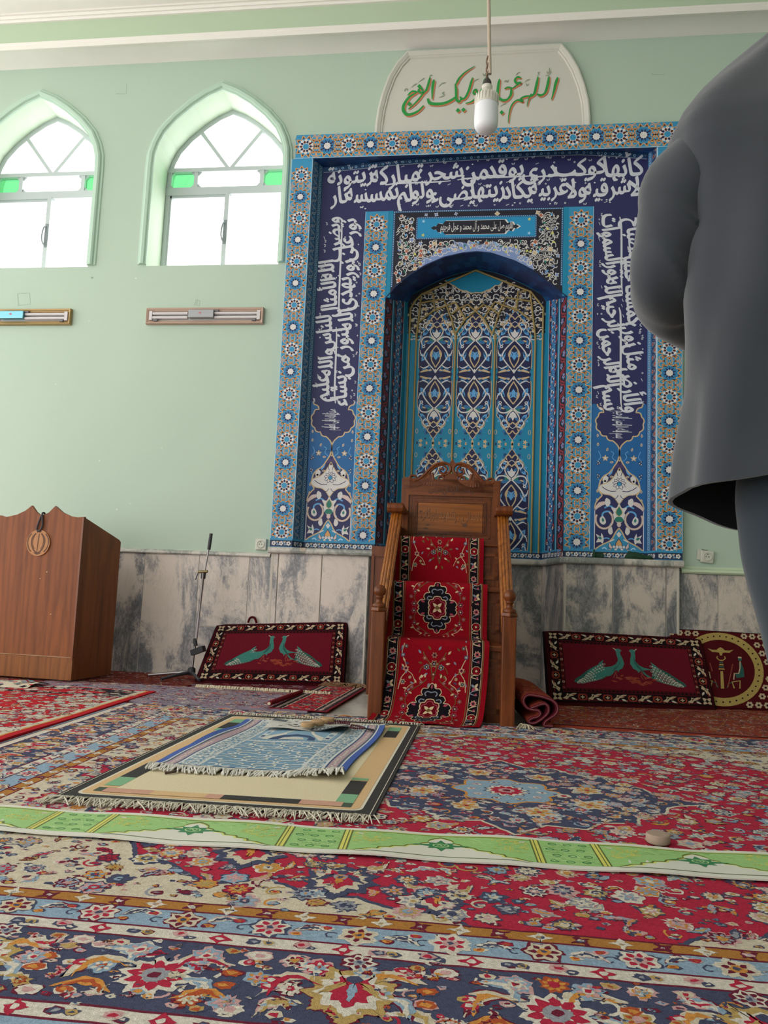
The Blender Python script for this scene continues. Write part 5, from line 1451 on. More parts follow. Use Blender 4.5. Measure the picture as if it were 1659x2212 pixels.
# ------------------------------------------------------------------ carpet cushions leaning on the dado
CY = {k: yarn(v) for k, v in dict(red='#641422', dred='#3a0a11', blk='#1a0f12', crm='#b9a487', pnk='#8e4a3e', teal='#3f7a70', dteal='#2c574f', grey='#74877f', gold='#a89154', brn='#4b0f15', wht='#c6bfae', org='#8c3b2a').items()}
class Quad:
    def __init__(s, bl, br, tr, tl): s.q = (bl, br, tr, tl); s.n = (br-bl).cross(tl-bl).normalized()
    def __call__(s, u, v, lay=0):
        bl, br, tr, tl = s.q
        p = (bl*(1-u)+br*u)*(1-v)+(tl*(1-u)+tr*u)*v
        bulge = .003*(1-(2*u-1)**4)*(1-(2*v-1)**4)
        return p+s.n*(bulge+lay*EPS*5)
def cushion_body(root, Q, th, m, mback):
    b = MB(); nu, nv = 14, 8
    def fr(u, v):
        e = min(u, 1-u)*2.0; f = min(v, 1-v)*1.0
        return Q(u, v, -1)-Q.n*(.010*max(0, 1-e/.05)**2+.010*max(0, 1-f/.05)**2)
    b.grid(fr, nu, nv, m)
    b.grid(lambda u, v: Q(u, v, 0)-Q.n*th, nu, nv, mback, True, True)
    for g in (lambda t, k: (t, 0), lambda t, k: (1, t), lambda t, k: (1-t, 1), lambda t, k: (0, 1-t)):
        def sidef(t, k, g=g):
            u, v = g(t, k); a = fr(u, v); c = Q(u, v, 0)-Q.n*th; p = a.lerp(c, k)
            out = Vector(((u-.5), 0, 0))
            return p+((Q(u, v)-Q(.5, .5)).normalized())*.012*sin(pi*k)
        b.grid(sidef, 14, 4, mback, True, True)
    b.build('cushion_body', root)
def peacock_cushion(name, label, bl, br, tr, tl, th):
    Q = Quad(bl, br, tr, tl)
    t = thing(name, label, 'cushion', ((bl+br)/2).to_tuple(), 'peacock carpet cushions')
    cushion_body(t, Q, th, CY['dred'], CY['blk'])
    W, H = (br-bl).length, (tl-bl).length; ar = W/H
    mb = MB()
    def grd(u0, u1, v0, v1, m, lay): mb.grid(lambda a, b: Q(u0+(u1-u0)*a, v0+(v1-v0)*b, lay), 28, 16, m)
    bu, bv = .145, .235
    grd(.02, .98, .04, .96, CY['blk'], 1)
    for u0, u1, v0, v1 in ((.03, .97, .06, .07), (.03, .97, .93, .94), (.03, .035, .06, .94), (.965, .97, .06, .94)): grd(u0, u1, v0, v1, CY['red'], 3)
    for s in (0, 1):
        U = (lambda x: x) if s == 0 else (lambda x: 1-x)
    random.seed(hash(name) % 100+3)
    fq = lambda u, v: Sub(Q, u, v, 0, 1/ar, 1)
    def orn(u, v, k, ang=0):
        f = Sub(Q, u, v, 0, 1/ar, 1); f = Sub(f, 0, 0, ang, 1)
        if k == 0:
            for a in range(4): mb.fill(f, petal(0, 0, a*pi/2+pi/4, .06, .04, 3), CY['crm'], 5)
            mb.fill(f, star(0, 0, .026, .014, 4), CY['blk'], 6)
        elif k == 1:
            mb.fill(f, [(-.075, -.02), (-.03, -.035), (-.005, 0), (.03, .01), (.07, .045), (.03, .045), (.0, .03), (-.03, .04), (-.035, .01)], CY['crm'], 5)
            mb.fill(f, petal(.01, -.01, -.5, .06, .024, 3), CY['wht'], 6); mb.fill(f, petal(-.03, .0, .9, .04, .012, 3), CY['blk'], 6); mb.fill(f, petal(.02, .02, .3, .04, .012, 3), CY['pnk'], 6)
        else:
            mb.stroke(f, circ(0, 0, .042, 9, .036), .014, CY['org'], 4, closed=True)
            for a in range(4): mb.fill(f, petal(0, 0, a*pi/2, .024, .014, 3), CY['crm'], 5)
            for sx in (-1, 1): mb.fill(f, petal(sx*.05, .02, pi/2+sx*.8, .04, .016, 3), CY['red'], 4); mb.fill(f, petal(sx*.06, -.02, -pi/2, .03, .014, 3), CY['pnk'], 4)
    n = 13
    for k in range(n):
        u = .048+.904*k/(n-1)
        for v, fl in ((.098, 1), (.908, -1)):
            kind = 0 if k in (0, n-1) else (1 if k % 2 else 2)
            orn(u, v, kind, 0 if fl > 0 else pi)
    for k in range(1, 6):
        v = .098+.81*k/6
        for u, a in ((.048, pi/2), (.952, -pi/2)): orn(u, v, 1 if k % 2 else 2, a)
    grd(.082, .918, .158, .848, CY['brn'], 4)
    # inner guard of small triangles
    for k in range(34):
        u = .092+.816*k/33
        for v, s in ((.170, 1), (.836, -1)): mb.fill(Q, [(u-.011, v), (u, v+s*.035), (u+.011, v)], CY['blk'], 5)
    for k in range(9):
        v = .21+.59*k/8
        for u, s in ((.086, 1), (.914, -1)): mb.stroke(Sub(Q, u+s*.006, v), circ(0, 0, .006, 6, .014), .004, CY['crm'] if k % 2 else CY['pnk'], 5, closed=True)
    grd(.103, .897, .208, .806, CY['red'], 6); grd(.103, .106, .208, .806, CY['blk'], 7); grd(.894, .897, .208, .806, CY['blk'], 7)
    # two peacocks
    body = [(.452, .800), (.462, .83), (.474, .80), (.470, .75), (.476, .70), (.484, .65), (.482, .59), (.470, .535), (.452, .51), (.448, .455), (.438, .49), (.425, .475), (.415, .44), (.40, .40), (.375, .385), (.35, .34), (.315, .315), (.28, .295), (.24, .27), (.205, .265), (.185, .285), (.195, .33), (.225, .38), (.25, .43), (.28, .49), (.31, .53), (.33, .555), (.345, .60), (.368, .645), (.360, .59), (.355, .545), (.375, .53), (.41, .545), (.435, .58), (.452, .64), (.455, .71), (.448, .765)]
    neck = 0
    for s in (-1, 1):
        B0 = Sub(Q, .5, 0, 0, s, 1)
        B_ = lambda a, b, l=0, B0=B0: B0(a*1.08+.004, .27+(b-.265)*.86, l)
        F = lambda pts: [(.5-p[0], p[1]+.0) for p in pts]
        mb.fill(B_, F(body), CY['teal'], 8)
        mb.stroke(B_, F([(.462, .80), (.461, .74), (.468, .67), (.470, .60), (.455, .53), (.43, .50)]), .026, CY['teal'], 8.3, taper=lambda t: .75+.9*t); mb.fill(Sub(B_, .5-.462, .81, 0, 1/ar, 1), circ(0, 0, .032, 8, .03), CY['teal'], 8.6)
        tail = [p for p in body[17:26]]
        mb.fill(B_, F([(.375, .385), (.35, .34), (.315, .315), (.28, .295), (.24, .27), (.205, .265), (.185, .285), (.195, .33), (.225, .38), (.25, .43), (.28, .49), (.31, .53), (.335, .53), (.36, .50), (.37, .45)]), CY['dteal'], 9)
        for i in range(11):
            for j in range(5):
                u = .20+.015*i+.007*j; c0 = .30+(.21)*(i/10.); v = c0-.035+.03*j-(.01 if i < 2 else 0)+.012*(j-2)*(i/10)
                w = .034+.07*min(1, i/7)
                v = .295+.0195*i+(j-2)*w*.5
                if u > .365 or (i < 2 and j in (0, 4)): continue
                mb.stroke(Sub(B_, .5-u, v, 0, 1/ar, 1), [(.02*cos(a), .016*sin(a)) for a in [2.0+3.2*q/6 for q in range(7)]], .008, CY['grey'], 10)
                mb.fill(Sub(B_, .5-u, v, 0, 1/ar, 1), circ(.002, 0, .0085, 6), CY['wht'], 11)
        for i in range(6): mb.stroke(B_, F([(.40+.008*i, .43+.02*i), (.42+.008*i, .50+.02*i), (.44+.004*i, .55+.03*i)]), .004, CY['dteal'], 9)
        mb.stroke(B_, F([(.452, .815), (.436, .845)]), .004, CY['wht'], 9); mb.stroke(B_, F([(.472, .81), (.484, .80)]), .006, CY['pnk'], 9)
        mb.fill(B_, F([(.432, .85), (.438, .83), (.444, .845)]), CY['crm'], 9)
        mb.stroke(B_, F([(.435, .47), (.420, .41), (.412, .36)]), .004, CY['pnk'], 8); mb.stroke(B_, F([(.425, .46), (.435, .40), (.425, .355)]), .004, CY['pnk'], 8)
    for k in range(34):
        u = random.gauss(.5, .07); v = .335+random.uniform(-.04, .045)*(1 if abs(u-.5) < .1 else .5)
        mb.fill(Sub(Q, u, v, 0, 1/ar, 1), petal(0, 0, random.uniform(-.6, .6), random.uniform(.04, .09), .022, 3), CY['org'] if k % 3 else CY['pnk'], 8+(k % 3))
    mb.build('woven_pattern', t)
    return t
pc = peacock_cushion('peacock_cushion', 'dark red two-peacock carpet cushion leaning on dado left of the pulpit', PZ(420, 1473, .01), PZ(742, 1482, .012), PY(750, 1341, 5.345), PY(469, 1347, 5.345), .055)
lp = MB(); e = PY(546, 1341, 5.375)
lp.tube(cr([e+Vector((-.035, 0, -.015)), e+Vector((-.02, 0, .02)), e+Vector((.01, 0, .022)), e+Vector((.03, 0, -.015))], 5), .008, CY['brn'], 8); lp.build('hanging_loop', pc)
peacock_cushion('peacock_cushion', 'dark red two-peacock carpet cushion leaning on dado right of the pulpit', PZ(1188, 1521, .022), PZ(1548, 1532, .022), PY(1514, 1377, 5.29), PY(1177, 1359, 5.29), .05)
# medallion cushion
bl, br, tr, tl = PZ(1440, 1526, .02), PZ(1684, 1535, .02), PY(1664, 1369, 5.385), PY(1446, 1357, 5.385)
Q = Quad(bl, br, tr, tl)
t = thing('medallion_cushion', 'brown red carpet cushion with gold ring and cream rosettes, beside wall socket', 'cushion', ((bl+br)/2).to_tuple())
cushion_body(t, Q, .03, CY['brn'], CY['blk'])
mb = MB(); W, H = (br-bl).length, (tl-bl).length; ar = W/H
mb.grid(lambda a, b: Q(.01+.98*a, .015+.97*b, 1), 24, 16, CY['brn'])
for j in range(9):
    for i in range(13):
        u = (i+.5*(j % 2)+.3)/12.6; v = (j+.5)/9
        if hypot((u-.5)*ar, v-.5) < .50 or u > .985: continue
        f = Sub(Q, u, v, 0, 1/ar, 1)
        for a in range(6): mb.fill(f, circ(.026*cos(a*pi/3), .026*sin(a*pi/3), .016, 6), CY['crm'], 3)
        mb.fill(f, circ(0, 0, .013, 6), CY['blk'], 4)
f = Sub(Q, .5, .5, 0, 1/ar, 1)
mb.fillc(f, circ(0, 0, .475, 40), CY['gold'], 5, 8); mb.fillc(f, circ(0, 0, .375, 40), CY['brn'], 7, 8)
for k in range(36): mb.fill(f, circ(.425*cos(k*pi/18), .425*sin(k*pi/18), .011, 6), CY['blk'], 8)
# winged bird, column and seated figures
bird = [(-.15, .25), (-.10, .235), (-.05, .235), (-.025, .26), (0, .275), (.025, .26), (.05, .235), (.10, .235), (.15, .25), (.10, .205), (.05, .205), (.02, .20), (.012, .165), (-.012, .165), (-.02, .20), (-.05, .205), (-.10, .205)]
mb.fill(f, bird, CY['gold'], 9)
mb.fill(f, [(-.018, -.26), (.018, -.26), (.014, -.04), (-.014, -.04)], CY['gold'], 9)
for k in range(5): mb.fill(f, [(-.035+.004*k, -.02+.028*k), (.035-.004*k, -.02+.028*k), (.03-.004*k, -.004+.028*k), (-.03+.004*k, -.004+.028*k)], CY['dteal'] if k % 2 else CY['gold'], 10)
for s in (-1, 1):
    mb.stroke(f, [(s*.02, .10), (s*.05, .13), (s*.04, .155)], .012, CY['gold'], 9)
    mb.stroke(f, [(s*.06, -.24), (s*.13, .06)], .010, CY['pnk'], 9)
    g = Sub(f, 0, 0, 0, s, 1)
    mb.fill(g, [(.20, .08), (.225, .09), (.235, .05), (.25, .0), (.25, -.10), (.16, -.12), (.15, -.06), (.20, -.04)], CY['dteal'], 9)
    mb.stroke(g, [(.215, .10), (.21, .02), (.19, -.06), (.14, -.06), (.13, -.14)], .012, CY['crm'], 10)
    mb.fill(g, circ(.215, .125, .024, 8), CY['dteal'], 9); mb.stroke(g, [(.195, .15), (.235, .15)], .02, CY['crm'], 10)
    mb.stroke(g, [(.13, -.25), (.11, -.17), (.20, -.15), (.19, -.25)], .014, CY['gold'], 9); mb.stroke(g, [(.05, -.25), (.07, -.19), (.11, -.18)], .01, CY['dteal'], 9)
mb.build('woven_pattern', t)

# ------------------------------------------------------------------ sockets, tape, cloth scraps
IVO = mat('ivory_plastic', '#c9c9bb', .4); HOL = mat('socket_hole', '#55554f', .7)
def wall_socket(label, c, tilt=0, ear=False):
    t = thing('wall_socket', label, 'wall socket', c.to_tuple(), 'wall sockets')
    R = Matrix.Rotation(tilt, 3, 'Y'); X = R @ Vector((1, 0, 0)); Z = R @ Vector((0, 0, 1)); Yv = Vector((0, -1, 0))
    b = MB(); b.obox(c+Yv*.012, X*.041, Yv*.012, Z*.041, IVO); b.build('cover_plate', t, bevel=.005)
    b = MB(); b.lathe([(.031, 0), (.030, .008), (.026, .010), (.024, .0056), (0, .0056)], c+Yv*.020, IVO, 24, False, ax=Yv); b.build('socket_ring', t)
    b = MB()
    for s in (-1, 1): b.lathe([(.004, 0), (.004, .001), (0, .001)], c+Yv*.0258+X*s*.009, HOL, 8, False, ax=Yv)
    b.obox(c+Yv*.0258+Z*.016, X*.004, Yv*.002, Z*.003, HOL); b.build('contact_hole', t)
    if ear:
        b = MB(); b.obox(c+Yv*.010-X*.030+Z*.010, X*.034, Yv*.006, Z*.036, IVO); b.obox(c+Yv*.011-X*.02+Z*.044, X*.022, Yv*.007, Z*.002, HOL); b.build('back_box', t, bevel=.003)
wall_socket('cream wall socket left of the tiled niche, above the marble dado', PY(565, 1176, WY))
wall_socket('tilted cream wall socket coming loose, right of the tiled niche', PY(1526, 1203, WY-.002), radians(5), True)
tp = MB(); c = PY(654, 1187, F0-.036); tp.box(c.x-.022, c.x+.022, c.y, c.y+.03, c.z-.012, c.z+.012, mat('beige_paper', '#b5a898', .8)); tp.box(c.x-.022, c.x+.022, c.y-.0005, c.y+.0005, c.z-.013, c.z+.008, mat('beige_paper', '#b5a898', .8))
tag(tp.build('paper_scrap'), 'small beige paper scrap on ledge below the left inscription column', 'paper')
GC = mat('dark_green_cloth', '#1f4029', .9, var=.25, vscale=30, bump=.4, bscale=60, bdist=.01)
def scrap(label, px0, px1, py, h, seed):
    random.seed(seed)
    a = PY(px0, py, F0+.035); b = PY(px1, py, F0+.035); a.z = b.z = .952
    m = MB(); n = 10
    def fn(u, v):
        p = a.lerp(b, u); q = 2*pi*v
        r = h*(.55+.45*sin(3.1*u+seed)**2)*(1+.18*sin(5*q+9*u+seed))
        e = min(1, 5*u+.35, 5*(1-u)+.35)
        return p+Vector((.012*sin(7*u+seed), r*.8*cos(q)*e, max(0, r*(.5+.62*sin(q))*e)))
    m.grid(fn, 22, 14, GC)
    o = m.build('cloth_scrap'); tag(o, label, 'cloth', 'green cloth scraps on the marble ledge')
scrap('short crumpled dark green cloth scrap on ledge, nearer the pulpit', 1276, 1300, 1206, .055, 1)
scrap('long crumpled dark green cloth scrap on ledge, near right socket', 1352, 1414, 1208, .042, 4)
# ------------------------------------------------------------------ carpets
Y_ = {k: yarn(v) for k, v in dict(red='#ad2b42', navy='#474b63', cream='#c9bea8', lblue='#8ba3b6', orange='#c98b45', rust='#ad5230', pink='#c39a98', grey='#94959c', gold='#b3975e',
      white='#d0c9bb', maroon='#6b2236', bred='#b5202a', black='#26242a', dred='#5c1826', wine='#7c2430', tan='#8f7252', brick='#96402e', dbrick='#6e2e24', mauve='#8b7f8e', ochre='#a9763a').items()}
class Floor:
    def __init__(s, ox, oy, z, ang=0, wob=0):
        s.o = Vector((ox, oy, z)); s.c = cos(ang); s.s = sin(ang); s.w = wob
    def __call__(s, a, b, lay=0):
        x = s.o.x+a*s.c-b*s.s; y = s.o.y+a*s.s+b*s.c
        h = s.w*(sin(x*5.1+1.3*sin(y*3.7))*.5+sin(y*6.3+x*2.2)*.5) if s.w else 0
        return Vector((x, y, s.o.z+h+lay*2.2e-4))
def jag(pts, amp, step):
    out = []
    n = len(pts)
    for i in range(n):
        a = pts[i]; b = pts[(i+1) % n]; d = hypot(b[0]-a[0], b[1]-a[1]); k = max(1, int(d/step))
        for j in range(k):
            t = j/k; out.append((a[0]+(b[0]-a[0])*t+random.uniform(-amp, amp), a[1]+(b[1]-a[1])*t+random.uniform(-amp, amp)*.7))
    return out
from math import hypot
JA = .0028; JS = .006
class Weave:
    """motifs of one carpet drawn into one mesh"""
    def __init__(s, fr, ja=JA, js=JS): s.mb = MB(); s.fr = fr; s.ja = ja; s.js = js; s.ed = .0042; s.ink = lambda: random.choice(('navy', 'maroon', 'white', 'pink', 'navy'))
    def fan(s, pts, c, lay):
        n = len(pts); cx = sum(p[0] for p in pts)/n; cy = sum(p[1] for p in pts)/n
        s.mb.add([s.fr(cx, cy, lay)]+[s.fr(p[0], p[1], lay) for p in pts], [(0, 1+i, 1+(i+1) % n) for i in range(n)], Y_[c])
    def poly(s, pts, c, lay): s.fan(jag(pts, s.ja, s.js), c, lay)
    def outl(s, pts, k, c, lay):       # slightly larger contrasting edge
        n = len(pts); cx = sum(p[0] for p in pts)/n; cy = sum(p[1] for p in pts)/n
        r = sum(hypot(p[0]-cx, p[1]-cy) for p in pts)/n; f = 1+k/max(r, 1e-4)
        s.fan(jag([(cx+(p[0]-cx)*f, cy+(p[1]-cy)*f) for p in pts], s.ja*1.4, s.js), c, lay)
    def strip(s, A, B, c, lay):
        j = lambda p, e: (p[0]+random.uniform(-e, e), p[1]+random.uniform(-e, e))
        A2 = []; B2 = []
        for P, O in ((A, A2), (B, B2)):
            for i in range(len(P)-1):
                O.append(j(P[i], s.ja)); O.append(j(((P[i][0]+P[i+1][0])/2, (P[i][1]+P[i+1][1])/2), s.ja))
            O.append(j(P[-1], s.ja*.3))
        n = len(A2)
        s.mb.add([s.fr(p[0], p[1], lay) for p in A2]+[s.fr(p[0], p[1], lay) for p in B2], [(i, i+1, n+i+1, n+i) for i in range(n-1)], Y_[c])
    def line(s, pts, w, c, lay):
        P = cr([(p[0], p[1], 0) for p in pts], 5)
        P = [(p.x+random.uniform(-s.ja, s.ja)*.6, p.y+random.uniform(-s.ja, s.ja)*.6) for p in P]
        s.mb.stroke(s.fr, P, w, Y_[c], lay)
    def rosette(s, x, y, r, cols=('cream', 'red', 'grey', 'orange'), n=9):
        L = 3+random.random()*.8; a0 = random.random()*6
        P = [(x+r*(1+.16*cos(n*a))*cos(a+a0), y+r*(1+.16*cos(n*a))*sin(a+a0)) for a in [2*pi*k/(n*4) for k in range(n*4)]]
        s.outl(P, s.ed, s.ink(), L-.6); s.poly(P, cols[0], L)
        for k in range(n):
            a = 2*pi*k/n+a0
            s.fan(jag(petal(x+r*.32*cos(a), y+r*.32*sin(a), a, r*.58, r*.40, 3), s.ja*.5, s.js), cols[1], L+1+k*.02)
        s.poly(circ(x, y, r*.42, 10), cols[2], L+2.2)
        s.poly(circ(x, y, r*.2, 8), cols[3], L+3.2)
    def palmette(s, x, y, r, a, cols=('cream', 'red', 'orange', 'lblue')):
        L = 3+random.random()*.8; c, q = cos(a), sin(a)
        def T(P): return [(x+r*(u*c-v*q), y+r*(u*q+v*c)) for u, v in P]
        sh = [(-.9, 0), (-.75, .35), (-.95, .6), (-.5, .62), (-.42, .95), (-.05, .78), (.2, 1.05), (.42, .72), (.85, .75), (.8, .4), (1.15, .2), (1.35, 0)]
        sh = sh+[(u, -v) for u, v in sh[-2:0:-1]]
        s.outl(T(sh), s.ed, s.ink(), L-.6); s.poly(T(sh), cols[0], L)
        s.poly(T([(u*.76, v*.74) for u, v in sh]), cols[1], L+1)
        s.poly(T([(u*.56-.05, v*.50) for u, v in sh]), cols[2], L+2)
        for k in (-1, 0, 1): s.poly(T(petal(-.35, k*.12, k*.75, .8, .22, 3)), cols[3] if k == 0 else cols[0], L+3+k*.1)
        s.poly(T(circ(-.45, 0, .16, 7)), 'navy', L+4)
    def leaf(s, x, y, l, a, cols=('cream', 'orange'), bend=.25, w=.3):
        L = 2.6+random.random()*.8; c, q = cos(a), sin(a); up = []; dn = []; iu = []; idn = []
        for k in range(7):
            t = k/6; ww = w*sin(pi*t**.75); m = bend*sin(pi*t)
            up.append((t, m+ww*.5)); dn.append((t, m-ww*.5)); iu.append((.12+t*.72, m+ww*.25)); idn.append((.12+t*.72, m-ww*.25))
        T = lambda P: [(x+l*(u*c-v*q), y+l*(u*q+v*c)) for u, v in P]
        e_ = s.ed*.8/max(l, .01)
        s.strip(T([(u, v+e_*sin(pi*min(1, u+.05))) for u, v in up]), T([(u, v-e_*sin(pi*min(1, u+.05))) for u, v in dn]), s.ink(), L-.6); s.strip(T(up), T(dn), cols[0], L); s.strip(T(iu), T(idn), cols[1], L+1)
    def bud(s, x, y, r, cols): 
        L = 3+random.random()*.8
        s.outl(circ(x, y, r, 7, r*.7), s.ed*.7, s.ink(), L-.5); s.poly(circ(x, y, r, 7, r*.7), cols[0], L); s.poly(circ(x, y, r*.55, 5, r*.4), cols[1], L+1)
    def scroll(s, x, y, r, a, c, w):
        pts = [(x+r*(1-.7*k/8)*cos(a+4.4*k/8), y+r*(1-.7*k/8)*sin(a+4.4*k/8)) for k in range(9)]
        s.mb.stroke(s.fr, [(p[0]+random.uniform(-s.ja, s.ja)*.5, p[1]+random.uniform(-s.ja, s.ja)*.5) for p in pts], w, Y_[c], 1.6+random.random()*.8)
    def scatter(s, x0, x1, y0, y1, step, pal, inside=None, size=1., ink='navy', mix=None):
        nx = max(1, int((x1-x0)/step)); ny = max(1, int((y1-y0)/(step*.86)))
        for j in range(ny):
            for i in range(nx):
                x = x0+(i+.5+.5*(j % 2)-.25)*(x1-x0)/nx+random.uniform(-.2, .2)*step; y = y0+(j+.5)*(y1-y0)/ny+random.uniform(-.2, .2)*step
                if inside and not inside(x, y): continue
                k = random.random(); r = step*.40*size*random.uniform(.8, 1.15)
                c = lambda: random.choice(pal)
                if k < .22: s.rosette(x, y, r, (c(), c(), c(), c()), random.choice((6, 8)))
                elif k < .40: s.palmette(x, y, r*.8, random.uniform(0, 6.3), (c(), c(), c(), c()))
                elif k < .68: s.leaf(x-r, y, r*2.2, random.uniform(0, 6.3), (c(), c()), random.uniform(-.35, .35)); s.bud(x+r*random.uniform(-1, 1), y+r*.8, r*.35, (c(), c()))
                elif k < .86: s.scroll(x, y, r*1.1, random.uniform(0, 6.3), c(), r*.22); s.bud(x, y, r*.38, (c(), c()))
                else: s.bud(x, y, r*.6, (c(), c())); s.bud(x+r, y-r*.5, r*.4, (c(), c())); s.leaf(x, y, r*1.3, random.uniform(0, 6.3), (c(), c()))
                for _ in range(2): s.bud(x+random.uniform(-.6, .6)*step, y+random.uniform(-.6, .6)*step, step*.09, (c(), ink))
def slab(root, fr, x0, x1, y0, y1, th, c, nu=1, nv=1):
    b = MB()
    b.grid(lambda u, v: fr(x0+(x1-x0)*u, y0+(y1-y0)*v, 0), nu, nv, Y_[c] if isinstance(c, str) else c)
    dn = Vector((0, 0, -th))
    for g in (lambda t: (t, 0), lambda t: (1, t), lambda t: (1-t, 1), lambda t: (0, 1-t)):
        def sd(t, k, g=g):
            u, v = g(t); return fr(x0+(x1-x0)*u, y0+(y1-y0)*v, 0)+dn*k
        b.grid(sd, max(nu, nv), 1, Y_[c] if isinstance(c, str) else c, False, True)
    return b.build('carpet_body', root)
def carpet(label, x, y, z, ang=0, wob=0):
    t = thing('floor_carpet', label, 'carpet', (x, y, 0)); return t, Floor(x, y, z, ang, wob)
random.seed(77)
# ---- main carpet
CXm, CYm = .11, 2.60
mt, MF = carpet('large red floral carpet with navy border and blue medallion, nearest the camera', CXm, CYm, .009, .022)
HX, HY = 1.49, 1.02; BW = .52
slab(mt, MF, -HX-.75, HX+.75, -HY-.75, HY+.40, .0085, 'red')
w = Weave(MF, .0036, .0055)
R4 = lambda x0, x1, y0, y1, c, lay: w.mb.rect(MF, x0, x1, y0, y1, Y_[c], lay)
def ring(d0, d1, c, lay, cut=.40):      # a border band between offsets d0, d1 outside the field
    e = lambda d: min(d, cut)
    R4(-HX-d1, HX+d1, -HY-d1, -HY-d0, c, lay)
    if d0 < cut: R4(-HX-d1, HX+d1, HY+d0, HY+e(d1), c, lay)
    R4(-HX-d1, -HX-d0, -HY-d0, HY+e(d0), c, lay); R4(HX+d0, HX+d1, -HY-d0, HY+e(d0), c, lay)
BANDS = ((0, .042, 'ochre'), (.042, .122, 'lblue'), (.122, .166, 'white'), (.166, .398, 'navy'), (.398, .44, 'white'), (.44, .69, 'lblue'), (.69, .73, 'ochre'))
for d0, d1, c in BANDS: ring(d0, d1, c, 1)
def along(y, x0, x1, side=0):
    """frame running along a border side"""
    return None
for d in (0, .042, .122, .166, .398, .44):
    for P in ([(HX+d, -HY-d), (HX+d, HY+min(d, .39))], [(-HX-d, -HY-d), (HX+d, -HY-d)], [(-HX-d, -HY-d), (-HX-d, HY+min(d, .39))], [(-HX-d, HY+min(d, .39)), (HX+d, HY+min(d, .39))]):
        n = 90
        pts = [(P[0][0]+(P[1][0]-P[0][0])*k/n+random.uniform(-.001, .001), P[0][1]+(P[1][1]-P[0][1])*k/n+random.uniform(-.0018, .0018)) for k in range(n+1)]
        w.mb.stroke(MF, pts, .006, Y_['maroon'], 2.2)
# band motifs. near side: along x; left side: along y; far side: along x
def side_frames():
    yield (lambda s, d: (s, -HY-d)), -HX-.3, HX+.3, 1
    yield (lambda s, d: (-HX-d, s)), -HY-.1, HY+.38, 0
    yield (lambda s, d: (s, HY+d)), -HX-.3, HX+.3, 2
    yield (lambda s, d: (HX+d, s)), -HY-.1, HY+.38, 0
for pos, s0, s1, kind in side_frames():
    n = int((s1-s0)/.075)
    for k in range(n):
        s = s0+(s1-s0)*(k+.5)/n
        x, y = pos(s, .021)
        w.poly(star(x, y, .024, .011, 4, 0 if k % 2 else .6), ('maroon', 'white')[k % 2], 3); w.bud(x, y, .006, (('white', 'gold')[k % 2], 'grey'))
        for d in ((.144, .419) if kind == 1 else (.144,)):
            x, y = pos(s+.02, d)
            if k % 3 == 0: w.poly(star(x, y, .022, .012, 4), 'red', 3); w.poly(circ(x, y, .007, 6), 'white', 4)
            elif k % 3 == 1: w.bud(x-.012, y, .013, ('navy', 'grey')); w.bud(x+.014, y, .011, ('gold', 'navy'))
            else: w.bud(x, y+.004, .016, ('pink', 'red')); w.bud(x+.02, y-.006, .009, ('navy', 'white'))
    n = int((s1-s0)/.17)
    for k in range(n):
        s = s0+(s1-s0)*(k+.5)/n
        for d in ((.082, .505) if kind == 1 else (.082,)):
            x, y = pos(s, d)
            if k % 2: w.rosette(x, y, .034, ('white', 'red', 'pink', 'navy'), 7)
            else: w.rosette(x, y, .032, ('cream', 'maroon', 'orange', 'navy'), 6)
            x, y = pos(s+.085, d)
            w.leaf(x-.04, y, .075, random.uniform(-.4, .4) if kind != 0 else 1.57, ('white', 'navy'), .2, .25); w.bud(x+.02, y+.018, .012, ('red', 'rust')); w.bud(x-.03, y-.014, .010, ('orange', 'rust')); w.scroll(x+.035, y-.01, .016, 1, 'navy', .004)
    # main navy border
    n = int((s1-s0)/.30)
    for k in range(n):
        s = s0+(s1-s0)*(k+.5)/n; m = .282
        P = lambda ds, dd: pos(s+ds, m+dd)
        a = (pi/2 if k % 2 else -pi/2) if kind != 0 else (0 if k % 2 else pi)
        if k % 2 == 0:
            x, y = P(0, 0); w.palmette(x, y, .078, a, ('gold', 'white', 'red', 'lblue'))
            for q in (-1, 1):
                x, y = P(q*.07, .05); w.leaf(x, y, .085, a+q*.9, ('cream', 'gold'), q*.3)
                x, y = P(q*.06, -.06); w.leaf(x, y, .07, a+q*2.2, ('white', 'red'), -q*.3)
            x, y = P(0, -.095); w.rosette(x, y, .026, ('white', 'maroon', 'grey', 'navy'), 7)
        else:
            x, y = P(0, .01); w.rosette(x, y, .056, ('white', 'red', 'grey', 'maroon'), 10)
            for q in (-1, 1):
                x, y = P(q*.06, -.07); w.rosette(x, y, .026, ('lblue', 'pink', 'white', 'red'), 6)
                x, y = P(q*.05, .075); w.leaf(x, y, .10, (0 if q > 0 else pi), ('orange', 'rust'), q*.3, .26)
        for q in (-1, 1):
            x, y = P(.15+q*.03, q*.045); w.leaf(x, y, .13, (.5 if q > 0 else 3.6), ('cream', 'orange' if k % 3 else 'red'), .35*q, .26)
            x, y = P(.15-q*.05, q*.07); w.leaf(x, y, .09, (2.4 if q > 0 else 5.6), ('lblue', 'white'), -.3*q, .3)
            x, y = P(.15, q*.088); w.bud(x, y, .022, ('white', 'pink')); x, y = P(.12, q*.02); w.bud(x, y, .018, ('rust', 'orange'))
            x, y = P(.08, q*.03); w.scroll(x, y, .032, random.uniform(0, 6), 'white', .008)
            x, y = P(.19, q*.01); w.bud(x, y, .016, ('red', 'white'))
            x, y = P(.10, q*.095); w.bud(x, y, .014, ('gold', 'rust')); x, y = P(.22, q*.09); w.bud(x, y, .015, ('cream', 'red'))
            x, y = P(.03, q*.055); w.scroll(x, y, .022, random.uniform(0, 6), 'pink', .006)
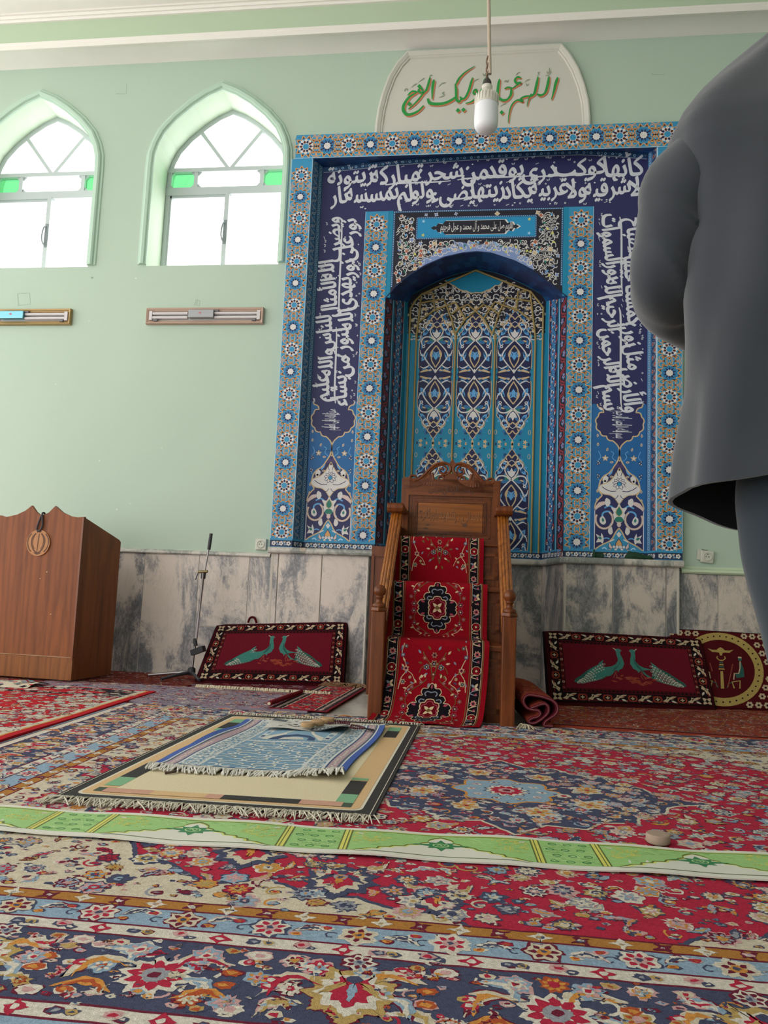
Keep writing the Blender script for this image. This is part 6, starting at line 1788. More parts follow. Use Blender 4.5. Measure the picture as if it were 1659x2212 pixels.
w.scatter(-HX-.3, HX+.3, -HY-.390, -HY-.175, .066, ('white', 'cream', 'gold', 'orange', 'lblue', 'red', 'rust', 'pink', 'maroon'), size=.85)
w.scatter(-HX-.390, -HX-.175, -HY, HY+.36, .066, ('white', 'cream', 'gold', 'orange', 'lblue', 'red', 'pink'), size=.9)
w.scatter(-HX-.3, HX+.3, HY+.175, HY+.385, .06, ('white', 'cream', 'lblue', 'lblue', 'pink', 'grey'), size=.9)
# cream spandrels with a scalloped edge
sp0 = [(0, 0), (1.36, 0), (1.30, .045), (1.18, .06), (1.12, .10), (1.03, .085), (.96, .13), (.90, .16), (.80, .10), (.73, .15), (.66, .21), (.60, .18), (.55, .28), (.50, .36), (.42, .33), (.40, .46), (.30, .50), (.28, .64), (.18, .66), (.15, .82), (.08, .90), (.06, 1.0), (0, 1.0)]
spans = []
for sx in (-1, 1):
    for sy in (-1, 1):
        P = [(sx*(HX-a*(1.0 if sx < 0 else .9)), sy*(HY-b)) for a, b in sp0]; spans.append(P)
        w.mb.fill(MF, jag(P, .003, .012), Y_['cream'], 1.2)
        edge = P[1:-1]; w.mb.stroke(MF, [(p[0], p[1]) for p in jag(edge, .004, .010)[:-int(hypot(edge[0][0]-edge[-1][0], edge[0][1]-edge[-1][1])/.010)-1]], .012, Y_['navy'], 1.6)
def pip(x, y, P):
    r = False; n = len(P)
    for i in range(n):
        (x1, y1), (x2, y2) = P[i], P[i-1]
        if (y1 > y) != (y2 > y) and x < (x2-x1)*(y-y1)/(y2-y1)+x1: r = not r
    return r
med = [(.74, 0), (.60, .06), (.55, .10), (.52, .20), (.42, .25), (.40, .36), (.28, .38), (.22, .48), (.10, .46), (0, .60)]
MED = [(p[0]*.92, p[1]*.80) for p in med]; MED = MED+[(-x, y) for x, y in MED[-2::-1]]; MED = MED+[(x, -y) for x, y in MED[-2:0:-1]]
MED = [(x, y+.07) for x, y in MED]
w.mb.fill(MF, jag(MED, .004, .012), Y_['navy'], 1.3); w.mb.stroke(MF, jag(MED, .003, .012), .010, Y_['cream'], 1.7, closed=True)
ov = [(.165*(1+.10*cos(8*a))*cos(a), .07+.150*(1+.10*cos(8*a))*sin(a)) for a in [2*pi*k/48 for k in range(48)]]
w.mb.fill(MF, jag(ov, .008, .012), Y_['lblue'], 2.0); w.mb.stroke(MF, jag(ov, .004, .012), .009, Y_['orange'], 2.4, closed=True)
w.rosette(0, .07, .065, ('white', 'red', 'pink', 'maroon'), 12)
for k in range(10): a = 2*pi*k/10; w.bud(.118*cos(a), .07+.107*sin(a), .014, ('white', 'maroon'))
for k in range(8): a = 2*pi*k/8+.3; w.rosette(.29*cos(a), .07+.25*sin(a), .045, ('cream', 'orange', 'gold', 'red'), 6)
inm = lambda x, y: pip(x, y, MED)
inova = lambda x, y: (x/.18)**2+((y-.07)/.165)**2 < 1
insp = lambda x, y: any(pip(x, y, P) for P in spans)
w.scatter(-.75, .75, -.45, .60, .060, ('lblue', 'white', 'cream', 'orange', 'red', 'pink', 'lblue'), lambda x, y: inm(x, y) and not inova(x, y), ink='red')
w.scatter(-HX+.01, HX-.01, -HY+.01, HY-.01, .068, ('white', 'cream', 'lblue', 'orange', 'grey', 'cream', 'navy', 'pink', 'gold'), lambda x, y: not inm(x, y) and not insp(x, y))
w.scatter(-HX+.01, HX-.01, -HY+.01, HY-.01, .066, ('red', 'lblue', 'orange', 'gold', 'navy', 'maroon', 'grey', 'pink'), lambda x, y: insp(x, y))
# bigger red-grounded blossoms on the spandrel edge
for x, y, r in ((-.42, -.83, .085), (-.66, -.70, .09), (-.92, -.62, .08), (-.20, -.90, .06), (.62, -.80, .07)):
    w.palmette(x, y, r, -pi/2, ('navy', 'cream', 'red', 'orange')); w.rosette(x, y+.01, r*.45, ('cream', 'orange', 'grey', 'navy'), 7)
    for q in (-1, 1): w.leaf(x+q*.02, y+r*1.05, r*1.1, pi/2-q*1.0, ('cream', 'gold'), -q*.4, .25)
wp_ = w.mb.build('woven_pattern', mt)

# ---- red carpet at the left
rt_, RF = carpet('bright red floral carpet overlapping at the left, in front of the lectern', -3.2, 3.15, .017, .03, .003)
slab(rt_, RF, -1.35, 1.35, -1.0, 1.22, .016, 'bred', 24, 20)
w = Weave(RF)
for x, c, ww in ((1.335, 'bred', .03), (1.305, 'orange', .012), (1.285, 'cream', .03)):
    n = 60; w.mb.stroke(RF, [(x+random.uniform(-.003, .003), -1.0+2.2*k/n) for k in range(n+1)], ww, Y_[c], 2 if c != 'cream' else 2.4)
w.scatter(-.9, 1.27, -1.0, .86, .085, ('white', 'cream', 'white', 'grey', 'black', 'orange', 'cream'), ink='black')
for k in range(48): w.mb.rect(RF, -1.0+2.3*k/48, -1.0+2.3*(k+1)/48, .90, 1.19, Y_['black'], 1.2)
w.scatter(-.9, 1.3, .88, 1.21, .082, ('white', 'cream', 'grey', 'tan', 'bred', 'white', 'cream'), ink='black')
w.scatter(1.0, 1.27, -1.0, 1.0, .06, ('white', 'cream', 'white', 'grey'), ink='bred')
w.mb.build('woven_pattern', rt_)
# crumpled far edge: a soft fold
fm = MB()
def fold(u, v):
    x = -1.0+1.65*u; q = pi*v; h = (.018+.022*sin(2.2*u*pi+.6)**2)*(1 if u < .95 else .6)
    return RF(x, 1.15+.16*(v-.5)*1.6, 2)+Vector((0, .02*sin(9*u), h*sin(q)))
fm.grid(fold, 60, 8, Y_['cream']); 
random.seed(4)
for k in range(240):
    u = random.random(); v = random.uniform(.1, .8); s = random.uniform(.01, .03)
    pts = [fold(min(1, max(0, u+a*s)), min(1, max(0, v+b*s*4)))+Vector((0, -.0006, .0012)) for a, b in ((-.5, -.3), (.3, -.8), (.7, .2), (0, .7))]
    fm.add(pts, [(0, 1, 2, 3)], Y_[random.choice(('bred', 'black', 'grey', 'tan', 'white', 'maroon', 'lblue'))])
fm.build('crumpled_edge', rt_)

# ---- grey flowered carpet beyond
gt, GF = carpet('grey and mauve flowered carpet with white fringe, between lectern and pulpit', -1.75, 4.36, .012, .012, .003)
slab(gt, GF, -.95, .86, -.33, .34, .011, 'mauve', 20, 8)
w = Weave(GF, .003, .008)
w.scatter(-.95, .86, -.33, .34, .062, ('white', 'cream', 'lblue', 'maroon', 'rust', 'grey', 'navy', 'pink', 'red'), ink='maroon')
w.mb.rect(GF, -.95, .86, .27, .285, Y_['rust'], 1)
w.mb.build('woven_pattern', gt)
def fringe(name, root, fr, pts, n, ln, dirv, m, r=.0022, spread=.6, lift=.004):
    f = MB()
    for k in range(n):
        t = (k+random.uniform(.1, .9))/n; i = min(len(pts)-2, int(t*(len(pts)-1))); q = t*(len(pts)-1)-i
        a = Vector(pts[i]).lerp(Vector(pts[i+1]), q); L = ln*random.uniform(.7, 1.2); s = random.gauss(0, spread)
        d = Vector(dirv); sd = Vector((-d.y, d.x, 0))
        P = [a, a+d*L*.35+sd*L*.18*s+Vector((0, 0, lift)), a+d*L*.7+sd*L*.5*s+Vector((0, 0, lift*.4)), a+d*L+sd*L*.75*s+Vector((0, 0, -.001))]
        f.tube(cr(P, 3), r*random.uniform(.8, 1.3), m, 5, smooth=True)
    o = f.build(name, root); o['kind'] = 'stuff'; return o
FRW = mat('cream_fringe', '#c4b89e', .9, var=.15, vscale=60)
random.seed(15)
fringe('fringe', gt, GF, [GF(.0, .335, 1), GF(.86, .345, 1)], 150, .045, (0, 1, 0), FRW, .004, .8, .014)

# ---- rust carpet by the wall, dark carpet under the left cushion
bt, BF = carpet('rust brown worn carpet along the wall under the microphone stand', -3.2, 4.98, .006)
slab(bt, BF, -1.6, 1.35, -.46, .40, .005, 'dbrick', 1, 1)
w = Weave(BF, .003, .008); w.scatter(-.3, 1.35, -.46, .40, .075, ('dbrick', 'brick', 'dred', 'tan', 'maroon', 'brick'), ink='dred'); w.mb.build('woven_pattern', bt)
dt, DF = carpet('dark wine red carpet under the cushion left of the pulpit', -1.42, 5.03, .005)
slab(dt, DF, -.42, .40, -.30, .34, .004, 'dred', 1, 1)
w = Weave(DF, .003, .008); w.scatter(-.42, .40, -.30, .34, .07, ('maroon', 'dred', 'mauve', 'wine', 'brick'), ink='black'); w.mb.build('woven_pattern', dt)
# ---- narrow red runner beside the pulpit, one edge rolled
nt, NF = carpet('narrow red and black runner lying beside the left pulpit post', -.91, 4.62, .016, -.045)
slab(nt, NF, -.165, .155, -.56, .58, .0045, 'wine', 1, 1)
w = Weave(NF, .002, .006)
for x0, x1, c in ((-.155, -.10, 'black'), (.085, .14, 'black'), (-.10, -.092, 'cream'), (.078, .085, 'cream'), (-.092, .078, 'bred')): w.mb.rect(NF, x0, x1, -.55, .57, Y_[c], 1)
for k in range(40):
    y = -.54+1.1*k/39
    for x in (-.128, .112): w.poly(star(x, y, .016, .008, 4), 'cream' if k % 2 else 'pink', 3)
w.scatter(-.09, .075, -.55, .57, .05, ('maroon', 'wine', 'cream', 'black', 'dred'), ink='black')
w.mb.build('woven_pattern', nt)
m = MB(); m.tube([NF(-.165, -.565, 80)+Vector((0, 0, .004)), NF(-.163, -.3, 80), NF(-.158, .05, 60)], [.014, .014, .011], Y_['wine'], 12); m.tube([NF(-.165, -.568, 80)+Vector((0, 0, .004)), NF(-.165, -.572, 80)+Vector((0, 0, .004))], [.009, .009], Y_['cream'], 10); m.build('rolled_edge', nt)
fringe('fringe', nt, NF, [NF(-.13, .56, 4), NF(.13, .56, 4)], 60, .06, (.1, -1, 0), mat('tan_fringe', '#8c6a4c', .9), .003, 1.2, .02)

# ---- brick red rug at the right
kt, KF = carpet('brick red rug in front of the cushions right of the pulpit', 2.0, 4.66, .014, -.02)
slab(kt, KF, -1.60, 1.6, -.60, .66, .013, 'brick', 1, 1)
w = Weave(KF, .003, .008)
w.scatter(-1.58, .6, -.58, .64, .06, ('brick', 'rust', 'dbrick', 'tan', 'rust', 'wine', 'brick', 'ochre'), ink='dred')
for k in range(9):
    x = -1.5+.26*k
    w.line([(x, .62), (x+.25, -.1), (x+.4, -.56)], .007, 'dred', 2); w.line([(x+.3, .6), (x+.18, .1), (x-.05, -.5)], .006, 'ochre', 2)
    for j in range(6): w.line([(x+.05, .05+.02*j), (x+.14, .03+.02*j)], .006, ('tan', 'ochre')[j % 2], 4)
w.mb.rect(KF, -1.6, 1.6, -.60, -.575, Y_['dred'], 6); w.mb.rect(KF, -1.6, 1.6, -.57, -.562, Y_['tan'], 6)
w.mb.build('woven_pattern', kt)
# its folded end beside the pulpit post
S = [(1180, 1058), (1060, 1052), (1005, 1000), (990, 920), (1030, 850), (1130, 780), (1230, 710), (1290, 610), (1270, 490), (1190, 400), (1060, 340), (880, 290), (680, 262), (580, 290), (530, 370), (545, 470), (620, 560), (740, 595), (850, 610), (905, 680), (850, 750), (720, 790), (650, 840), (680, 895), (790, 890), (900, 830), (1010, 740), (1080, 650), (1085, 540), (1020, 470), (920, 475), (790, 525), (690, 560)]
k_ = 1/10.37/1643*4.0
def SP(p): q = PY(1080+p[0]/10.37, 1480+p[1]/10.37, 4.0); return (q.x, max(.020, q.z+.010))
path = cr([(*SP(p), 0) for p in S], 5)
o_ = MB(); up = []; dn = []
for i, p in enumerate(path):
    d = (path[min(i+1, len(path)-1)]-path[max(i-1, 0)]).normalized(); nrm = Vector((-d.y, d.x, 0))*.0075
    up.append(p+nrm); dn.append(p-nrm)
def EX(p, y): return Vector((p.x-.10*(y-4.0)-.0, y, p.y*(1+.12*(y-4.0))))
y0, y1 = 4.0, 4.62
N = len(path)
for A, mm, fl in ((up, Y_['dred'], False), (dn, Y_['brick'], True)):
    vs = [EX(p, y0) for p in A]+[EX(p, y1) for p in A]
    fs = [(i, i+1, N+i+1, N+i) for i in range(N-1)]
    o_.add(vs, [f[::-1] for f in fs] if fl else fs, mm, True)
for y in (y0, y1): o_.add([EX(p, y) for p in up]+[EX(p, y) for p in dn], [(i, i+1, N+i+1, N+i) for i in range(N-1)], Y_['dred'])
mid = [EX(p, y0-.002) for p in path]; o_.tube(mid, .0032, yarn('#7d4b4e'), 6)
random.seed(6)
for k in range(320):
    i = random.randrange(0, 95); y = random.uniform(y0+.02, y1-.05); a = dn[i]; b = dn[min(N-1, i+2)]
    d = (b-a); nv = Vector((d.y, -d.x, 0)).normalized()*.0008
    o_.add([EX(a+nv, y), EX(b+nv, y+.004), EX(b+nv, y+.02), EX(a+nv, y+.012)], [(0, 1, 2, 3)], Y_[random.choice(('rust', 'tan', 'dred', 'ochre', 'wine'))])
o_.build('folded_end', kt)
fringe('fringe', kt, KF, [Vector((.215, 3.985, .015)), Vector((.26, 3.965, .012))], 26, .05, (.5, -.8, 0), FRW, .0025, 1.0, .012)

# ------------------------------------------------------------------ cream kilim with black border
kx, ky = -.752, 3.0
kl = thing('kilim_rug', 'cream flat-woven rug with black border and coloured blocks, fringed front', 'rug', (kx, ky, 0))
def KM(a, b, lay=0):
    z = .016+lay*4.5e-4
    c = max(0, (-b-.70)/.1)*max(0, (a+.2)/.67); 
    return Vector((kx+a*(1+.012*b)+.004*b, ky+b+.055*a*(1 if b < 0 else .6), z))
KC = {k: silk(v) for k, v in dict(black='#3c3b3a', cream='#d8cba9', peach='#d3b184', green='#7fae88', dgreen='#4d5a4c', pink='#c79a84', white='#d9d2bf').items()}
hw, hh = .478, .79
b = MB(); b.grid(lambda u, v: KM(-hw+2*hw*u, -hh+2*hh*v, 0), 16, 24, KC['black'])
for g in (lambda t: (t, 0), lambda t: (1, t), lambda t: (1-t, 1), lambda t: (0, 1-t)):
    b.grid(lambda t, k, g=g: KM(-hw+2*hw*g(t)[0], -hh+2*hh*g(t)[1], 0)-Vector((0, 0, .006*k)), 20, 1, KC['black'], False, True)
b.build('rug_body', kl)
b = MB()
def KR(x0, x1, y0, y1, c, lay): b.grid(lambda u, v: KM(x0+(x1-x0)*u, y0+(y1-y0)*v, lay), max(1, int((x1-x0)/.05)), max(1, int((y1-y0)/.05)), KC[c])
random.seed(2)
e = .042
def rr(x0, x1, y0, y1, r, n=5):
    out = []
    for cx_, cy_, a in ((x1-r, y0+r, -pi/2), (x1-r, y1-r, 0), (x0+r, y1-r, pi/2), (x0+r, y0+r, pi)):
        out += [(cx_+r*cos(a+pi/2*k/n), cy_+r*sin(a+pi/2*k/n)) for k in range(n+1)]
    return out
def KRR(x0, x1, y0, y1, r, c, lay):
    P = rr(x0, x1, y0, y1, r); cx_, cy_ = (x0+x1)/2, (y0+y1)/2
    R_ = 10
    vs = [KM(cx_+(p[0]-cx_)*k/R_, cy_+(p[1]-cy_)*k/R_, lay) for k in range(R_+1) for p in P]; n = len(P)
    b.add(vs, [(k*n+i, k*n+(i+1) % n, (k+1)*n+(i+1) % n, (k+1)*n+i) for k in range(R_) for i in range(n)], KC[c])
KRR(-hw+e, hw-e, -hh+e, hh-e, .03, 'white', 1); KRR(-hw+e+.009, hw-e-.009, -hh+e+.009, hh-e-.009, .026, 'peach', 2)
bx, byy = .135, .12
KR(-hw+bx, hw-bx, -hh+byy, hh-byy, 'cream', 3)
xi0, xi1 = -hw+e+.045, -hw+bx
for y0, y1, c in ((-.71, -.665, 'dgreen'), (-.64, -.53, 'green'), (-.53, -.31, 'black'), (.40, .56, 'black'), (.56, .66, 'green'), (.35, .40, 'green')): KR(xi0-.008, xi1, y0, y1, c, 4)
for y0, y1, c in ((-.72, -.675, 'dgreen'), (-.675, -.575, 'green'), (-.575, -.40, 'black'), (.42, .58, 'black'), (.58, .68, 'green'), (-.39, -.36, 'green')): KR(-xi1, -xi0+.008, y0, y1, c, 4)
for x0, x1, c in ((-.37, -.22, 'pink'), (-.22, -.05, 'peach'), (-.05, .0, 'pink'), (.0, .24, 'black'), (.24, .37, 'pink')): KR(x0, x1, -hh+e+.03, -hh+byy, c, 5)
for s in (-1, 1): KR(s*(hw-.012)-.0012, s*(hw-.012)+.0012, -hh, hh, 'white', 4)
b.build('woven_pattern', kl)
fringe('fringe', kl, None, [KM(-hw+.9567*k/20, -hh, 2) for k in range(21)], 300, .062, (-.12, -1, 0), mat('off_white_fringe', '#c9c2b0', .9, var=.2, vscale=40), .0018, .55, .007)
fringe('fringe', kl, None, [KM(-hw+.9567*k/20, hh, 2) for k in range(21)], 110, .045, (.1, 1, 0), mat('off_white_fringe', '#c9c2b0', .9), .0024, .7, .007)

# ------------------------------------------------------------------ blue prayer mat
jx, jy = -.765, 3.115
jm = thing('prayer_mat', 'blue and white patterned prayer mat lying on the cream rug', 'mat', (jx, jy, .016))
def JM(a, b, lay=0):
    near = max(0, (-b-.40)/.13); far = max(0, (b-.42)/.1)
    z = .026+.003*sin(a*14+b*5)+lay*2e-4
    z += near*near*(.030*max(0, (a-.12)/.2)+.012*max(0, (-a-.2)/.12)+.006)+far*.004
    z += .012*max(0, (-a-.27)/.06)*max(0, sin(b*7+1.0))+.006*max(0, (a-.29)/.04)*(.5+.5*sin(b*6))
    return Vector((jx+a*(1-.012*b)+.02*b+.012*sin(b*6)*(abs(a)/.33), jy+b+.045*a+.02*sin(a*9)*near, z))
JC = {k: silk(v) for k, v in dict(blue='#7496ad', mid='#86a6bb', white='#cfd3d0', royal='#4a63a6', navy='#3f5273', pink='#b39aa0', grey='#93a2ac', cream='#d3cfc0', dgrey='#5a6470').items()}
jw, jh = .335, .505
b = MB()
b.grid(lambda u, v: JM(-jw+2*jw*u, -jh+2*jh*v, 0), 34, 50, JC['blue'])
b.grid(lambda u, v: JM(-jw+2*jw*u, -jh+2*jh*v, 0)-Vector((0, 0, .006)), 34, 50, JC['cream'], True, True)
for g in (lambda t: (t, 0), lambda t: (1, t), lambda t: (1-t, 1), lambda t: (0, 1-t)):
    b.grid(lambda t, k, g=g: JM(-jw+2*jw*g(t)[0], -jh+2*jh*g(t)[1], 0)-Vector((0, 0, .006*k)), 50, 1, JC['royal'], False, True)
b.build('mat_body', jm)
b = MB()
def JR(x0, x1, y0, y1, c, lay): b.grid(lambda u, v: JM(x0+(x1-x0)*u, y0+(y1-y0)*v, lay), max(1, int((x1-x0)/.025)), max(1, int((y1-y0)/.025)), JC[c])
for s in (-1, 1):
    for d0, d1, c in ((0, .026, 'royal'), (.026, .032, 'white'), (.032, .042, 'dgrey'), (.042, .075, 'pink'), (.075, .082, 'navy'), (.082, .092, 'white'), (.155, .165, 'white')):
        x0, x1 = sorted((s*(jw-d0), s*(jw-d1))); JR(x0, x1, -jh, jh, c, 2)
JR(-jw, jw, -jh, -jh+.022, 'cream', 3); JR(-jw+.09, jw-.09, -jh+.022, -jh+.034, 'navy', 3)
JR(-jw+.165, jw-.165, .02, .05, 'white', 2); JR(-jw+.10, jw-.10, jh-.05, jh, 'white', 2); JR(-jw+.1, jw-.1, jh-.09, jh-.075, 'white', 2)
random.seed(19)
def jcurl(x, y, r, a, c, w, lay=4):
    b.stroke(JM, [(x+r*(1-.75*k/9)*cos(a+4.8*k/9), y+r*(1-.75*k/9)*sin(a+4.8*k/9)) for k in range(10)], w, JC[c], lay+random.random()*.7)
# side bands: dense white scrolls
for s in (-1, 1):
    for k in range(40):
        y = -jh+.04+(2*jh-.08)*k/39
        for dx in (.105, .128, .148): jcurl(s*(jw-dx), y+random.uniform(-.008, .008), .014, random.uniform(0, 6), 'white', .0075)
        b.fill(JM, petal(s*(jw-.058), y, 1.57+random.uniform(-.6, .6), .018, .010, 3), JC['cream'], 4)
for k in range(22):
    x = -jw+.17+(2*jw-.34)*k/21; b.fill(JM, petal(x, .035, 1.57, .016, .014, 3), JC['mid'], 4+(k % 2)*.3); jcurl(x, jh-.028, .012, random.uniform(0, 6), 'navy', .004); jcurl(x, jh-.11, .014, random.uniform(0, 6), 'white', .005)
# lower field: large white arabesque scrolls
for row, y in enumerate((-.44, -.34, -.24, -.14, -.05)):
    for k in range(6):
        x = (k-2.5)*.058
        jcurl(x, y, .036, (1.2 if (k+row) % 2 else 4.2), 'white', .009); jcurl(x+.028, y+.045, .022, (4.0 if (k+row) % 2 else 1.0), 'cream', .0075)
        b.fill(JM, petal(x+.02, y-.02, random.uniform(0, 6), .03, .013, 4), JC['white'], 3.4); b.fill(JM, petal(x-.02, y+.03, random.uniform(0, 6), .024, .011, 4), JC['mid'], 3.2)
# upper field: little arch between two towers
JR(-jw+.17, jw-.17, .06, .33, 'mid', 2)
ar = [(-.10, .07), (-.09, .12), (-.06, .165), (0, .19), (.06, .165), (.09, .12), (.10, .07)]
b.fill(JM, [(-.13, .07), (-.12, .15), (-.07, .21), (-.05, .27), (.05, .27), (.07, .21), (.12, .15), (.13, .07)], JC['cream'], 4); b.fill(JM, ar, JC['navy'], 6); b.fill(JM, [(-.055, .075), (-.04, .115), (0, .13), (.04, .115), (.055, .075)], JC['cream'], 8)
for k in range(7): b.fill(JM, circ((k-3)*.012, .10, .005, 6), JC['mid'], 9)
for s in (-1, 1):
    for x0, x1, y0, y1, c, l in ((.125, .152, .10, .30, 'white', 4), (.13, .147, .12, .15, 'navy', 6), (.13, .147, .19, .24, 'blue', 6), (.115, .16, .295, .31, 'cream', 5)): JR(*sorted((s*x0, s*x1)), y0, y1, c, l)
    b.stroke(JM, [(s*.10, .07), (s*.14, .075), (s*.165, .09)], .010, JC['grey'], 5)
for k in range(34): jcurl(random.uniform(-.17, .17), random.uniform(.34, .44), .015, random.uniform(0, 6), 'white', .005)
b.build('woven_pattern', jm)
JFR = mat('white_mat_fringe', '#cdcac0', .9, var=.15, vscale=50)
random.seed(23)
fringe('fringe', jm, None, [JM(-jw+2*jw*k/20, -jh, 2) for k in range(21)], 150, .040, (-.05, -1, -.22), JFR, .003, .5, .004)
fringe('fringe', jm, None, [JM(-jw+2*jw*k/20, jh, 2) for k in range(21)], 120, .045, (.05, 1, -.1), JFR, .003, .5, .004)
tl_ = MB(); tl_.tube(cr([Vector((-1.015, 2.60, .026)), Vector((-1.0, 2.585, .027)), Vector((-.992, 2.56, .025)), Vector((-1.005, 2.53, .024)), Vector((-1.025, 2.515, .023))], 5), [.004]*20+[.005], mat('dark_brown_cord', '#4f3a33', .9), 7)
tag(tl_.build('loose_cord'), 'short dark brown cord end sticking out under the prayer mat fringe', 'cord')

# small printed cloth, clay tablets, beads
cl = MB()
def CLF(u, v):
    a = -.93+.37*u; bb = 3.37+.25*v+.03*u
    z = .036+.004*sin(u*8+v*3)
    z += .020*max(0, (u-.62)/.38)*max(0, (.45-v)/.45)*1.2
    return Vector((a-.02*v, bb, z))
CW = mat('pale_printed_cloth', '#c9c8c0', .9, var=.1, vscale=40); CG = mat('dark_printed_cloth', '#5d656a', .9, var=.3, vscale=120); CGL = mat('printed_cloth_figure', '#b7bab8', .9)
cl.grid(CLF, 26, 20, CW); cl.grid(lambda u, v: CLF(u, v)-Vector((0, 0, .0015)), 26, 20, CW, True, True)
up_ = lambda u, v: CLF(u, v)+Vector((0, 0, .0006))
cl.grid(lambda u, v: CLF(.55+.45*u, .0+.30*v)+Vector((0, -.0004, .0008)), 14, 8, CG); cl.grid(lambda u, v: CLF(.0+.18*u, .72+.28*v)+Vector((0, 0, .0008)), 8, 8, CG)
for k in range(9):
    u = .6+.045*k
    q = [CLF(u, .05)+Vector((0, -.0008, .0016)), CLF(u+.016, .12)+Vector((0, -.0008, .0016)), CLF(u, .2)+Vector((0, -.0008, .0016)), CLF(u-.016, .12)+Vector((0, -.0008, .0016))]
    cl.add(q, [(0, 1, 2, 3)], CGL)
for k in range(14):
    u, v = random.uniform(.1, .5), random.uniform(.2, .9)
    cl.add([CLF(u, v)+Vector((0, 0, .001)), CLF(u+.05, v+.02)+Vector((0, 0, .001)), CLF(u+.045, v+.05)+Vector((0, 0, .001)), CLF(u, v+.03)+Vector((0, 0, .001))], [(0, 1, 2, 3)], CG)
tag(cl.build('printed_cloth'), 'small grey and white printed cloth under the clay tablets on prayer mat', 'cloth')
CLAY = mat('fired_clay', '#b08f68', .85, var=.06, vscale=40, bump=.15, bscale=120)
def tablet(label, x, y, z, r, h, m, grp=None):
    b = MB(); b.lathe([(0, 0), (r*.94, 0), (r, h*.15), (r*1.01, h*.5), (r*.99, h*.85), (r*.93, h), (0, h)], (x, y, z), m, 26, True)
    o = b.build('clay_tablet'); tag(o, label, 'prayer tablet', grp)
    for p in o.data.polygons:
        p.use_smooth = len(p.vertices) == 4 and abs(p.normal.z) < .8
GT = 'clay prayer tablets on the mat'
tablet('small tan clay tablet on prayer mat, nearest the camera of the three', -.745, 3.425, .0425, .031, .019, CLAY, GT)
tablet('small tan clay tablet on prayer mat, middle of the three', -.715, 3.492, .0425, .031, .021, CLAY, GT)
tablet('small tan clay tablet on prayer mat, farthest toward the pulpit of the three', -.682, 3.566, .0425, .031, .022, CLAY, GT)
tablet('round grey brown clay tablet on the carpet behind the green strip', .497, 2.215, .012, .0315, .024, mat('grey_brown_clay', '#a38d7b', .85, var=.06, vscale=30, bump=.15, bscale=100))
bd = thing('prayer_beads', 'dark red string of prayer beads with black tassel on prayer mat', 'prayer beads', (-.60, 3.55, .04))
BM = mat('dark_red_bead', '#54202a', .4)
def jz(x, y): return JM(x-jx, y-jy, 0).z
b = MB(); loop = cr([(-.665, 3.52, 0), (-.62, 3.545, 0), (-.575, 3.53, 0), (-.54, 3.50, 0), (-.50, 3.515, 0), (-.53, 3.555, 0), (-.58, 3.575, 0), (-.63, 3.585, 0), (-.67, 3.56, 0)], 5, True)
for p in loop:
    zz = max(jz(p.x, p.y), .030)+.006+(.012 if p.x < -.57 else 0); b.lathe([(.0052*sin(pi*k/5), -.0052*cos(pi*k/5)) for k in range(6)], (p.x, p.y, zz), BM, 6)
o = b.build('bead_string', bd); o['kind'] = 'stuff'
b = MB(); random.seed(3)
for k in range(16): b.tube([Vector((-.502, 3.512, .036)), Vector((-.485+.004*random.uniform(-1, 1), 3.50+.012*random.uniform(-1, 1), .036)), Vector((-.462+.012*random.uniform(-1, 1), 3.485+.03*random.uniform(-1, 1), .034))], .0016, mat('black_thread', '#232228', .9), 4)
o = b.build('tassel', bd); o['kind'] = 'stuff'

# ------------------------------------------------------------------ long green printed strip
GA = .0567
gs = thing('prayer_row_strip', 'long green and cream printed strip laid across the carpet', 'carpet strip', (0, 2.03, 0))
def GS(a, b, lay=0):
    z = .0175+.0022*sin(a*7.5+.6)*sin(b*9)+.0018*sin(a*19)+lay*2e-4
    x = a*cos(GA)-b*sin(GA); y = 2.03+a*sin(GA)+b*cos(GA)+.004*sin(a*3.1)
    return Vector((x, y, z))
gh = .103; g0, g1 = -2.3, 1.9
PVC = mat('cream_coated_cloth', '#d9d8cb', .5, spec=.3); PGR = mat('bright_green_print', '#97c376', .55); PDG = mat('dark_green_print', '#2f7d4a', .55); POL = mat('olive_line_print', '#5d6a2c', .55); PYE = mat('yellow_print', '#d3cf62', .55); PLG = mat('pale_green_line', '#c0de9c', .55); PMG = mat('mid_green_print', '#78ad5c', .55)
b = MB(); b.grid(lambda u, v: GS(g0+(g1-g0)*u, -gh+2*gh*v, 0), 180, 6, PVC)
for v in (0, 1): b.grid(lambda u, k, v=v: GS(g0+(g1-g0)*u, -gh+2*gh*v, 0)-Vector((0, 0, .004*k)), 180, 1, PVC, False, v == 1)
b.build('strip_body', gs)
b = MB(); n = 0
def GR(x0, x1, y0, y1, c, lay): b.grid(lambda u, v: GS(x0+(x1-x0)*u, y0+(y1-y0)*v, lay), max(1, int((x1-x0)/.04)), 2, c)
t0, t1 = -gh+.022, gh-.018
ctr = [PZ(405, 1806, .018), PZ(950, 1842, .018), PZ(1535, 1880, .018)]
per = (ctr[2].x-ctr[0].x)/2; c0 = ctr[1].x
random.seed(12)
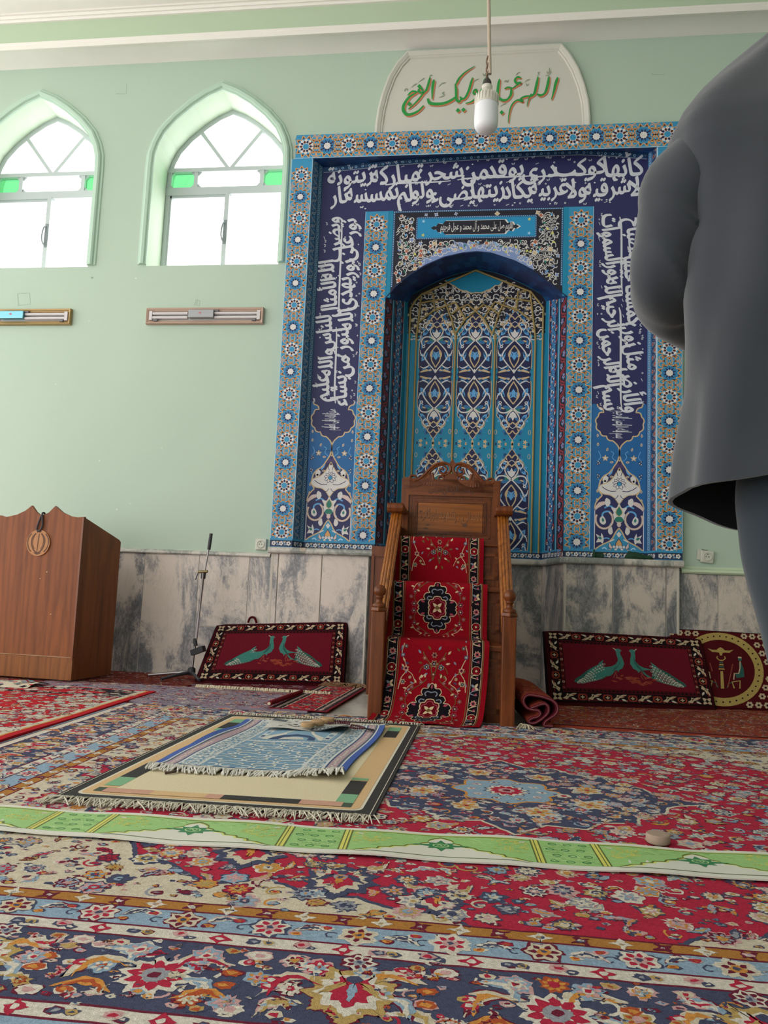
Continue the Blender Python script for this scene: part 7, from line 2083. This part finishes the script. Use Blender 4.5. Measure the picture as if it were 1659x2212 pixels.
for k in range(-4, 4):
    x = c0+k*per
    if x < g0+.3 or x > g1-.2: continue
    GR(x-per/2, x+per/2, t0, t1, PGR, 1)
    hw_ = per*.36
    for s in (-1, 1):
        for d0, d1, c in ((0, .004, POL), (.004, .009, PYE), (.009, .012, POL), (.012, .020, PYE), (.020, .024, POL)):
            xa, xb = sorted((x+s*(hw_+d0), x+s*(hw_+d1))); GR(xa, xb, t0, t1, c, 3)
    GR(x-hw_, x+hw_, t1-.010, t1-.008, POL, 3); GR(x-hw_, x+hw_, t1-.007, t1-.004, PYE, 3)
    half = [(1.0, 0), (.90, .05), (.82, .12), (.72, .13), (.70, .22), (.58, .25), (.55, .33), (.42, .36), (.38, .46), (.27, .50), (.22, .60), (.15, .66), (.14, .76), (.07, .86), (0, .92)]
    H = t1-t0
    def lob(sc, c, lay, dy=0):
        P = cr([(x+hw_*.97*a*sc, t0+H*bb*(.97 if sc >= 1 else .93)+dy, 0) for a, bb in half], 2); P = [(p.x, p.y) for p in P]
        M_ = [(2*x-p[0], p[1]) for p in P]
        for i in range(len(P)-1):   # thin columns keep it on the wavy cloth
            b.add([GS(P[i][0], t0, lay), GS(P[i+1][0], t0, lay), GS(P[i+1][0], P[i+1][1], lay), GS(P[i][0], P[i][1], lay)], [(0, 1, 2, 3)], c)
            b.add([GS(M_[i][0], t0, lay), GS(M_[i][0], M_[i][1], lay), GS(M_[i+1][0], M_[i+1][1], lay), GS(M_[i+1][0], t0, lay)], [(0, 1, 2, 3)], c)
    lob(1.0, POL, 4); lob(.97, PYE, 5, -.003); lob(.94, PLG, 6, -.006); lob(.92, PVC, 7, -.008)
    f = Sub(GS, x, t0+H*.47, 0, 1)
    st = [(.078*(1 if q % 4 == 0 else .62 if q % 2 == 0 else .40)*cos(2*pi*q/16), .042*(1 if q % 4 == 0 else .75 if q % 2 == 0 else .5)*sin(2*pi*q/16)) for q in range(16)]
    b.fill(f, st, PDG, 9); b.stroke(f, circ(0, 0, .020, 14, .012), .003, PLG, 11, closed=True); b.stroke(f, cr([(-.010, .001, 0), (-.002, .006, 0), (.003, -.004, 0), (.011, .003, 0)], 3), .003, PLG, 11)
    # printed texture
    for s in (-1, 1):
        for q in range(46):
            px_ = x+s*hw_*random.uniform(.55, .97); py_ = t0+H*random.uniform(.35, .9)
            if (px_-x)*s/hw_ < .97-.0*py_ and py_ > t0+H*(.5-.5*((px_-x)*s/hw_-.5)): b.stroke(GS, [(px_+.010*cos(a)*(1-.1*a), py_+.006*sin(a)) for a in [random.uniform(0, 2)+.9*j for j in range(5)]], .0022, PYE, 2.2+random.random()*.5)
        b.fill(GS, petal(x+s*hw_*.86, t0+H*.80, .4*s, .024*s, .008, 3), PVC, 3.5)
    gx0, gx1 = x+hw_+.026, x+per-hw_-.026
    for q in range(3):
        for r_ in range(4):
            xx = gx0+(gx1-gx0)*(q+.5+(.3 if r_ % 2 else 0))/3.3; b.stroke(GS, circ(xx, t0+H*(r_+.5)/4, .010, 9, .0065), .003, PDG, 3.2, closed=True)
    for q in range(44):
        xx = gx0+(gx1-gx0)*random.random(); yy = t0+H*random.uniform(.05, .95)
        b.stroke(GS, [(xx, yy), (xx+.012, yy+.004), (xx+.014, yy-.006), (xx+.026, yy-.002)], .0022, PLG if q % 2 else PMG, 2.0+random.random()*.8)
    for q in range(60):
        s = random.choice((-1, 1)); u_ = random.uniform(.1, .98); xx = x+s*hw_*u_; yy = t0+H*random.uniform(max(.2, 1.0-u_), .88)
        b.stroke(GS, [(xx, yy), (xx+.008, yy+.004), (xx+.012, yy-.004)], .002, PLG if q % 2 else PMG, 2.0+random.random()*.8)
b.build('printed_pattern', gs)
# ------------------------------------------------------------------ standing man at the right edge, seen from behind
SUIT = mat('dark_slate_suit_cloth', '#2d3138', .75, spec=.3, var=.10, vscale=9, bump=.12, bscale=300, bdist=.002, sheen=.35)
LIN = mat('black_lining', '#141417', .7); TRO = mat('blue_grey_trouser_cloth', '#2b333b', .85, spec=.2, var=.08, vscale=7, bump=.12, bscale=300, bdist=.002, sheen=.2)
SKIN = mat('skin', '#b98a6c', .5, var=.04, vscale=12); HAIR = mat('dark_hair', '#241c18', .7, var=.3, vscale=60, bump=.5, bscale=90, bdist=.01); SHIRT = mat('white_shirt', '#cfcfca', .8); SOCK = mat('dark_sock', '#26262a', .9)
pxx = 0.5384
pp = thing('person', 'person standing at right photo edge in dark grey suit jacket, seen from behind', 'person', (.70, 1.219, 0))
def wrinkled(m):       # soft creases of worn cloth
    t = NT(m)
    old = [n for n in t.n if n.type == 'BUMP'][0]
    b2 = t.new('ShaderNodeBump'); b2.inputs['Strength'].default_value = .4; b2.inputs['Distance'].default_value = .02
    t.link(t.noise(t.coord((1, 1, .45), rot=(.3, .5, 0)), 4.5, 2, .45, .8), b2.inputs['Height']); t.link(b2.outputs['Normal'], old.inputs['Normal'])
wrinkled(SUIT); wrinkled(TRO)
# body: one skinned figure
V_ = []; E_ = []; R_ = []
def jv(p, r, par=None):
    V_.append(Vector(p)); R_.append(r); i = len(V_)-1
    if par is not None: E_.append((par, i))
    return i
Yc = 1.2193
pel = jv((pxx+.02, Yc, .88), .118)
sp1 = jv((pxx+.005, Yc, 1.02), .108, pel); sp2 = jv((pxx, Yc, 1.18), .122, sp1); sp3 = jv((pxx, Yc-.005, 1.36), .112, sp2)
nk = jv((pxx, Yc+.005, 1.56), .052, sp3); hd0 = jv((pxx, Yc+.03, 1.66), .068, nk); hd1 = jv((pxx, Yc+.035, 1.74), .076, hd0); hd2 = jv((pxx, Yc+.03, 1.80), .062, hd1)
for s in (-1, 1):
    sh = jv((pxx+s*.19, Yc-.005, 1.37), .058, sp3); el = jv((pxx+s*.258, Yc+.02, 1.18), .042, sh)
    wr_ = jv((pxx+s*.10, Yc+.215, 1.11), .028, el); pm = jv((pxx+s*.055, Yc+.235, 1.10), .028, wr_)
    for k, L in enumerate((.080, .088, .084, .066)):
        o = Vector((pxx+s*.04, Yc+.229+(.01 if s > 0 else .026), 1.125-.019*k))
        a = jv(o, .0095, pm); b_ = jv(o+Vector((-s*L*.5, .012, -.004)), .0085, a); jv(o+Vector((-s*L*.95, .0, -.010)), .007, b_)
    t1_ = jv((pxx+s*.07, Yc+.23, 1.138), .010, wr_); jv((pxx+s*.03, Yc+.24, 1.15), .0085, t1_)
    hp = jv((pxx+.035+s*.088, Yc, .80), .085, pel); kn = jv((pxx+.10+s*.105, Yc+.015, .46), .052, hp); an = jv((pxx+.19+s*.12, Yc-.01, .085), .036, kn)
    jv((pxx+.19+s*.13, Yc+.12, .04), .032, an)
me = bpy.data.meshes.new('body'); me.from_pydata([tuple(v-pp.location) for v in V_], E_, [])
bo_ = bpy.data.objects.new('body', me); COL.objects.link(bo_); bo_.parent = pp
sk = bo_.modifiers.new('skin', 'SKIN'); sk.use_smooth_shade = True
for i, r in enumerate(R_):
    me.skin_vertices[0].data[i].radius = (r, r*(.78 if i in (0, 1, 2, 3) else 1)); me.skin_vertices[0].data[i].use_root = (i == 0)
sb = bo_.modifiers.new('sub', 'SUBSURF'); sb.levels = 2; sb.render_levels = 2
me.materials.append(SKIN)
# face and hair
hc = Vector((pxx, Yc+.035, 1.735))
m = MB()
def headf(u, v):
    th = 2*pi*u; ph = pi*v
    x = .078*sin(ph)*cos(th); y = .098*sin(ph)*sin(th); z = .118*cos(ph)
    if z < 0: x *= 1+z*2.2; y *= 1+z*1.2
    if y > .05 and abs(x) < .02 and -.05 < z < .02: y += .022*(1-abs(x)/.02)*(1 if z < -.01 else .5)
    return hc+Vector((x, y, z))
m.grid(headf, 40, 28, SKIN, True, True)
for s in (-1, 1): m.lathe([(.0, -.006), (.018, -.006), (.030, .0), (.024, .008), (0, .004)], hc+Vector((s*.080, -.005, -.01)), SKIN, 12, ax=(s, -.25, 0))
m.build('head', pp)
for s in (-1, 1): m = MB(); m.lathe([(.013*sin(pi*k/8), -.013*cos(pi*k/8)) for k in range(9)], hc+Vector((s*.032, .083, .012)), mat('eye', '#d8d5d0', .2), 12); m.lathe([(.006, 0), (.0055, .003), (0, .004)], hc+Vector((s*.032, .0945, .012)), HAIR, 10, ax=(0, 1, 0)); m.build('eye', pp)
m = MB(); m.tube([hc+Vector((x, .094-abs(x)*.4, -.062-.08*x*x)) for x in (-.026, -.013, 0, .013, .026)], [.002, .005, .006, .005, .002], mat('lips', '#9a5f52', .5), 8); m.build('mouth', pp)
m = MB()
def hairf(u, v):
    th = 2*pi*u; e = .5+.16*max(0, -sin(th))+.04*abs(cos(th))-.16*max(0, sin(th)); ph = pi*v*e
    n = .010+.004*sin(23*th+9*ph)
    x = (.078+n)*sin(ph)*cos(th); y = (.098+n)*sin(ph)*sin(th); z = (.118+n)*cos(ph)
    return hc+Vector((x, y, z))
m.grid(hairf, 48, 16, HAIR, True, True); m.build('hair', pp)
# shirt collar
m = MB(); m.lathe([(.072, 1.57), (.066, 1.62), (.062, 1.645), (.060, 1.64), (.062, 1.57)], (pxx, Yc+.01, 0), SHIRT, 24); m.v = [v+Vector((0, 0, -0.0394)) for v in m.v]; m.build('shirt_collar', pp)
# jacket body: rings (z, centre x, half width, centre y, half depth)
RG = [(0.844, 0.5384, 0.2358, 1.2211, 0.1406), (0.9081, 0.5384, 0.2323, 1.2193, 0.1379), (0.9882, 0.5384, 0.2252, 1.2157, 0.1335), (1.0772, 0.5384, 0.2243, 1.2122, 0.1317), (1.1751, 0.5384, 0.2278, 1.2068, 0.1335), (1.2463, 0.5384, 0.2314, 1.2033, 0.1326), (1.2997, 0.5384, 0.2412, 1.2033, 0.1299), (1.3531, 0.5384, 0.2563, 1.2015, 0.1246), (1.3932, 0.5384, 0.2563, 1.2015, 0.1157), (1.4332, 0.5384, 0.2358, 1.2033, 0.1032), (1.4688, 0.5384, 0.2074, 1.206, 0.0943), (1.5044, 0.5384, 0.1718, 1.2104, 0.0872), (1.54, 0.5384, 0.1335, 1.2148, 0.0801), (1.5756, 0.5384, 0.0952, 1.2193, 0.073), (1.5978, 0.5384, 0.0712, 1.2211, 0.0676)]  # rings scaled about the camera and baked as final numbers; sleeve axis likewise
def lerp_ring(z):
    z = max(RG[0][0], min(RG[-1][0], z))
    for a, b in zip(RG[:-1], RG[1:]):
        if a[0] <= z <= b[0]:
            t = (z-a[0])/(b[0]-a[0]); return [a[i]+(b[i]-a[i])*t for i in range(5)]
def torso(u, v, ins=0.):
    z = 0.844+(1.5978-0.844)*v
    _, cx, a, cy, d = lerp_ring(z)
    th = 2*pi*u; c, s = cos(th), sin(th)
    e = .82
    x = (a-ins)*math.copysign(abs(c)**e, c); y = (d-ins)*math.copysign(abs(s)**e, s)
    k = 1-v
    f = .004*sin(5*th+2.5*z*6)+.003*sin(9*th-z*14)
    if z < 1.15: f += .006*sin(7*th+1)*(1.15-z)/.35
    f += .004*sin(z*42+3*c)*max(0, -s)*(.5+.5*sin(z*9))
    if s < 0 and abs(c) < .5: f -= .006*(.5-abs(c))        # hollow of the back
    x += f*c; y += f*s
    dz = 0
    if v < .12: dz = -.055*max(0, s+.1)*(1-v/.12)+.006*sin(3*th)*(1-v/.12)+.012*c*(1-v/.12)      # front hangs lower
    return Vector((cx+x, cy+y, z+dz))
m = MB()
m.grid(lambda u, v: torso(u, v), 72, 60, SUIT); m.grid(lambda u, v: torso(u, v*.8, .007), 72, 30, LIN, True, True)
m.grid(lambda u, v: torso(u, 0, .007*v), 72, 1, SUIT, True, True)
# centre vent and back seam
m.tube([torso(.75, v)+Vector((0, -.0015, 0)) for v in [k/40 for k in range(1, 37)]], .0016, LIN, 5)
m.lathe([(.078, 1.60), (.088, 1.605), (.080, 1.65), (.070, 1.662), (.066, 1.655), (.070, 1.60)], (pxx, Yc+.004, -0.0594), SUIT, 28)
# sleeves: upper arm drops outward, forearm reaches forward
def sleeve(s):
    ax_ = [(pxx+s*0.1157, 1.2015, 1.362, 0.0552), (pxx+s*0.1825, 1.2033, 1.3531, 0.0659), (pxx+s*0.2243, 1.206, 1.3175, 0.0694), (pxx+s*0.235, 1.214, 1.273, 0.0659), (pxx+s*0.2412, 1.2246, 1.2285, 0.0623), (pxx+s*0.2483, 1.2389, 1.1885, 0.0587), (pxx+s*0.243, 1.2727, 1.1698, 0.0552), (pxx+s*0.2198, 1.3217, 1.1591, 0.0507), (pxx+s*0.1736, 1.375, 1.1502, 0.0463), (pxx+s*0.1113, 1.424, 1.1395, 0.0427)]
    P = cr([a[:3] for a in ax_], 8); rr_ = []
    for i in range(len(P)):
        q = i/8; j = min(len(ax_)-2, int(q)); rr_.append(ax_[j][3]+(ax_[j+1][3]-ax_[j][3])*(q-j))
    N = len(P); n = 40; vs = []; a0 = None
    for i in range(N):
        t = (P[min(i+1, N-1)]-P[max(i-1, 0)]).normalized()
        if a0 is None: a0 = t.cross(Vector((0, 1, 0))).normalized()
        a0 = (a0-t*a0.dot(t)).normalized(); b0 = t.cross(a0)
        el_ = math.exp(-((i-N*.55)/17.)**2)
        for k in range(n):
            q = 2*pi*k/n
            e_ = a0*cos(q)+b0*sin(q); wq = max(0, e_.dot(Vector((-s*.75, -.66, 0))))**.7; rg = 1-abs(sin(i*.30+1.5*e_.x*s-.9*e_.y+.4)); r = rr_[i]*(1+.02*sin(2*q+i*.4)+(.30*el_*wq+.02)*(rg*rg-.42)+.012*sin(i*.6+3*q))
            vs.append(P[i]+(a0*cos(q)+b0*sin(q))*r)
    m.add(vs, [(i*n+k, i*n+(k+1) % n, (i+1)*n+(k+1) % n, (i+1)*n+k) for i in range(N-1) for k in range(n)], SUIT, True)
    m.add([P[-1]-(P[-1]-P[-2])*.3+(v-P[-1])*.98 for v in vs[-n:]], [tuple(range(n))], LIN)
for s in (-1, 1): sleeve(s)
m.build('jacket', pp)
# trousers
m = MB()
def leg(s):
    ax_ = [(pxx+.01+s*.035, Yc, .93, .112), (pxx+.028+s*.078, Yc, .80, .098), (pxx+.052+s*.092, Yc+.004, .68, .086), (pxx+.098+s*.105, Yc+.008, .47, .070), (pxx+.135+s*.112, Yc, .28, .063), (pxx+.19+s*.12, Yc-.006, .06, .058)]
    P = cr([a[:3] for a in ax_], 7); rr_ = []
    for i in range(len(P)):
        q = i/7; j = min(len(ax_)-2, int(q)); rr_.append(ax_[j][3]+(ax_[j+1][3]-ax_[j][3])*(q-j))
    N = len(P); n = 24; vs = []
    for i in range(N):
        for k in range(n):
            q = 2*pi*k/n; r = rr_[i]*(1+.02*sin(3*q+i*.4)+.012*sin(i*.9+q))
            vs.append(P[i]+Vector((cos(q)*r, sin(q)*r, 0)))
    m.add(vs, [(i*n+k, i*n+(k+1) % n, (i+1)*n+(k+1) % n, (i+1)*n+k) for i in range(N-1) for k in range(n)], TRO, True)
for s in (-1, 1): leg(s)
def seat(u, v):
    z = .98-.30*v; a = .165-.10*max(0, v-.45)**1.2*2; d = .128-.09*v*v; th = 2*pi*u
    return Vector((pxx+.02+a*cos(th)*(1-.25*v), Yc+d*sin(th)-.006, z))
m.grid(seat, 28, 12, TRO, True, True); m.add([seat(k/28, 1) for k in range(28)], [tuple(range(28))], TRO)
m.build('trousers', pp)
for s in (-1, 1):
    m = MB(); fx = pxx+.19+s*.125
    m.grid(lambda u, v: Vector((fx+.045*sin(pi*min(1, .08+v*.95))**.5*cos(2*pi*u)*(1-.2*v), Yc-.06+.24*v, .012+.0+max(0, (.040-.018*v)*(1+sin(2*pi*u))))), 18, 14, SOCK); m.build('sock', pp)
# ------------------------------------------------------------------ light
w = bpy.data.worlds.new('sky'); SC.world = w; w.use_nodes = True
bg = w.node_tree.nodes['Background']; bg.inputs[0].default_value = (1, .985, .965, 1); bg.inputs[1].default_value = 2.95
SC.view_settings.view_transform = 'Standard'; SC.view_settings.look = 'None'; SC.view_settings.gamma = 1; SC.view_settings.exposure = 0.0
SC.view_settings.use_curve_mapping = False
SC.cycles.max_bounces = 6; SC.cycles.diffuse_bounces = 3; SC.cycles.glossy_bounces = 3; SC.cycles.transparent_max_bounces = 8
SC.cycles.use_denoising = True

def area(name, loc, rot, sx, sy, p, col=(1, 1, 1)):
    l = bpy.data.lights.new(name, 'AREA'); l.shape = 'RECTANGLE'; l.size = sx; l.size_y = sy; l.energy = p; l.color = col
    o = bpy.data.objects.new(name, l); COL.objects.link(o); o.location = loc; o.rotation_euler = rot; return o
for cx, k in WINS: area('window_daylight', (cx, 6.35, 4.05), (radians(-72), 0, 0), 1.3, 1.5, 22, (1, .99, .97))
